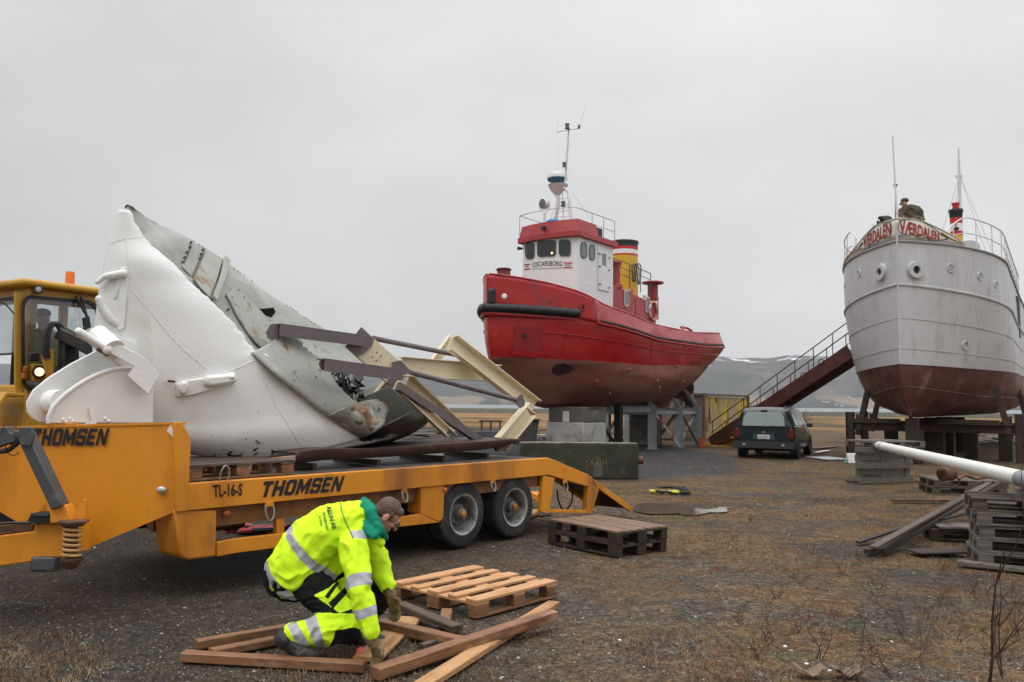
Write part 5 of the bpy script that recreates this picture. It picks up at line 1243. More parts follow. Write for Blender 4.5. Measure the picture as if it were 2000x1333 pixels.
def scroll(F_,pts,par,mt,r=.009):
    mb=MB(); mb.tube([F_(max(.0,s),0,.016)+Vector((0,0,z)) for s,z in spline([(float(a),float(b)) for a,b in pts],6)],r,4); mb.build('scroll_line',mt,par)
for F_,par,e0,e1,e2 in ((FR,nbR,sA,sB,xr[-1]),(FL,nbL,sA2,sB2,xl[-1])):
    Lw=e1-e0
    scroll(F_,[(e0-.02,.40),(e0+.02,.55),(e0+.3*Lw,.66),(e0+.6*Lw,.56),(e0+.95*Lw,.33),(e1+.1,.22),(e2-.2,.08)],par,grn)
    scroll(F_,[(e0-.02,.40),(e0,.24),(e0+.15*Lw,.14),(e0+.3*Lw,.18),(e0+.45*Lw,.05),(e0+.62*Lw,.10),(e0+.8*Lw,.02),(e1+.05,.07),(e1+.25,.13)],par,grn)
    for c_,z_ in ((e0+.03,.10),(e0+.4*Lw,.12),(e0+.7*Lw,.03),(e1+.2,.12),(e0+.12*Lw,.67),(e0+.55*Lw,.66)):
        scroll(F_,[(c_+.06*math.cos(a)*(1-a/9),z_+.045*math.sin(a)*(1-a/9)) for a in np.linspace(0,6.5,9)],par,grn if z_<.3 else yel,.006)
    scroll(F_,[(e1+.05,.30),(e1+.25,.19),(e1+.45,.12),(e2-.1,.05)],par,yel,.02)
# rails
railm=mat('white_rail',(.62,.62,.62),metal=.2,rough=.4)
def shiprail(side,s0_,s1_,n,hgt=.95,rise=.9):
    P=[vh.pt(7,s0_+(s1_-s0_)*i/n,side)+Vector((-side*.04,0,0)) for i in range(n+1)]
    H_=[hgt*min(1,(i/n*(s1_-s0_)/rise)**.5 if i else .15) for i in range(n+1)]
    top=[p+Vector((0,0,hh)) for p,hh in zip(P,H_)]; mb=MB(); mb.tube(spline(top,3),.02,6); mb.build('top_rail',railm,VS)
    mb=MB(); mb.tube([p+Vector((0,0,hh*.5)) for p,hh in zip(P,H_)],.014,5); mb.build('mid_rail',railm,VS)
    for i in range(1,n+1,2):
        mb=MB(); mb.tube([P[i],top[i]],.017,6); mb.build('rail_post',railm,VS)
shiprail(1,1.0,11.5,24); shiprail(-1,1.3,11,22)
# mast at the stem, light pole, aft mast with stays, funnel
mb=MB(); a=hit(VS,1743,428,'x',0.0); mb.tube([Vector((0,.25,6.4)),hit(VS,1743,265,'y',.25)],[.035,.02],8); mb.build('jack_staff',railm,VS)
mb=MB(); q=hit(VS,1747,425,'y',.4); mb.tube([Vector((q.x,.4,6.4)),hit(VS,1749,364,'y',.4)],.018,6); c=hit(VS,1749,362,'y',.4); mb.lathe([(.02,-.08),(.06,0),(.06,.02),(0,.02)],c,(0,0,1),12); mb.build('lamp_post','dgray',VS)
am=12.0
def Q3(x,y): return hit(VS,x,y,'y',am)
mb=MB(); mb.tube([Q3(1876,520),Q3(1874,345),Q3(1872,290)],[.07,.06,.03],8); mb.box(Q3(1873,345),(.25,.1,.1)); mb.build('aft_mast',railm,VS)
for a,b in (((1873,347),(1835,470)),((1873,347),(1858,470)),((1876,347),(1925,490)),((1876,347),(1950,520))):
    mb=MB(); mb.tube([Q3(*a),Q3(*b)],.010,4); mb.build('mast_stay','galv',VS)
fy=10.5; fcx=hit(VS,1868,450,'y',fy)
def zf(py): return hit(VS,1868,py,'y',fy).z
par=None; zs=[(500,None),(461,'yellow'),(457,'stripe_r'),(455,'stripe_r'),(440,'white'),(428,'stripe_r'),(411,'fblack')]
rF=.225*1.0*((WM[VS]@fcx-CAM).dot(cF))/33
zs=[(505,462,'yellow'),(462,453,'stripe_r'),(453,438,'white'),(438,427,'stripe_r'),(427,410,'fblack')]
rF=11*((WM[VS]@fcx-CAM).dot(cF))/FPX
for a,b,mt_ in zs:
    mb=MB(); ex=.03 if mt_=='fblack' else 0; mb.lathe([(rF,zf(a)),(rF,zf(b))] if not ex else [(rF,zf(a)),(rF+.02,zf(b)-.12),(rF+.04,zf(b)-.1),(rF+.04,zf(b)),(rF-.04,zf(b)),(rF-.04,zf(b)-.2),(0,zf(b)-.2)],(fcx.x,fy,0),(0,0,1),28)
    o=mb.build('funnel_band' if par else 'funnel',M[mt_],VS if par is None else par); par=par or o
mb=MB(); mb.lathe([(.12,zf(410)-.1),(.12,zf(400)),(.15,zf(400)),(.15,zf(397)),(0,zf(397))],(fcx.x,fy,0),(0,0,1),16); mb.build('funnel_pipe',M['stripe_r'],par)
mb=MB(); c=hit(VS,1868,447,'y',fy-rF-.02); mb.ell(c,(.1,.02,.07)); mb.tube([c+Vector((-.02,-.01,.05)),c+Vector((.0,-.01,.25))],.02,5); mb.build('funnel_emblem','fblack',par)
for x,y,w_,hh,yy,mt_,nm in ((1885,482,.9,.5,9,gwh,'skylight'),(1912,500,.35,.35,8,gwh,'ventilator'),(1955,527,.5,.5,9.5,'dgray','deck_winch'),(1962,515,.3,.45,9.8,gwh,'deck_box')):
    c=hit(VS,x,y,'y',yy); mb=MB(); mb.prism([c+Vector((-w_/2,0,-.6)),c+Vector((w_/2,0,-.6)),c+Vector((w_/2,0,hh*.2)),c+Vector((w_*.3,0,hh*.5)),c+Vector((-w_*.4,0,hh*.5)),c+Vector((-w_/2,0,hh*.2))],(0,.6,0)); mb.build(nm,mt_,VS,bevel=.03)
for x,y in ((1718,434),(1722,432)): pass
mb=MB(); c=hit(VS,1723,436,'y',1.4); mb.lathe([(.07,-.5),(.07,.12),(.12,.13),(.12,.2),(0,.2)],c,(0,0,1),12); mb.build('bollard','dark',VS)
mb=MB(); c=hit(VS,1733,434,'y',1.3); mb.tube(spline([c+Vector((.12,0,-.4)),c+Vector((.1,0,-.0)),c+Vector((.0,0,.12)),c+Vector((-.12,0,.1))],4),[.09]*13,8); mb.build('windlass_horn','dark',VS)
mb=MB(); c=hit(VS,1713,440,'y',1.5); mb.prism([c+Vector((-.1,0,-.4)),c+Vector((.12,0,-.4)),c+Vector((.1,0,.1)),c+Vector((0,0,.16))],(0,.2,0)); mb.build('windlass_brake','dark',VS,bevel=.02)
# ship side ladder/shape at the frame edge
mb=MB(); c=hit(VS,1988,620,'x',2.5); mb.box((2.52,c.y,c.z),(.1,.6,1.5)); mb.build('side_locker','dgray',VS,bevel=.02)
# ---- cradle
CR=thing('steel_cradle','rusty dark steel cradle and keel blocks under the white ship','cradle',mat4=WM[VS])
crm_=mat('rust_black_steel',(.035,.024,.02),[((.10,.035,.018),4,.5,.66),((.14,.13,.12),8,.68,.74)],.6,bump=(20,.3,.005),var=.2)
lp=hit(CR,1660,885,'z',0); lx=hit(CR,1660,850,'y',3.8).x; rx=hit(CR,1998,850,'y',7.0).x
for yy,xa,xb in ((4.4,None,None),(9.5,None,None)):
    xa=hit(CR,1661,850,'y',4.4).x if yy<5 else -3.0
    xb=3.0 if yy>5 else hit(CR,1992,850,'y',4.4).x
    zt_p=1.9
    for x_,sg in ((xa,1),(xb,-1)):
        mb=MB(); hbeam('cradle_post',(x_,yy,0),(x_,yy,zt_p-.35),.25,.25,crm_,'I',up=(1,0,0),T=CR)
        hbeam('cradle_arm',(x_+sg*.25,yy,.75),(x_+sg*.62,yy,2.35 if sg>0 else 2.4),.18,.18,crm_,'I',up=(0,1,0),T=CR)
        mb=MB(); mb.prism([Vector((x_+sg*.2,yy-.02,1.5)),Vector((x_+sg*.9,yy-.02,1.05)),Vector((x_+sg*.2,yy-.02,.75))],(0,.04,0)); mb.build('gusset_plate',crm_,CR)
    hbeam('cradle_girder',(xa+.13,yy,1.05),(xb-.13,yy,1.05),.3,.28,crm_,'I',T=CR)
for yy in (2.2,4.9,7.5,10.5):
    for k in range(4 if yy>3 else 3):
        mb=MB(); mb.box((0,yy,.18+.34*k),(.95 if yy>3 else .42,.6,.335)); mb.build('keel_block','darkwood',CR,bevel=.015)
mb=MB(); mb.box((0,1.75,.7),(.36,.3,1.38)); mb.build('bow_post','darkwood',CR,bevel=.01)
for x_ in (-1.3,1.2,2.2):
    mb=MB(); mb.box((x_,5.6,.6),(.4,.4,1.2)); mb.build('keel_block','darkwood',CR,bevel=.015)
for x0,y0,x1 in ((-2.1,3.2,-.6),(.5,3.4,2.2)):
    mb=MB(); mb.box(((x0+x1)/2,y0,1.28),(x1-x0,.25,.14)); mb.build('loose_beam','darkwood',CR)
# ================================================================ GANGWAY, CONTAINER, VAN, BLOCK WALL
GW=thing('gangway_stairs','long rusty steel stairway with railings leading up to the white ship','stairway')
gm=mat('gangway_rust',(.07,.022,.018),[((.13,.04,.025),3,.5,.7),((.03,.015,.012),4,.5,.7)],.55,bump=(20,.3,.005),var=.2)
gy=mat('gangway_yellow',(.55,.27,.03),[(RUST,3,.5,.62)],.5)
# lower end (1390,870) ground; upper end against the ship (1655,690)
A=atz(1392,873,.08); Aw=atY(1392,870,A.y); 
Bt=atY(1660,672,30.0); Bb=atY(1660,712,30.0)
A=atY(1388,870,35.5); 
dv=(Bt-A); sdv=Vector((dv.y,-dv.x,0)).normalized()
if sdv.y>0: sdv=-sdv
wdt=.85
for k,o_ in enumerate((Vector(),-sdv*wdt)):
    mb=MB(); mb.beam(A+o_+Vector((0,0,.10)),Bt+o_-Vector((0,0,.28)),.07,.5,up=(0,0,1)); mb.build('stringer',gm,GW,bevel=.004)
n=24
for i in range(1,n):
    p=A.lerp(Bt,i/n)-sdv*wdt/2; mb=MB(); mb.box(p+Vector((0,0,-.05)),(.26,wdt,.03),Matrix.Rotation(math.atan2(sdv.y,sdv.x)-math.pi/2,3,'Z')); mb.build('tread',gm,GW)
for k,o_ in enumerate((Vector(),-sdv*wdt)):
    a=A+o_+Vector((0,0,.95));b=Bt+o_+Vector((0,0,.85))
    for j,(dz,r) in enumerate(((0,.022),(-.42,.016))):
        mb=MB(); mb.tube([a+Vector((0,0,dz)),b+Vector((0,0,dz))],r,6); mb.build('handrail',gm,GW)
    for i in range(8):
        p=a.lerp(b,(i+.15)/8); mb=MB(); mb.tube([p,p-Vector((0,0,.85))],.018,6); mb.build('baluster',gm,GW)
mb=MB(); mb.prism([A+sdv*.05+Vector((-.3,0,-.05)),A+sdv*.05+Vector((1.3,0,.05)),A+sdv*.05+Vector((1.25,0,.85)),A+sdv*.05+Vector((.95,0,.75))],-sdv*.06); mb.build('yellow_foot_plate',gy,GW)
mb=MB(); mb.box(A+Vector((.6,-.1,-.02)),(1.4,.9,.08)); mb.build('yellow_base',gy,GW,bevel=.02)
for f_ in (.33,.5,.7,.82):
    p=A.lerp(Bt,f_)+Vector((0,0,.10)); mb=MB(); mb.tube([p+Vector((math.cos(a)*.1,0,math.sin(a)*.1)) for a in np.linspace(0,6.28,13)[:-1]],.02,6,closed=True); mb.build('lifting_eye',gm,GW)
# container
cy=43.0
c0=atY(1375,850,40.0); cw=atY(1462,847,44.5)
CN=thing('yellow_container','rusty shipping container with peeling yellow corrugated side','container',(c0.x,40.0,0),math.degrees(math.atan2(cw.x-c0.x,4.5)))
yb=mat('container_yellow',(.40,.30,.17),[((.55,.40,.03),.55,.50,.55,(1,1,.2)),(RUST,2.2,.56,.66,(1,1,.3)),((.6,.58,.5),1.3,.66,.7)],.6,bump=(20,.2,.004))
bb=mat('container_brown',(.22,.17,.13),[((.12,.09,.07),1,.5,.7,(1,1,.3)),(RUST,4,.6,.7)],.7)
Lc=(Vector((cw.x,44.5))-Vector((c0.x,40.0))).length; Hc=2.25
rows=[[],[]]
nn_=int(Lc/.1)
for i in range(nn_+1):
    ph=i%4; x_=0.0 if ph in(0,1) else -.05
    for k,z in enumerate((.12,Hc-.1)): rows[k].append((x_,Lc*i/nn_,z))
mb=MB(); mb.grid(rows); mb.build('corrugated_side',yb,CN,angle=20)
mb=MB(); mb.box((-1.2,0.02,Hc/2),(2.3,.05,Hc-.2)); ew=mb.build('end_wall',bb,CN)
for i in range(4):
    mb=MB(); mb.box((-.3-.6*i,-.015,Hc/2),(.04,.03,Hc-.25)); mb.build('locking_bar',bb,CN)
for a_,b_ in (((0,0,0),(0,0,Hc)),((-2.4,0,0),(-2.4,0,Hc)),((0,Lc,0),(0,Lc,Hc)),((0,0,Hc),(0,Lc,Hc)),((0,0,.06),(0,Lc,.06)),((-2.4,0,Hc),(0,0,Hc)),((-2.4,0,.06),(0,0,.06)),((-2.4,0,Hc),(-2.4,Lc,Hc))):
    mb=MB(); mb.beam(a_,b_,.12,.12,up=(0,0,1) if a_[2]==b_[2] else (0,1,0)); mb.build('frame_rail',mat('container_frame',(.16,.10,.06),[(RUST,3,.5,.6)]),CN)
mb=MB(); mb.box((-1.2,Lc/2,Hc+.02),(2.38,Lc,.05)); mb.build('roof','rust',CN)
mb=MB(); mb.box((-1.2,Lc,Hc/2),(2.3,.05,Hc-.2)); mb.box((-2.38,Lc/2,Hc/2),(.05,Lc,Hc-.2)); mb.build('back_wall',bb,CN)
# bucket
BK=thing('orange_bucket','small orange plastic bucket on the gravel by the container','bucket',atz(1371,873,0))
mb=MB(); mb.lathe([(.13,0),(.17,.36),(.185,.37),(.16,.37),(.12,.05),(0,.05)],(0,0,0),(0,0,1),18); mb.build('pail',mat('bucket_orange',(.55,.12,.03),rough=.5),BK)
mb=MB(); mb.tube(spline([Vector((-.17,0,.34)),Vector((-.12,-.12,.2)),Vector((.12,-.12,.2)),Vector((.17,0,.34))],4),.006,5); mb.build('bucket_handle','galv',BK)
# concrete wall block
a=atz(1250,938,0); b_left=atY(1016,905,a.y+.9)
wl=atY(1016,862,17.2); wr_=atY(1252,868,17.2)
gr=atz(1248,937,0); wy=gr.y
WLx=atY(1014,862,wy-.0).x; WRx=gr.x; Hh=atY(1250,868,wy).z
CB=thing('concrete_wall_block','long mossy dark green concrete block wall beside the trailer ramp','wall',((WLx+WRx)/2,wy+.22,0),-3)
cm_=mat('mossy_concrete',(.038,.040,.024),[((.022,.022,.018),1.3,.45,.65),((.065,.062,.05),3,.55,.7),((.12,.11,.09),9,.68,.74)],.9,bump=((5,.4,.03),(40,.4,.006)),var=.2)
mb=MB(); W_=WRx-WLx; mb.box((0,0,Hh/2),(W_,.42,Hh)); mb.build('block_body',cm_,CB,bevel=.025)
mb=MB(); mb.box((0,-.0,Hh+.008),(W_-.04,.40,.012)); mb.build('pale_top_edge',mat('pale_concrete',(.22,.21,.18),[((.06,.06,.04),5,.45,.6)],.9),CB)
for fx in (-.22,.14):
    mb=MB()
    for i in range(70):
        p=Vector((fx*W_+random.gauss(0,.10),-.215,Hh*.48+random.gauss(0,.05))); q=p+Vector((random.gauss(0,.07),-random.uniform(.01,.06),-random.uniform(.02,.16))); mb.add([p,p+Vector((.012,0,0)),q],[(0,1,2)])
    mb.build('dry_weed_tuft',mat('dry_weed',(.13,.09,.04)),CB)
mb=MB(); mb.box((W_*.155,-.214,Hh*.25),(.22,.01,.3)); mb.build('worn_patch',mat('worn_patch_gray',(.075,.078,.06)),CB)
mb=MB(); mb.tube([Vector((W_/2,0,.42)),Vector((W_/2+.14,0,.42))],.09,14); mb.build('pipe_stub','rust',CB)
# minivan
vl_=atz(1434,891,0); vr_=atz(1549,896,0)
VN=thing('minivan','dark green minivan parked near the foot of the steel stairway','van',((1.0,27,0)),0)
rear_c=(atY(1441,885,26.6)+atY(1540,888,26.6))/2
ang=27
VN.matrix_world=WM[VN]=Matrix.Translation((atY(1492,880,27.0).x,27.0,0))@Matrix.Rotation(-math.radians(ang),4,'Z')
VN.matrix_world=WM[VN]=WM[VN]@Matrix.Diagonal((1,1,.95,1))
vp=mat('van_dark_green',(.005,.013,.015),rough=.3,var=.05,spec=.4,coat=.25,rvar=.06)
vg=mat('van_glass',(.03,.035,.035),rough=.08,spec=.35); vg2=mat('van_rear_glass',(.20,.25,.235),rough=.12,spec=.7)
trim=mat('van_trim',(.02,.022,.024),rough=.55)
# body as loft along y (length 4.9) of half sections
secs=[ # y, (half width at sill, belt, roof), z sill, z bumper.. belt, roof
 (0.00,.80,.86,.56,.42,1.08,1.34),(.10,.91,.94,.66,.32,1.10,1.58),(.35,.93,.95,.72,.28,1.10,1.71),(1.2,.94,.96,.76,.27,1.08,1.76),(2.4,.94,.96,.76,.27,1.04,1.75),(3.1,.94,.95,.70,.27,1.0,1.66),(3.7,.93,.94,.60,.27,.97,1.28),(4.0,.92,.93,.58,.28,.95,1.02),(4.6,.88,.86,.50,.30,.80,.86),(4.85,.78,.74,.40,.38,.66,.70)]
rows=[]
for s in spline([tuple(map(float,s)) for s in secs],4):
    y,ws,wb,wr2,zs_,zb,zr_=s
    half=[(0,zs_-.02),(ws*.9,zs_-.02),(ws,zs_+.10),(ws+.025,(zs_+zb)/2),(wb,zb),(wb-.03,zb+.04),(wr2+.06,zr_-.12),(wr2,zr_-.04),(wr2*.8,zr_),(0,zr_+.02)]
    rows.append([(x,y,z) for x,z in half]+[(-x,y,z) for x,z in half[::-1][1:]])
mb=MB(); mb.grid(rows,flip=True); mb.add(rows[0],[tuple(range(len(rows[0])))]); mb.add(rows[-1],[tuple(range(len(rows[-1])))[::-1]]); body=mb.build('body',vp,VN,angle=35)
vbv=bvh_of(body)
# rear window, tailgate items in local coordinates (rear face y=0)
def ry(z): return float(np.interp(z,[.42,1.08,1.36,1.6],[0,-.0,.03,.10]))
def rq(pts,e): return [Vector((x,ry(z)-e,z)) for x,z in pts]
def vpatch(name,pts,e,mt,par=body,th=.01):
    mb=MB(); mb.prism(rq(pts,e),(0,th,0)); return mb.build(name,mt,par,bevel=.004)
mb=MB(); gp_=[(-.68,1.12),(.68,1.12),(.64,1.45),(.52,1.58),(-.52,1.58),(-.64,1.45)]
mb.prism([Vector((x,(-.05 if z<1.2 else (-.01 if z<1.5 else .045)),z)) for x,z in gp_],(0,.02,0)); mb.build('rear_window',vg2,VN,bevel=.01)
vpatch('bumper',[(-.95,.36),(.95,.36),(.95,.58),(-.95,.58)],.10,trim,VN,.14)
for sx in (-1,1):
    vpatch('tail_lamp',[(sx*.76,.72),(sx*.925,.72),(sx*.93,1.04),(sx*.80,1.04)][::1 if sx>0 else -1],.02,mat('tail_red',(.13,.01,.008),rough=.2),VN,.08)
    vpatch('bumper_reflector',[(sx*.58,.45),(sx*.66,.45),(sx*.66,.51),(sx*.58,.51)][::1 if sx>0 else -1],.115,mat('lamp_clear'),VN,.02)
vpatch('plate_recess',[(-.36,.66),(.36,.66),(.33,.86),(-.33,.86)],.012,mat('recess_teal',(.02,.05,.06)),VN)
pn=vpatch('number_plate',[(-.19,.68),(.19,.68),(.19,.82),(-.19,.82)],.026,mat('plate_white',(.6,.6,.6)),VN)
letters('plate_number','UU 41427',lambda u,v:Vector((-.16+.32*u,-.030,.705+.09*v)),'black',pn,bold=.02)
vpatch('chrome_strip',[(-.42,.89),(.42,.89),(.40,.92),(-.40,.92)],.018,trim,VN)
vpatch('badge',[(-.05,.895),(.05,.895),(.05,.925),(-.05,.925)],.03,mat('chrome',(.5,.5,.5),metal=.9,rough=.2),VN)
mb=MB(); mb.tube([(.02,-.05,1.10),(.55,-.03,1.16)],.012,5); mb.build('wiper','dark',VN)
mb=MB(); mb.box((0,.12,1.655),(.22,.05,.03)); mb.build('brake_lamp',mat('tail_red'),VN)
for sx in (-1,1):
    mb=MB(); mb.tube([(sx*.58,.5,1.79),(sx*.6,2.2,1.81)],.02,6); mb.build('roof_rail',trim,VN)
    for y0,y1 in ((.42,1.25),(1.31,2.15),(2.22,3.0)):
        q=[]
        for y,zz in ((y0,1.16),(y1,1.13),(y1-.02 if y1<2.9 else y1-.45,1.54),(y0+.04,1.57)):
            xo=float(np.interp(zz,[1.1,1.6],[.955,.80])); q.append(Vector((sx*xo,y,zz)))
        mb=MB(); mb.prism(q if sx>0 else q[::-1],(-sx*.012,0,0)); mb.build('side_window',vg,VN,bevel=.004)
    mb=MB(); mb.box((sx*1.06,2.95,1.12),(.2,.10,.16)); mb.build('door_mirror',trim,VN,bevel=.03)
    for yy in (.95,3.95):
        wheel(VN,(sx*.86,yy,.33),.33,.2,sx,'wheel','rim',.66)
        mb=MB(); mb.lathe([(.39,-.12),(.39,.112),(0,.112)],(sx*.86,yy,.34),(sx,0,0),28); mb.build('wheel_arch','dark',VN)
    mb=MB(); mb.box((sx*.965,2.3,.55),(.02,3.0,.05)); mb.build('side_moulding',trim,VN)
# ================================================================ WHEEL LOADER
lo_=atY(52,700,10.6); LD=thing('wheel_loader','yellow wheel loader with lit headlight and orange beacon behind the white bow','wheel loader',(lo_.x,lo_.y,0),30)
ly=mat('loader_yellow',(.52,.27,.025),[((.33,.16,.02),1.5,.5,.75,(1,1,.4)),((.08,.05,.03),22,.70,.76)],.42,bump=((6,.15,.02),),var=.07,rvar=.1)
lblk=mat('loader_black',(.015,.015,.016),[((.05,.045,.04),6,.55,.7)],.5)
lgl=mat('cab_glass',(.6,.65,.66),rough=.03,transm=.93,spec=.5)
X=lambda x,y,v=0.:hit(LD,x,y,'x',v); Yh=lambda x,y,v=0.:hit(LD,x,y,'y',v)
def ztop(p): return p.z
zr_=X(60,566).z; z0c=X(60,780).z
# cab: corner at local (0,0); +y along the right face, -x along the left face
cabw,cabd=1.7,1.5
def post(name,x,y,za,zb,w_=.10): 
    mb=MB(); mb.box((x,y,(za+zb)/2),(w_,w_,zb-za)); return mb.build(name,ly,LD,bevel=.02)
zbelt=X(60,752).z
for (x_,y_) in ((-.05,.05),(-cabw+.05,.05),(-.05,cabd-.05),(-cabw+.05,cabd-.05)): post('cab_pillar',x_,y_,zbelt-.05,zr_+.03,.11)
mb=MB(); rf=[(-cabw-.12,-.16,zr_+.03),(.12,-.16,zr_+.03),(.16,cabd+.1,zr_+.03),(-cabw-.12,cabd+.1,zr_+.03)]
mb.prism([Vector(p) for p in rf],(0,0,.10)); rr=mb.build('cab_roof',ly,LD,bevel=.04)
mb=MB(); mb.box((-.05,cabd/2,zr_-.06),(.09,cabd-.1,.2)); mb.build('roof_header',ly,LD,bevel=.01); mb=MB(); mb.box((-cabw/2,.05,zr_-.06),(cabw-.1,.09,.2)); mb.build('roof_header',ly,LD,bevel=.01)
zlow=.95
mb=MB(); mb.prism([Vector((0,0,zbelt)),Vector((0,cabd,zbelt)),Vector((0,cabd+.1,zlow)),Vector((0,0,zlow))],(-cabw,0,0)); mb.build('cab_lower_body',ly,LD,bevel=.03)
for nm,pl,ax in (('windshield',rrect(47,582,187,757,.12,0,.09),'x'),('side_window',rrect(-60,591,36,694,.15,0,-.05),'y')):
    q=[(X(x,y,.012) if ax=='x' else Yh(x,y,-.012)) for x,y in pl]; c=sum(q,Vector())/len(q); out=[c+(p-c)*1.07 for p in q]; dn=Vector((.02,0,0)) if ax=='x' else Vector((0,-.02,0))
    mb=MB(); mb.grid([out+[out[0]],[p+dn for p in out+[out[0]]],[p+dn for p in q+[q[0]]],q+[q[0]]]); f=mb.build(nm,lblk,LD)
    mb=MB(); mb.prism(q,-dn*.3); mb.build('pane',lgl,f)
mb=MB(); mb.prism([X(x,y,-.02) for x,y in ((30,570),(48,572),(48,764),(30,770))],(0,0,0.001) if False else (-.03,0,0)); mb.build('door_post',ly,LD)
mb=MB(); mb.box((-cabw+.02,cabd/2,(zr_+zbelt)/2),(.02,.05,zr_-zbelt)); mb.build('rear_mullion',lblk,LD)
mb=MB(); mb.box((-.9,.8,zbelt+.05),(.55,.55,.12)); mb.box((-.95,1.1,zbelt+.35),(.5,.12,.6)); mb.build('seat',lblk,LD,bevel=.04)
c=X(136,560,-.25); mb=MB(); c.z=zr_+.13; mb.lathe([(.075,0),(.075,.05),(.06,.06),(.06,.19),(.05,.22),(0,.22)],c,(0,0,1),20); mb.build('beacon',mat('beacon_orange',(.60,.14,.012),rough=.25,emit=(1,.25,.02,.06)),LD)
def lamp(x,y,r,v,mt,nm='work_lamp',emit=False):
    c=X(x,y,v); mb=MB(); mb.lathe([(0,-.06),(r*.7,-.06),(r,0),(r,.03),(r*.88,.035)],c,(1,-.35,0),20); a=mb.build(nm,lblk,LD); mb=MB(); mb.lathe([(r*.88,.02),(r*.5,.045),(0,.05)],c,(1,-.35,0),20); mb.build('lens',mt,a)
lamp(74,567,.055,.10,mat('lens_gray',(.35,.36,.36),rough=.15))
lamp(76,727,.085,.12,mat('headlight_lit',(1,.9,.7),emit=(1,.70,.36,1.5)),'headlight')
mb=MB(); mb.prism([X(x,y,.0) for x,y in ((57,711),(92,714),(93,745),(57,745))],(.09,0,0)); mb.build('lamp_bracket',ly,LD,bevel=.01)
for x,y,m_ in ((49,722,mat('amber_lens')),(47,735,mat('amber_lens'))):
    mb=MB(); mb.box(X(x,y,.03),(.05,.06,.08)); mb.build('indicator_lamp',m_,LD,bevel=.01)
mb=MB(); mb.box(X(66,698,.15),(.06,.13,.12)); mb.build('mirror_lamp',lblk,LD,bevel=.015)
mb=MB(); mb.prism([X(x,y,.25) for x,y in ((80,700),(90,680),(100,682),(102,700),(100,745),(92,745))],(.05,0,0)); mb.build('boom_bracket',ly,LD,bevel=.01)
mb=MB(); mb.tube([Yh(0,584,-.25),Yh(31,580,-.12)],.012,6); mb.build('mirror_arm',lblk,LD)
mb=MB(); mb.tube(spline([Yh(0,590,-.25),Yh(12,596,-.2),Yh(31,618,-.12)],4),.01,6); mb.build('mirror_arm',lblk,LD)
for k,(x0,x1) in enumerate(((88,118),(94,126))):
    mb=MB(); mb.tube(spline([X(x0,700,.3),X(x0-1,660,.3),X((x0+x1)/2-6,634,.3),X((x0+x1)/2+8,636,.3),X(x1+4,655,.3),X(x1+14,680,.3)],5),.028,8); mb.build('hydraulic_hose',lblk,LD)
mb=MB(); mb.beam(X(118,650,.25),X(190,688,.7),.2,.16,up=(0,0,1)); mb.build('boom',lblk,LD,bevel=.02)
mb=MB(); mb.prism([X(x,y,.2) for x,y in ((112,668),(128,652),(140,660),(146,740),(110,745))],(.15,0,0)); mb.build('boom_tower',lblk,LD,bevel=.02)
for a,b in (((148,578),(166,612)),((158,580),(176,640))):
    mb=MB(); mb.tube([X(*a,.05),X(*b,.12)],.018,6); mb.build('wiper_arm',lblk,LD)
mb=MB(); mb.prism([X(x,y,.15) for x,y in ((160,622),(172,618),(175,640),(163,646))],(.03,0,0)); mb.build('mirror',lblk,LD)
# front body, fenders, grille, wheels
mb=MB(); mb.prism([Vector((-cabw-.2,-.05,1.5)),Vector((-.9,-.05,1.5)),Vector((-.9,-.05,.7)),Vector((-cabw-.2,-.05,.7))],(0,-1.2,0)); mb.build('engine_cover',ly,LD,bevel=.05)
mb=MB(); c=X(8,765,-.6) 
for k in range(7): mb.box((-.88,-.6,1.42-.09*k),(.03,1.0,.05))
mb.build('grille',lblk,LD)
mb=MB(); mb.prism([X(x,y,.15) for x,y in ((12,766),(50,769),(48,776),(16,774),(0,800),(-10,800))],(-.7,0,0)); mb.build('fender',ly,LD,bevel=.01)
for (x_,y_) in ((-.25,-.35),(-.25,2.4),(-2.1,-.35),(-2.1,2.4)):
    wheel(LD,(x_,y_,.66),.66,.5,1 if x_>-1 else -1,'wheel','loader_rim',.5) if M.setdefault('loader_rim',ly) else 0
mb=MB(); mb.box((-1.15,1.,.75),(.9,4.2,.4)); mb.build('chassis',lblk,LD,bevel=.03)
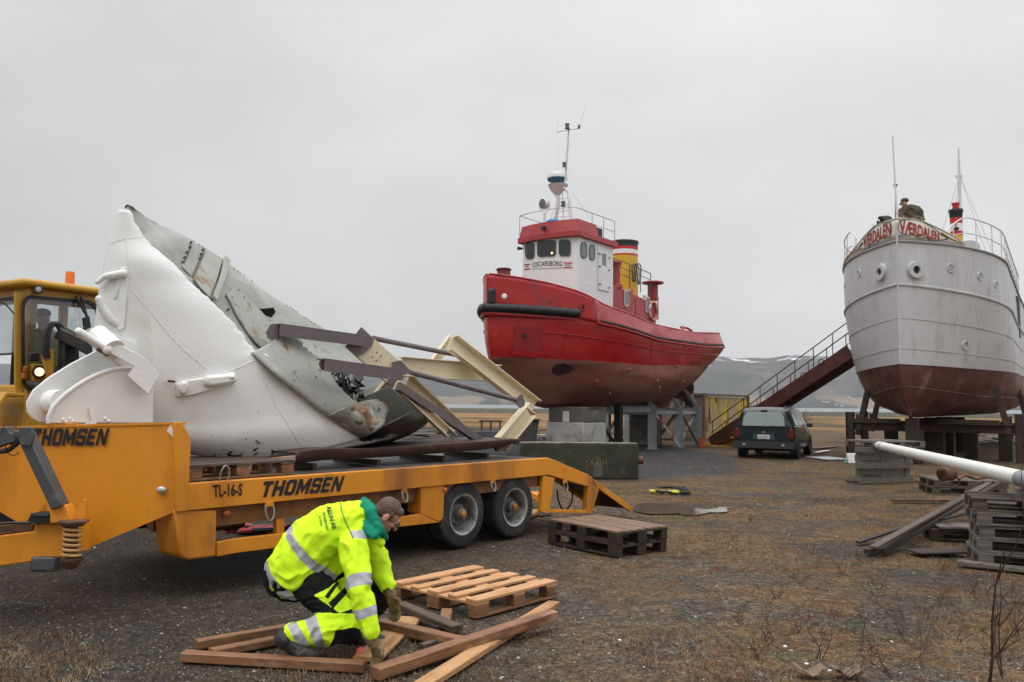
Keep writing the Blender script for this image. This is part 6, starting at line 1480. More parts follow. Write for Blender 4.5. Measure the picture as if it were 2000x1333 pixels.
# ================================================================ PEOPLE
def capsule(mb,a,ra,b,rb,n=14,flat=None):
    a=Vector(a);b=Vector(b);d=(b-a);L=d.length
    if L<1e-4: mb.ell(a,ra,n=n,m=8); return
    d.normalize(); prof=[]
    for k in range(5):
        t=math.pi/2*(1-k/4); prof.append((ra*math.cos(t),-ra*math.sin(t)))
    for k in range(5):
        t=math.pi/2*k/4; prof.append((rb*math.cos(t),L+rb*math.sin(t)))
    prof[0]=(0.0005,prof[0][1]); prof[-1]=(0.0005,prof[-1][1]); mb.lathe(prof,a,d,n)
def flesh(name,shapes,mats,T,voxel=.011,smooth=6,matfn=None,fold=None,extra=None):
    """one continuous skin round the tapered limbs: voxel remesh of the joined volumes, smoothed"""
    mb=MB()
    for s in shapes:
        if len(s)==4: capsule(mb,*s)
        else: mb.ell(s[0],s[1],s[2],n=16,m=10)
    me=bpy.data.meshes.new('tmp'); me.from_pydata([tuple(v) for v in mb.v],[],mb.f); me.update()
    ts=bpy.data.scenes.new('tmp'); o=bpy.data.objects.new('tmp',me); ts.collection.objects.link(o)
    r=o.modifiers.new('r','REMESH'); r.mode='VOXEL'; r.voxel_size=voxel
    s=o.modifiers.new('s','SMOOTH'); s.iterations=smooth; s.factor=.5
    with bpy.context.temp_override(scene=ts,view_layer=ts.view_layers[0]):
        dg=bpy.context.evaluated_depsgraph_get(); dg.update(); m2=bpy.data.meshes.new_from_object(o.evaluated_get(dg))
    bpy.data.objects.remove(o); bpy.data.meshes.remove(me); bpy.data.scenes.remove(ts)
    m2.update()
    if fold:
        amp,sc=fold
        NR=[v.normal.copy() for v in m2.vertices]; CO=[v.co.copy() for v in m2.vertices]; NC=[]
        for p,nr in zip(CO,NR):
            q=Vector((p.x*sc,p.y*sc,p.z*sc)); w_=mnoise.noise(q*.6)*1.2
            n=1-abs(mnoise.noise(q+Vector((w_,w_*.5,-w_))))*2.6
            NC.extend(p+nr*(amp*(n-.45)+amp*.4*mnoise.noise(q*3)))
        m2.vertices.foreach_set('co',NC)
    inv=WM[T].inverted()
    out=bpy.data.meshes.new(name); V=[v.co.copy() for v in m2.vertices]; F=[tuple(p.vertices) for p in m2.polygons]
    out.from_pydata([tuple(inv@v) for v in V],[],F)
    for k in (mats if isinstance(mats,(list,tuple)) else [mats]): out.materials.append(M[k] if isinstance(k,str) else k)
    if matfn:
        idx=[]
        for f in F:
            c=sum((V[i] for i in f),Vector())/len(f); idx.append(matfn(c))
        out.polygons.foreach_set('material_index',idx)
    out.polygons.foreach_set('use_smooth',[True]*len(F)); bpy.data.meshes.remove(m2)
    ob=bpy.data.objects.new(name,out); COL.objects.link(ob); ob.parent=T; WM[ob]=WM[T]; return ob
M['lime']=mat('hi_vis_lime',(.60,.90,.02),rough=.75,bump=((60,.2,.003),),var=.03,spec=.2)
M['band']=mat('reflective_band',(.36,.36,.40),rough=.4,bump=(90,.15,.002),var=.05)
M['navy']=mat('black_trousers',(.008,.008,.010),rough=.85,spec=.2,bump=(50,.3,.004))
M['green']=mat('green_hoodie',(.01,.22,.14),rough=.9,spec=.15,bump=(70,.3,.004))
M['skin']=mat('skin',(.50,.25,.18),[((.55,.22,.16),9,.5,.7)],.5)
M['hair']=mat('brown_hair',(.085,.052,.038),[((.15,.10,.075),40,.5,.65)],.7,bump=(160,.6,.004),var=.25)
M['glove']=mat('leather_glove',(.12,.085,.03),[((.22,.16,.07),8,.5,.65),((.05,.035,.02),7,.55,.7)],.8,bump=((40,.4,.005),))
M['boot']=mat('black_boot',(.018,.017,.017),[((.07,.06,.05),9,.56,.7)],.6,bump=(40,.3,.003))
PX=atY
base=atz(640,1262,0)
WK=thing('person','man in lime hi vis jacket crouching over loose timbers beside the trailer','person',(base.x,base.y,0))
RS,RE,RW=PX(690,1070,5.60),PX(703,1150,5.46),PX(723,1232,5.42)
LS,LE,LW=PX(722,1050,6.02),PX(742,1108,5.98),PX(756,1143,5.92)
hipR,hipL=PX(592,1128,5.72),PX(612,1118,6.02); knR,knL=PX(692,1226,5.62),PX(738,1168,6.02); anR,anL=PX(566,1240,5.50),PX(700,1236,6.0)
neck=PX(716,1018,5.83); lat=(LS-RS).normalized(); 
sp0,sp1,sp2,sp3=PX(592,1102,5.86),PX(618,1060,5.87),PX(652,1032,5.86),PX(690,1022,5.84)
hc=PX(757,1006,5.80); f_=Vector((.66,.16,-.72)).normalized(); u_=(Vector((.72,0,.69))-f_*Vector((.72,0,.69)).dot(f_)).normalized(); l_=f_.cross(u_); HM=Matrix((l_,f_,u_)).transposed()
def hl(x,y,z): return hc+HM@Vector((x,y,z))
def stretch(c,rx,ry,rz,R=None): return (c,(rx,ry,rz),R)
# body: skin (head, neck, torso, arms, legs) in one mesh
skinsh=[stretch(hl(0,-.012,.028),.074,.094,.082,HM),stretch(hl(0,.022,-.05),.058,.066,.068,HM),stretch(hl(0,.062,-.085),.032,.025,.024,HM),
 (hl(0,.088,.012),.010,hl(0,.112,-.030),.014),(hl(.028,.080,.026),.014,hl(-.028,.080,.026),.014),(hl(-.018,.083,-.062),.011,hl(.018,.083,-.062),.011),(hl(-.015,.080,-.075),.010,hl(.015,.080,-.075),.010),
 stretch(hl(.035,.068,-.02),.022,.018,.02,HM),stretch(hl(-.035,.068,-.02),.022,.018,.02,HM),
 stretch(hl(.077,-.005,-.012),.010,.022,.034,HM),stretch(hl(-.077,-.005,-.012),.010,.022,.034,HM),
 (hl(0,-.02,-.05),.056,neck,.060),(neck,.06,sp3,.10),(sp3,.12,sp1,.12),(sp1,.12,sp0,.12),(RS,.07,neck,.07),(LS,.07,neck,.07),
 (RS,.05,RE,.042),(RE,.042,RW,.032),(LS,.05,LE,.042),(LE,.042,LW,.032),(hipR,.09,knR,.06),(knR,.055,anR,.04),(hipL,.09,knL,.06),(knL,.055,anL,.04),(hipR,.1,sp0,.1),(hipL,.1,sp0,.1)]
flesh('body',skinsh,'skin',WK,.006,3)
# eyes, glasses, hair
for s in (-1,1):
    mb=MB(); mb.ell(hl(s*.030,.078,.008),.010,n=10,m=7); mb.build('eye',mat('eye_white',(.5,.45,.42),rough=.2),WK,world=True)
flesh('hair',[stretch(hl(0,-.020,.036),.078,.093,.083,HM),stretch(hl(0,-.055,-.01),.066,.054,.068,HM),stretch(hl(0,.040,.075),.056,.036,.030,HM),(hl(.066,.01,.03),.018,hl(.068,.018,-.002),.010),(hl(-.066,.01,.03),.018,hl(-.068,.018,-.002),.010)],'hair',WK,.006,3,fold=(.0025,55))
gl_=MB()
for s in (-1,1):
    gl_.tube([hl(s*.031+.026*math.cos(a),.104,.006+.017*math.sin(a)) for a in np.linspace(0,2*math.pi,17)[:-1]],.0028,5,closed=True); gl_.tube([hl(s*.057,.102,.010),hl(s*.078,.04,.006),hl(s*.078,-.01,.0)],.003,5)
gl_.tube([hl(-.006,.106,.010),hl(.006,.106,.010)],.0028,5); gl_.build('glasses','dark',WK,world=True)
# hoodie
flesh('hood',[(PX(704,996,5.92),.0473,PX(700,1022,5.70),.0447),(PX(700,1020,5.72),.0473,PX(730,1045,5.66),.0387),(PX(715,985,5.86),.0387,PX(726,1000,5.72),.0387),(PX(722,1000,5.72),.0387,PX(742,1035,5.68),.0344),(PX(712,980,5.95),.0344,PX(738,1010,5.98),.0387),(PX(742,1035,5.68),.0301,PX(752,1050,5.78),.0258),(PX(700,1005,5.85),.0602,PX(722,1022,5.85),.0602),(PX(693,1000,5.88),.0387,PX(690,1012,5.78),.0387)],'green',WK,.008,3,fold=(.006,14))
# jacket
o1=lat*.085; o2=lat*-.085
def pair(a,ra,b,rb): return [(a+o1,ra,b+o1,rb),(a+o2,ra,b+o2,rb)]
sdn_=(PX(712,1000,5.86)-PX(592,1112,5.86)).normalized()
sh=[(sp0-lat*.13-sdn_*.04+Vector((.03,0,0)),.165,sp1-lat*.10,.17),(sp0+Vector((.09,-.05,-.06)),.13,sp1+Vector((.1,-.05,-.10)),.13)]+pair(sp0-sdn_*.035,.205,sp1,.20)+pair(sp1,.195,sp2,.18)+pair(sp2,.18,sp3,.145)+[(sp1+Vector((.10,0,-.10)),.13,sp2+Vector((.06,0,-.12)),.12),(sp0+Vector((.06,0,-.02)),.15,sp1+Vector((.12,0,-.14)),.10),(sp3,.11,RS,.098),(sp3,.11,LS,.098),(neck,.085,sp3,.13),(RS,.098,RE,.082),(RE,.082,RW,.066),(LS,.095,LE,.08),(LE,.08,LW,.062),(PX(726,1050,5.72),.035,PX(742,1060,5.72),.03)]
def prm(p,a,b): d=(b-a); return (p-a).dot(d)/d.length_squared, ((p-a)-d*((p-a).dot(d)/d.length_squared)).length
sd_=(PX(712,1000,5.86)-PX(592,1112,5.86)); so_=PX(592,1112,5.86); sdn=sd_.normalized()
def inpoly(x,y,pl):
    c=False;j=len(pl)-1
    for i in range(len(pl)):
        if (pl[i][1]>y)!=(pl[j][1]>y) and x<(pl[j][0]-pl[i][0])*(y-pl[i][1])/(pl[j][1]-pl[i][1])+pl[i][0]: c=not c
        j=i
    return c
def jm(c):
    ta,da=prm(c,RS,RE); tb,db=prm(c,RE,RW); tl,dl=prm(c,LS,LE)
    x,y=proj(c)
    if db<.12 and 0<tb<1.3 and y>1150: return 1 if .46<tb<.68 else 0
    if da<.125 and ta>.55: return 1 if .74<ta<1.02 else 0
    if inpoly(x,y,[(683,1037),(712,1035),(728,1044),(731,1053),(712,1053),(687,1051)]): return 1
    t=(c-so_).dot(sdn)
    if -.165<t<-.095: return 1
    if .115<t<.175 and not(x>690): return 1
    return 0
flesh('jacket',sh,['lime','band'],WK,.0062,7,jm,fold=(.013,7.5))
jk=WK.children[-1]
# open the jacket below the hem: trousers are bigger there
tr=pair(sp0-sdn*.10,.165,hipR.lerp(hipL,.5),.16)+[(hipR,.132,knR,.10),(hipL,.135,knL,.10),(knR,.098,knR.lerp(anR,.5),.10),(knR.lerp(anR,.5),.10,anR+Vector((.01,0,.0)),.075),(knL,.10,anL+Vector((0,0,.06)),.075),(knR+Vector((-.12,0,.08)),.09,knR.lerp(anR,.7)+Vector((0,0,.04)),.06),(hipR+Vector((-.06,.08,-.0)),.145,hipL+Vector((-.05,-.04,-.03)),.145)]
def tm(c):
    x,y=proj(c); ts,ds=prm(c,knR,anR)
    if inpoly(x,y,[(655,1232),(690,1226),(715,1232),(716,1262),(690,1275),(640,1272),(652,1245)]): return 2
    if inpoly(x,y,[(535,1240),(566,1214),(612,1197),(703,1199),(703,1280),(600,1295),(535,1265)]) and c.y<5.9:
        if inpoly(x,y,[(592,1205),(615,1196),(636,1262),(618,1268)]): return 1
        if inpoly(x,y,[(560,1222),(577,1212),(604,1258),(586,1268)]): return 1
        return 0
    if inpoly(x,y,[(613,1163),(640,1150),(662,1132),(690,1118),(700,1185),(664,1198),(645,1185)]):
        if inpoly(x,y,[(634,1165),(658,1136),(662,1140),(641,1170)]): return 2
        if inpoly(x,y,[(641,1179),(674,1147),(681,1156),(650,1190)]): return 2
        return 0
    return 2
flesh('trousers',tr,['lime','band','navy'],WK,.0062,7,tm,fold=(.012,9))
# boots
flesh('boot',[(anR+Vector((-.03,0,0)),.058,PX(556,1252,5.46),.055),(PX(552,1248,5.48),.055,PX(590,1276,5.46),.050),(PX(590,1276,5.46),.050,PX(612,1281,5.47),.042),(anR,.06,PX(575,1262,5.48),.055)],'boot',WK,.007,3,fold=(.004,20))
flesh('boot',[(anL,.058,PX(700,1246,5.98),.052),(PX(700,1250,5.98),.045,PX(742,1250,5.98),.040),(PX(690,1250,5.98),.045,PX(700,1250,5.98),.045)],'boot',WK,.007,3,fold=(.004,20))
# gloved hands
def glove(palm,down,across,thumb,curl,wrist,r=.0125,cuff=.05):
    """palm centre, finger direction, direction across the knuckles towards the thumb side"""
    down=down.normalized(); across=(across-down*across.dot(down)).normalized(); nrm=down.cross(across).normalized()
    S=[(wrist,cuff,wrist.lerp(palm,.6),.038)]
    for k,o in enumerate((-.030,-.010,.010,.030)): S.append((palm-down*.045+across*o*.75,.021,palm+down*.030+across*o,.017))
    for k,(o,L) in enumerate(((-.034,.062),(-.0115,.076),(.0115,.082),(.034,.074))):
        a=palm+down*.035+across*o; b=a+(down*.9+nrm*curl*.35).normalized()*L*.45; c=b+(down*.7+nrm*curl*.8).normalized()*L*.32; d=c+(down*.35+nrm*curl).normalized()*L*.28
        S+=[(a,r+.002,b,r),(b,r,c,r-.001),(c,r-.001,d,r-.002)]
    a=palm-down*.03+across*.030; b=a+(across*.9+down*.45+nrm*curl*.3).normalized()*.042; c=b+(across*.35+down*.9+nrm*curl*.5).normalized()*.038
    S+=[(a,r+.005,b,r+.002),(b,r+.001,c,r)]
    return S
hR=PX(736,1272,5.40)
flesh('glove',glove(hR,Vector((.15,-.05,-1)),Vector((.75,-.6,.1)),1,1.0,RW+Vector((0,0,-.02)),.013,.058),'glove',WK,.005,2,fold=(.003,30))
hL=PX(768,1180,5.86)
flesh('glove',glove(hL,Vector((.35,-.1,-1)),Vector((.8,-.5,.2)),1,.5,LW,.014,.052),'glove',WK,.005,2,fold=(.003,30))
# writing on the back of the jacket
jb=bvh_of(jk)
def onback(x,y):
    p,n=cast(WK,x,y,jb)
    return (p+n*.006) if p is not None else None
def backtext(nm,txt,A,B,hgt,mt,bold=.02):
    V,F,_=textmesh(txt,bold,0,1.); Q=[]; ax=Vector((B[0]-A[0],B[1]-A[1])); L=ax.length; ax.normalize(); up=Vector((ax.y,-ax.x))
    last=None
    for u,v in V:
        x=A[0]+ax.x*L*u+up.x*hgt*v; y=A[1]+ax.y*L*u+up.y*hgt*v; p=onback(x,y); p=p if p is not None else last; last=p; Q.append(p if p is not None else Vector((0,0,.5)))
    mb=MB(); mb.add(Q,F); return mb.build(nm,mt,jk)
prt=mat('jacket_print',(.03,.07,.02))
backtext('back_print','ALLIN AS',(637.0,991),(648.5,1034),9.5,prt,.035)
backtext('back_print','ENTREPRENØR',(630,1001.5),(637.5,1037),4.4,prt,.02)
backtext('back_print','46 83864',(623,1009),(626.5,1029),3.4,prt,.02)
mb=MB(); mb.tube([onback(x,y) for x,y in spline([(665.,981.),(670.,1005.),(680.,1030.),(690.,1052.)],4) if onback(x,y) is not None],.003,4); mb.build('back_seam',prt,jk)
# --- man on the ship
mp_=PX(1780,440,25.3); MS=thing('person','man in brown jacket and cap bent over the bow rail of the white ship','person',(mp_.x,mp_.y,6.5))
bj=mat('brown_jacket',(.055,.040,.020),[((.10,.05,.02),3,.5,.7)],.8)
g_=lambda x,y,d=0.:PX(x,y,25.3+d)
flesh('body',[stretch(g_(1766,398),.085,.10,.12),(g_(1768,403),.07,g_(1775,412),.08),(g_(1776,418),.16,g_(1782,445),.16),(g_(1757,428,-.2),.05,g_(1766,428,-.35),.045),(g_(1795,432,-.1),.05,g_(1782,428,-.35),.045),(g_(1783,444),.13,Vector((mp_.x+.05,25.35,6.6)),.09),(g_(1788,444),.13,Vector((mp_.x+.3,25.35,6.6)),.09),(g_(1763,400,-.1),.02,g_(1762,402,-.13),.02)],'skin',MS,.02,4)
flesh('jacket',[(g_(1776,412),.21,g_(1785,440),.27),(g_(1790,410),.13,g_(1770,408),.13),(g_(1763,414),.14,g_(1757,424,-.15),.10),(g_(1757,425,-.15),.10,g_(1766,428,-.3),.07),(g_(1790,416),.17,g_(1798,430,-.05),.12),(g_(1798,430,-.05),.12,g_(1785,428,-.3),.07),(g_(1768,412),.15,g_(1792,416),.17)],bj,MS,.02,5,fold=(.02,5))
flesh('cap',[stretch(g_(1767,392),.12,.13,.085),(g_(1761,397,-.05),.05,g_(1758,400,-.12),.03)],mat('brown_cap',(.05,.028,.02),[((.12,.05,.03),8,.5,.6)]),MS,.015,3)
# trousers down to the deck, mostly hidden
flesh('trousers',[(g_(1784,440),.2,g_(1786,455),.18),(g_(1780,455),.12,Vector((mp_.x-.02,25.35,6.55)),.10),(g_(1790,455),.12,Vector((mp_.x+.3,25.35,6.55)),.10)],'navy',MS,.025,4)
# --- driver
dc=hit(LD,84,640,'x',-.75); dW=WM[LD]@dc
DR=thing('person','driver in green hi vis vest sitting behind the loader windshield','person',(dW.x,dW.y,WM[LD].translation.z+1.2))
Dp=lambda x,y,d=0.: WM[LD]@hit(LD,x,y,'x',-.75+d)
flesh('body',[stretch(Dp(84,622),.085,.10,.13),(Dp(84,636),.06,Dp(84,648),.07),(Dp(84,660),.15,Dp(84,700),.17),(Dp(70,658),.07,Dp(60,690),.06),(Dp(60,690),.05,Dp(76,700,.3),.04),(Dp(98,658),.07,Dp(106,690),.06),(Dp(106,690),.05,Dp(92,700,.3),.04)],'skin',DR,.018,4)
flesh('vest',[(Dp(74,662),.14,Dp(84,700),.19),(Dp(94,662),.14,Dp(88,700),.19),(Dp(68,658),.09,Dp(58,690),.08),(Dp(100,658),.09,Dp(108,690),.08)],mat('dull_hi_vis',(.28,.42,.05),rough=.8),DR,.018,4,fold=(.012,7))
flesh('cap',[stretch(Dp(84,612),.10,.115,.07),(Dp(78,616,.05),.03,Dp(70,618,.05),.02)],'navy',DR,.015,3)
# ================================================================ LOOSE TIMBER AND PALLETS IN THE FOREGROUND
def timber(label,a,b,w,h,z0,z1,mt='endgrain',cat='timber',name='timber',group='loose timbers round the crouching man',roll=0.):
    """a,b: photo pixels of the middle of the top face at each end; z0,z1 heights of the top face"""
    A=atz(*a,z0);B=atz(*b,z1); c=(A+B)/2; L=(B-A).length; d=(B-A).normalized()
    x=Vector((0,0,1)).cross(d).normalized(); u=d.cross(x).normalized()
    if roll: 
        R=Matrix.Rotation(math.radians(roll),3,d); x=R@x;u=R@u
    Mx=Matrix((d,x,u)).transposed().to_4x4(); Mx.translation=c-u*h/2
    R_=random.Random(int(a[0]*7+a[1])); mb=MB(); n=10; rows=[]
    for i in range(n+1):
        t=-L/2+L*i/n; j=lambda:R_.uniform(-.0015,.0015); e=.006
        ring=[(-w/2,-h/2+e),(-w/2+e,-h/2),(w/2-e,-h/2),(w/2,-h/2+e),(w/2,h/2-e),(w/2-e,h/2),(-w/2+e,h/2),(-w/2,h/2-e)]
        rows.append([(t+(R_.uniform(-.004,.004) if i in(0,n) else 0),p+j(),q+j()) for p,q in ring])
    mb.grid([r+[r[0]] for r in rows],flip=True); mb.add(rows[0],[tuple(range(8))[::-1]]); mb.add(rows[-1],[tuple(range(8))])
    o=mb.build(name,mt,None,angle=30); o.matrix_world=Mx; WM[o]=Mx; return tag(o,label,cat,group)
timber('long brown timber lying closest to the camera left of the gloved hand',(359,1272),(712,1293),.085,.06,.062,.062)
timber('brown timber farthest left passing behind the man\'s boot',(384,1250),(640,1207),.075,.06,.062,.062)
timber('short brown timber ending against the sole of the boot',(412,1268),(545,1243),.09,.05,.052,.052)
timber('long heavy timber with chipped end lying across the others in front of the pallet',(732,1304),(1080,1192),.10,.072,.078,.135)
timber('long fresh plank running out of the bottom of the picture under the heavy timber',(760,1372),(1082,1174),.11,.045,.05,.05,'wood')
timber('brown timber lying between the gloves and the heavy crossing timber',(742,1209),(930,1253),.10,.07,.085,.075)
timber('dark timber with splintered top pointing from the far glove under the pallet',(782,1176),(893,1222),.10,.05,.085,.06,'oldwood')
timber('dark lower timber half hidden beneath the splintered one',(800,1196),(862,1224),.09,.04,.03,.03,'darkwood')
wp=timber('wide fresh board with a pink mark under the gloved hand',(802,1204),(716,1284),.19,.028,.03,.03,'wood')
timber('small stake stub lying inside the frame of timbers',(822,1258),(851,1249),.05,.04,.04,.045,'oldwood')
timber('short brown offcut tucked under the fresh pallet',(873,1188),(868,1216),.09,.05,.05,.05,'endgrain')
inv=WM[wp].inverted(); mb=MB(); q=[inv@(atz(x,y,.0345)) for x,y in ((697,1268),(704,1263),(712,1266),(709,1274),(702,1276),(695,1281))]; mb.add(q,[tuple(range(6))]); o=mb.build('pink_mark',mat('pink_spray',(.75,.14,.10)),wp); 
M.setdefault('wood2',mat('fresh_pallet_wood',(.50,.27,.125),[((.34,.15,.06),2.0,.5,.66,(1,7,7)),((.16,.07,.03),8,.68,.76),((.62,.38,.2),5,.55,.8,(1,12,12))],.6,bump=((30,.35,.004),(6,.2,.01)),var=.15))
tp=[atz(x,y,.144) for x,y in ((775,1133),(935,1103),(1078,1135),(925,1177))]
dr_=((tp[1]-tp[0])+(tp[2]-tp[3])).normalized(); ctr=sum(tp,Vector())/4; ctr.z=0
aP=math.degrees(math.atan2(-dr_.y,dr_.x))
pallet('fresh orange brown pallet on the gravel just right of the crouching man',1.03,1.02,('wood2','wood2','endgrain'),ctr,aP,nb=5,wonk=.006)
# dark double pallet
Nn=atz(1204,1090,0); Lf=atz(1069,1061,0); Rt=atz(1305,1079,0)
d1=(Nn-Lf).normalized(); a2=math.degrees(math.atan2(-d1.y,d1.x)); sd2=Vector((-d1.y,d1.x,0)); 
if sd2.dot(Rt-Nn)<0: sd2=-sd2
Ld=min(1.3,(Nn-Lf).length); c2=Nn-d1*Ld/2+sd2*.42
pallet('lower of the two dark pallets stacked beside the trailer ramp',Ld,.84,('darkwood','darkwood','darkwood'),c2,a2)
pallet('upper pallet with wet brown planks on the stack beside the trailer ramp',Ld,.84,('topwood','darkwood','darkwood'),c2+Vector((.012,.0,.1455)),a2+.8,nb=7)
# ================================================================ RIGHT SIDE CLUTTER
c=atz(1733,944,0); X0=atz(1682,945,0); X1=atz(1787,942,0); Lw=(X1-X0).length; az=math.degrees(math.atan2(-(X1-X0).y,(X1-X0).x))
def standing(label,c,a,L,W):
    Mx=Matrix.Translation(c)@Matrix.Rotation(-math.radians(a),4,'Z')@Matrix.Translation((0,0,W/2))@Matrix.Rotation(math.radians(90),4,'X')@Matrix.Rotation(math.radians(180),4,'Y')
    return pallet(label,L,W,('graywood','graywood','graywood'),None,0,Mx,group='gray pallets on the right')
standing('gray pallet standing on edge under the thin end of the white pole',c,az,Lw,.80)
pp=Vector((.42,.9,0))
standing('gray pallet standing on edge behind the front one below the white pole',c+pp*.95,az,Lw,.80)
pallet('gray pallet lying flat on top of the two standing pallets',1.25,1.15,('graywood','graywood','graywood'),c+pp*.45+Vector((-.05,0,.805)),az+4,group='gray pallets on the right')
c=atz(1905,968,0)
for k,lb in enumerate(('lowest dark pallet of the middle stack below the white pole','upper mossy pallet of the middle stack below the white pole')):
    pallet(lb,1.35,1.0,('graywood' if k else 'oldwood','oldwood','oldwood'),c+Vector((.03*k,.5,.146*k)),12-2*k,group='gray pallets on the right')
c=atz(1912,1106,0); 
lbl=['bottom pallet of the tall stack at the right edge','second pallet from the ground in the tall right stack','middle pallet of the tall stack at the right edge','fourth pallet up in the tall stack at the right edge','topmost darker pallet of the tall stack at the right edge']
for k,lb in enumerate(lbl):
    pallet(lb,1.2,.85,('graywood',)*3 if k<4 else ('darkwood','darkwood','oldwood'),c+Vector((.72+.02*((k*7)%3-1)-(.04 if k>3 else 0),.17,.146*k)),22+1.5*((k*5)%3-1),group='gray pallets on the right')
def free_beam(label,A,B,w,h,mt,cat='plank',name='plank',group=None,up=(0,0,1)):
    T=thing(name,label,cat,(A+B)/2,0,group) if False else None
    c=(A+B)/2; mb=MB(); mb.beam(A-c,B-c,w,h,up=up); o=mb.build(name,mt,None,bevel=.004); o.location=c; WM[o]=Matrix.Translation(c); return tag(o,label,cat,group)
gp_='dark planks leaning on the pallets'
free_beam('dark leaning plank reaching farthest left of the leaning bundle',atz(1676,1060,.03),atY(1800,1018,11.2),.07,.03,'darkwood',group=gp_)
free_beam('thick dark beam with its foot nearest the camera in the leaning bundle',atz(1694,1078,.05),atY(1915,952,13.6),.08,.06,'darkwood',group=gp_)
free_beam('second dark beam running beside the thick leaning beam',atz(1722,1078,.05),atY(1950,946,13.4),.075,.06,'darkwood',group=gp_)
free_beam('thin dark plank lying on top of the leaning bundle',atz(1706,1070,.14),atY(1932,944,13.4),.09,.03,'oldwood',group=gp_)
free_beam('short broken plank at the upper end of the leaning bundle',atY(1860,985,12.6),atY(1928,960,13.2),.14,.03,'oldwood',group=gp_)
free_beam('gray lath leaning from the bundle to the tall pallet stack',atY(1826,1018,11.4),atY(1935,992,9.6),.06,.025,'graywood',group=gp_)
for lb,A,B,w_,h_,mt in (('weathered plank lying on the ground in front of the tall stack',(1872,1098),(2060,1120),.16,.04,'graywood'),
 ('dark board lying flat left of the tall stack',(1782,1078),(1872,1076),.30,.02,'darkwood'),
 ('rusty flat bar lying on the gravel before the middle pallets',(1742,977),(1858,978),.14,.04,'rust'),
 ('upper gray board of the flat pile left of the tall stack',(1826,1027),(1920,1030),.35,.03,'graywood'),
 ('thin dark lath lying behind the standing pallet',(1655,941),(1688,941),.10,.05,'darkwood'),
 ('pale batten on the gravel right of the standing pallet',(1790,940),(1836,934),.07,.04,'graywood'),
 ('white board flat on the gravel left of the cradle post',(1595,884),(1618,880),.18,.02,'white'),
 ('rusty flat sheet on the gravel beyond the minivan',(1580,876),(1632,872),.5,.02,'rust')):
    z=.04 if 'upper' not in lb else .17
    a_=atz(*A,z);b_=atz(*B,z); free_beam(lb,a_,b_,w_,h_,mt,group='boards lying about on the gravel')
pallet('low dark pallet lying left of the tall stack at the right edge',1.2,.8,('oldwood','darkwood','darkwood'),atz(1893,1052,0)+Vector((.1,.1,0)),14,group='gray pallets on the right')
o=free_beam('light gray aluminium sheet lying on the gravel beside the cradle post',atz(1596,893,.03),atz(1640,898,.03),.9,.03,'galv','sheet','metal_sheet')
# white pole
A=atY(1716,870,18.6);B=atY(2016,940,8.6); B2=B+(B-A).normalized()*1.6
PL=thing('white_pole','long round white pole with a gray end resting across the pallets','pole',(A+B)/2)
pw=mat('pole_white',(.74,.74,.72),[((.35,.33,.33),1.6,.66,.70),((.5,.48,.44),5,.6,.8)],.35,bump=(5,.1,.01))
mb=MB(); dd_=(B-A); t1=.965
mb.tube([A,A+dd_*t1],.088,24); mb.build('pole_shaft',pw,PL,world=True)
mb=MB(); mb.tube([A+dd_*t1,B2],.090,24); mb.build('gray_end',mat('pole_gray',(.22,.24,.26),rough=.5),PL,world=True)
mb=MB(); mb.tube([A+dd_*.055,A+dd_*.065],.094,24); mb.build('collar','galv',PL,world=True)
mb=MB(); mb.tube([A-dd_.normalized()*.02,A-dd_.normalized()*.5+Vector((0,0,-.05))],.03,8); mb.build('pole_tip','galv',PL,world=True)
pd=(B-A); tq=(8.75-A.y)/pd.y; pq=A+pd*tq
PB=thing('packing_block','short wooden packing block between the tall pallet stack and the white pole','block',Vector((pq.x,pq.y,.732)),22)
mb=MB(); mb.box((0,0,(pq.z-.088-.732)/2),(.22,.10,pq.z-.088-.732)); mb.build('wood_block','graywood',PB,bevel=.006)
# small rusty drum + chains on the middle stack
c=atY(1850,931,14.9); DRM=thing('rusty_pipe_piece','short rusty pipe piece on the middle pallet stack','pipe',c-Vector((0,0,.08)))
mb=MB(); mb.lathe([(.10,-.14),(.13,-.12),(.13,.12),(.11,.14),(.09,.14),(.09,-.14)],(0,0,.13),(1,.4,.1),18); mb.build('pipe_ring','rust',DRM)
mb=MB(); mb.tube(spline([Vector((.2,0,.03)),Vector((.35,.05,.1)),Vector((.5,-.02,.05)),Vector((.75,.05,.07)),Vector((.95,0,.03))],5),.03,6); mb.build('chain_heap','rust',DRM)
# styrofoam box, green piece
c=atz(1664,905,0); FB=thing('foam_box','white foam box standing beside the gray pallets','box',c,10)
mb=MB(); mb.prism([(-.10,0,0),(.10,0,0),(.13,0,.04),(.08,0,.05),(.08,0,.24),(.13,0,.26),(.13,0,.29),(-.13,0,.29),(-.1,0,.05)],(0,.2,0)); mb.build('foam_shell',mat('foam_white',(.8,.8,.8),rough=.8),FB,bevel=.008)
mb=MB(); mb.prism([(-.22,.05,0),(-.08,.05,0),(-.10,.05,.14)],(0,.1,0)); mb.build('green_liner',mat('liner_green',(.12,.3,.18)),FB)
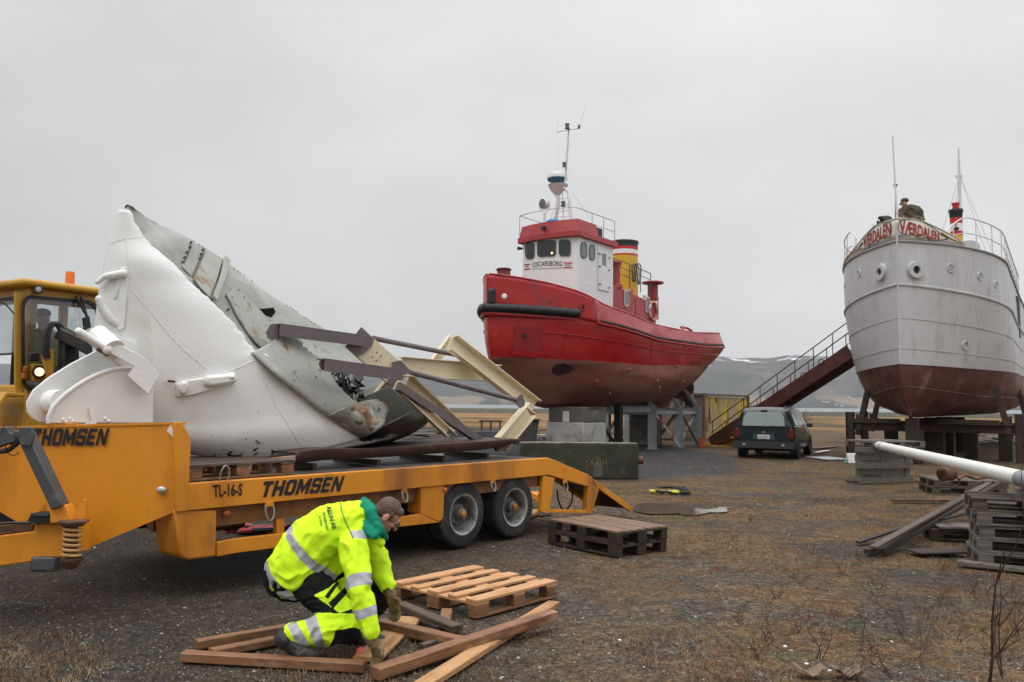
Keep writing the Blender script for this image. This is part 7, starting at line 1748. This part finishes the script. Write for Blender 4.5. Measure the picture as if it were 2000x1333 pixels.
# yellow strap bundle, orange shackle under the trailer, red straps
def tangle(name,label,cat,c,cols,rad,nn,group=None):
    T=thing(name,label,cat,c,0,group); R_=random.Random(int(c.x*100))
    for k,(mt,r) in enumerate(cols):
        pts=[Vector((R_.uniform(-rad,rad),R_.uniform(-rad*.5,rad*.5),R_.uniform(.01,rad*.18))) for _ in range(nn)]
        mb=MB(); mb.tube(spline(pts,6),r,6); mb.build('strap' if k%2==0 else 'rope',mt,T)
    return T
ys_=mat('strap_yellow',(.55,.5,.04)); rs_=mat('strap_red',(.5,.03,.03)); os__=mat('strap_orange',(.6,.2,.03))
tangle('lifting_strap','dark and yellow strap left in a heap on the open gravel','strap',atz(1306,965,0),[('dark',.022),(ys_,.03),('darkwood',.02)],.42,7)
tangle('ratchet_straps','tangle of red straps and chains lying beyond the trailer side guard','strap',atz(500,1040,.0),[(rs_,.035),('dgray',.03),(rs_,.025),('rust',.025),('dark',.03)],.42,10)
tangle('orange_sling','orange sling dropped behind the trailer rear wheel','strap',atz(1036,971,0),[(os__,.04),('dark',.02),(os__,.03)],.3,7)
free_beam('orange brown plank lying on the ground behind the rear trailer wheel',atz(1012,1018,.05),atz(1050,998,.05),.12,.05,'wood',group='boards lying about on the gravel')
# ================================================================ JUNK YARD BEHIND THE TRAILER
def frame_table(label,px0,px1,ytop,ybase,mt='rust',name='steel_trestle',cat='trestle'):
    a=atz(px0,ybase,0);b=atz(px1,ybase,0); zt=atY(px0,ytop,a.y).z; W_=b.x-a.x
    T=thing(name,label,cat,(a+b)/2)
    mb=MB(); mb.box((0,.4,zt-.06),(W_+.2,1.0,.12)); mb.build('top_beam',mt,T,bevel=.01)
    for x in (-W_/2+.06,0,W_/2-.06):
        for y in (0,.8):
            mb=MB(); mb.box((x,y,(zt-.12)/2),(.1,.1,zt-.121)); mb.build('leg',mt,T)
    return T
frame_table('low rusty trestle on the waste ground behind the white bow frame',938,978,821,842)
GBm=free_beam('long pale gray steel beam lying behind the trailer deck',atz(884,853,.62),atz(1012,853,.62),.5,.35,'dgray','beam','steel_beam')
for x in (888,925,1004):
    c=atz(x,868,.0); free_beam('wooden block under the long gray beam near its '+{888:'left end',925:'middle',1004:'right end'}[x],c+Vector((0,-.25,.2)),c+Vector((0,.4,.2)),.35,.4,'oldwood','block','support_block')
c=atz(1026,866,0); TB=thing('gray_tub','dark gray plastic tub beside the whitewashed concrete pillar','tub',c)
mb=MB(); mb.prism([(-.45,0,0),(.45,0,0),(.6,0,1.0),(-.6,0,1.0)],(0,.9,0)); mb.build('tub_body',mat('tub_gray',(.07,.075,.08)),TB,bevel=.03); mb=MB(); mb.box((0,.45,1.03),(1.35,1.05,.06)); mb.build('tub_rim','dgray',TB,bevel=.01)
R_=random.Random(4)
jl=[('pile of scrap boards behind the steel stand under the tug',(1222,862),2.2),('heap of rusty scrap left of the whitewashed pillar',(1052,860),1.3),('low heap of scrap planks on the waste ground far left of the pillar',(845,858),2.6),('scrap lying between the keel blocks under the white ship',(1900,872),2.0),('scrap boards and buckets under the far side of the white ship',(1945,868),1.8)]
for lb,(x,y),sz in jl:
    c=atz(x,y,0); T=thing('scrap_heap',lb,'scrap heap',c)
    for k in range(16):
        a_=Vector((R_.uniform(-sz,sz)*.6,R_.uniform(-.6,.8),R_.uniform(.03,.4))); an=R_.uniform(-.5,.5); L=R_.uniform(.5,1.5)
        b_=a_+Vector((math.cos(an)*L,math.sin(an)*L*.6,R_.uniform(-.15,.2))); b_.z=max(.03,b_.z)
        mb=MB()
        if R_.random()<.6: mb.beam(a_,b_,R_.uniform(.06,.2),R_.uniform(.02,.08))
        else: mb.tube([a_,b_],R_.uniform(.02,.06),8)
        mb.build('scrap_piece',R_.choice(['rust','oldwood','graywood','galv','darkwood','dgray','cream']),T)
# puddle by the ramp
pm=mat('puddle_water',(.10,.082,.062),rough=.09,var=.1,spec=.6)
def puddle(pts,z,seed):
    P_=[atz(x,y,z) for x,y in pts]; P_=spline([P_[-1]]+P_+[P_[0]],5)[5:-1]; P_=[p+Vector((.16*mnoise.noise(p*3+Vector((seed,0,0))),.30*mnoise.noise(p*2.3),0)) for p in P_]
    mb=MB(); mb.add(P_,[tuple(range(len(P_)))]); return mb.build('puddle',pm)
for k,pts in enumerate(([(1236,992),(1262,983),(1310,984),(1345,990),(1378,995),(1376,1001),(1330,1004),(1285,1004),(1250,1001)],[(1380,996),(1400,991),(1432,992),(1420,997),(1395,1000)],[(1285,950),(1320,948),(1342,950),(1330,953),(1292,953)],[(1030,1002),(1060,1000),(1078,1003),(1050,1008),(1032,1007)])):
    tag(puddle(pts,.012+.001*k if k else .012,k),kind='structure')
# ================================================================ VEGETATION, PEBBLES
def density(x,y):
    n=mnoise.noise(Vector((x*.55+3.3,y*.55,3.3)))
    return n
bl=MB(); R_=random.Random(11)
V=[];F=[]
def blade(x,y,L,ln):
    a=R_.uniform(0,6.28); r=R_.uniform(.3,1.2)*L; b=len(V); z=gh(x,y); w_=ln
    V.extend([(x-w_*math.sin(a),y+w_*math.cos(a),z),(x+w_*math.sin(a),y-w_*math.cos(a),z),(x+math.cos(a)*r,y+math.sin(a)*r,z+L)]); F.append((b,b+1,b+2))
cnt=0
while cnt<85000:
    Y=4.2+R_.random()**1.6*26; X_=R_.uniform(-.70,.66)*Y
    if X_<.3 and Y>6.2 and X_<-(Y-8)*0.0+.3: 
        if R_.random()<.93: continue
    d=density(X_,Y)
    if d<-.02 and R_.random()<.85: continue
    k=R_.randint(3,9)
    for _ in range(k): blade(X_+R_.gauss(0,.03),Y+R_.gauss(0,.03),R_.uniform(.008,.045)*(1.5 if R_.random()<.08 else 1),.0016+.00012*Y)
    cnt+=k
m_=MB(); m_.add(V,F); gs=m_.build('dry_grass',mat('dry_grass_straw',(.16,.085,.035),[((.28,.19,.10),2,.5,.6),((.10,.075,.03),1.3,.52,.62)],.8,var=.3,vscale=20)); tag(gs,'short dry orange brown grass and moss on the gravel','grass',kind='stuff')
V=[];F=[];cnt=0
oct_=[(1,0,0),(0,1,0),(-1,0,0),(0,-1,0),(0,0,.7),(0,0,-.4)]; of=[(0,1,4),(1,2,4),(2,3,4),(3,0,4),(1,0,5),(2,1,5),(3,2,5),(0,3,5)]
V=[];F=[];MI=[]
for k in range(60000):
    Y=4.0+R_.random()**1.7*17; X_=R_.uniform(-.72,.68)*Y; s=R_.uniform(.003,.010)*(2.2 if R_.random()<.02 else 1); z=gh(X_,Y); a=R_.uniform(0,6.28); sx_,sy_,sz_=s*R_.uniform(.7,1.4),s*R_.uniform(.6,1.1),s*R_.uniform(.5,.9); b=len(V); ca,sa=math.cos(a),math.sin(a)
    for p in oct_: V.append((X_+p[0]*sx_*ca-p[1]*sy_*sa,Y+p[0]*sx_*sa+p[1]*sy_*ca,z+p[2]*sz_))
    mi=R_.choices((0,1,2,3),(5,4,2,.08))[0]
    for f in of: F.append(tuple(i+b for i in f)); MI.append(mi)
m_=MB(); m_.v=V;m_.f=F;m_.mi=MI
st=m_.build('gravel_stones',[mat('stone_gray',(.10,.093,.08),var=.2),mat('stone_dark',(.035,.032,.03),var=.2),mat('stone_pale',(.24,.215,.18),var=.2),mat('stone_white',(.55,.55,.53))],angle=20); tag(st,'loose gray and pale gravel stones on the wet ground','gravel',kind='stuff')
# low leafless shrubs and saplings
twm=mat('twig_brown',(.035,.018,.014),[((.09,.035,.025),9,.5,.65)],.7)
twr=mat('twig_red',(.075,.028,.018),[((.14,.06,.03),9,.5,.65)],.8)
def shrub(label,c,H_,n,seed,mt,spread=.5,r0=.006,name='bare_shrub',twig=3,cat='shrub',group='low leafless shrubs on the gravel'):
    T=thing(name,label,cat,c,0,group); R=random.Random(seed)
    mb=MB()
    def grow(p,d,L,r,lev):
        pts=[p]; k=4
        for i in range(k):
            d=(d+Vector((R.gauss(0,.16),R.gauss(0,.16),R.gauss(.04,.10)))).normalized(); p=p+d*L/k; pts.append(p)
        mb.tube(pts,[r*(1-.18*i) for i in range(k+1)],4 if r<.005 else 6)
        if lev>0:
            for j in range(twig):
                q=pts[R.randint(1,k)]; dd=(d+Vector((R.gauss(0,.6),R.gauss(0,.6),R.gauss(.15,.35)))).normalized(); grow(q,dd,L*R.uniform(.35,.6),r*.55,lev-1)
    for i in range(n):
        a=R.uniform(0,6.28); grow(Vector((R.gauss(0,.02),R.gauss(0,.02),-.01)),Vector((math.cos(a)*spread,math.sin(a)*spread,1)).normalized(),H_*R.uniform(.6,1),r0,2)
    mb.build('branches',mt,T)
    return T
shrub('tallest bare sapling rising at the lower right before the pallet stack',atz(1925,1345,0),.95,1,5,twm,.12,.011,'bare_sapling',3,'sapling',None)
shrub('thin forked sapling at the bottom edge right of the tall sapling',atz(1962,1325,0),.7,2,9,twm,.25,.006,'bare_sapling',3,'sapling',None)
shrub('leafless bush in the field behind the minivan',atz(1568,838,0),1.2,5,19,twm,.5,.03,'bare_bush',4,'bush',None)
spots=[(1692,1272,.30,3),(1742,1205,.22,2),(1765,1040+200,.28,2),(1832,1180,.25,3),(1562,1140,.14,3),(1520,1168,.12,4),(1600,1285,.26,2),(1648,1120,.12,3),(1785,1290,.32,2),(1975,1180,.3,3),(1990,1240,.35,3),(1900,1160,.22,3),(1466,1018,.10,4),(1440,1216,.12,3),(1500,1245,.12,5),(1835,1120,.2,2),(1720,1150,.2,2),(1560,1235,.2,3),(1480,1290,.14,3),(1655,1330,.25,3),(1745,1325,.3,2),(1590,1080,.10,3),(1690,1100,.14,3),(1945,1265,.4,2),(1870,1250,.3,2)]
for k,(x,y,H_,n) in enumerate(spots):
    shrub('small leafless red brown shrub among the gravel and moss',atz(x,min(y,1340),0),H_,n+1,100+k,twr if k%2 else twm,.9,.0035,twig=4)
# white and pale litter flecks
for k,(x,y) in enumerate(((1533,1264),(1210,1252),(1742,1255),(1705,1217),(1972,1100),(1545,1272),(980,1325),(1480,985),(1575,1298),(1620,1312))):
    c=atz(x,y,.01); mb=MB(); mb.prism([(-.013,-.007,0),(.012,-.008,0),(.015,.007,.004),(-.007,.011,.004)],(0,0,.006)); o=mb.build('litter_fleck',mat('litter_white',(.6,.6,.58))); o.location=c; o.rotation_euler=(0,0,k*.7); tag(o,'small white scrap of litter lying on the gravel','litter','white litter flecks')
c=atz(1590,1322,0)
for k,(dx,lb) in enumerate(((-.03,'crumpled brown cardboard piece at the bottom edge'),(.2,'torn pale carton flap at the bottom edge beside the shrub'))):
    mb=MB(); mb.grid([[(x*.09,y*.06,.02+.04*mnoise.noise(Vector((x*2+k*3,y*2,1)))+.05*abs(x)) for x in np.linspace(-1,1,7)] for y in np.linspace(-1,1,5)]); o=mb.build('cardboard_scrap',mat('cardboard',(.16,.11,.07)),solid=.004); o.location=c+Vector((dx,0,0)); tag(o,lb,'cardboard')
# ================================================================ AIR
hz=MB(); hz.box((0,3070,200),(11600,6260,406)); ho=hz.build('haze',[]) if False else None
me=bpy.data.meshes.new('haze'); mb=MB(); mb.box((0,3060,196.5),(11800,6400,407)); me.from_pydata([tuple(v) for v in mb.v],[],mb.f)
hm=bpy.data.materials.new('air'); hm.use_nodes=True; t=hm.node_tree; t.nodes.clear(); o_=t.nodes.new('ShaderNodeOutputMaterial'); pv=t.nodes.new('ShaderNodeVolumePrincipled'); pv.inputs['Color'].default_value=(.86,.90,.95,1); pv.inputs['Density'].default_value=.000062; pv.inputs['Anisotropy'].default_value=.2; t.links.new(pv.outputs[0],o_.inputs['Volume'])
me.materials.append(hm); ho=bpy.data.objects.new('haze',me); COL.objects.link(ho); tag(ho,'pale damp air greying the mountain across the fjord','haze',kind='stuff')
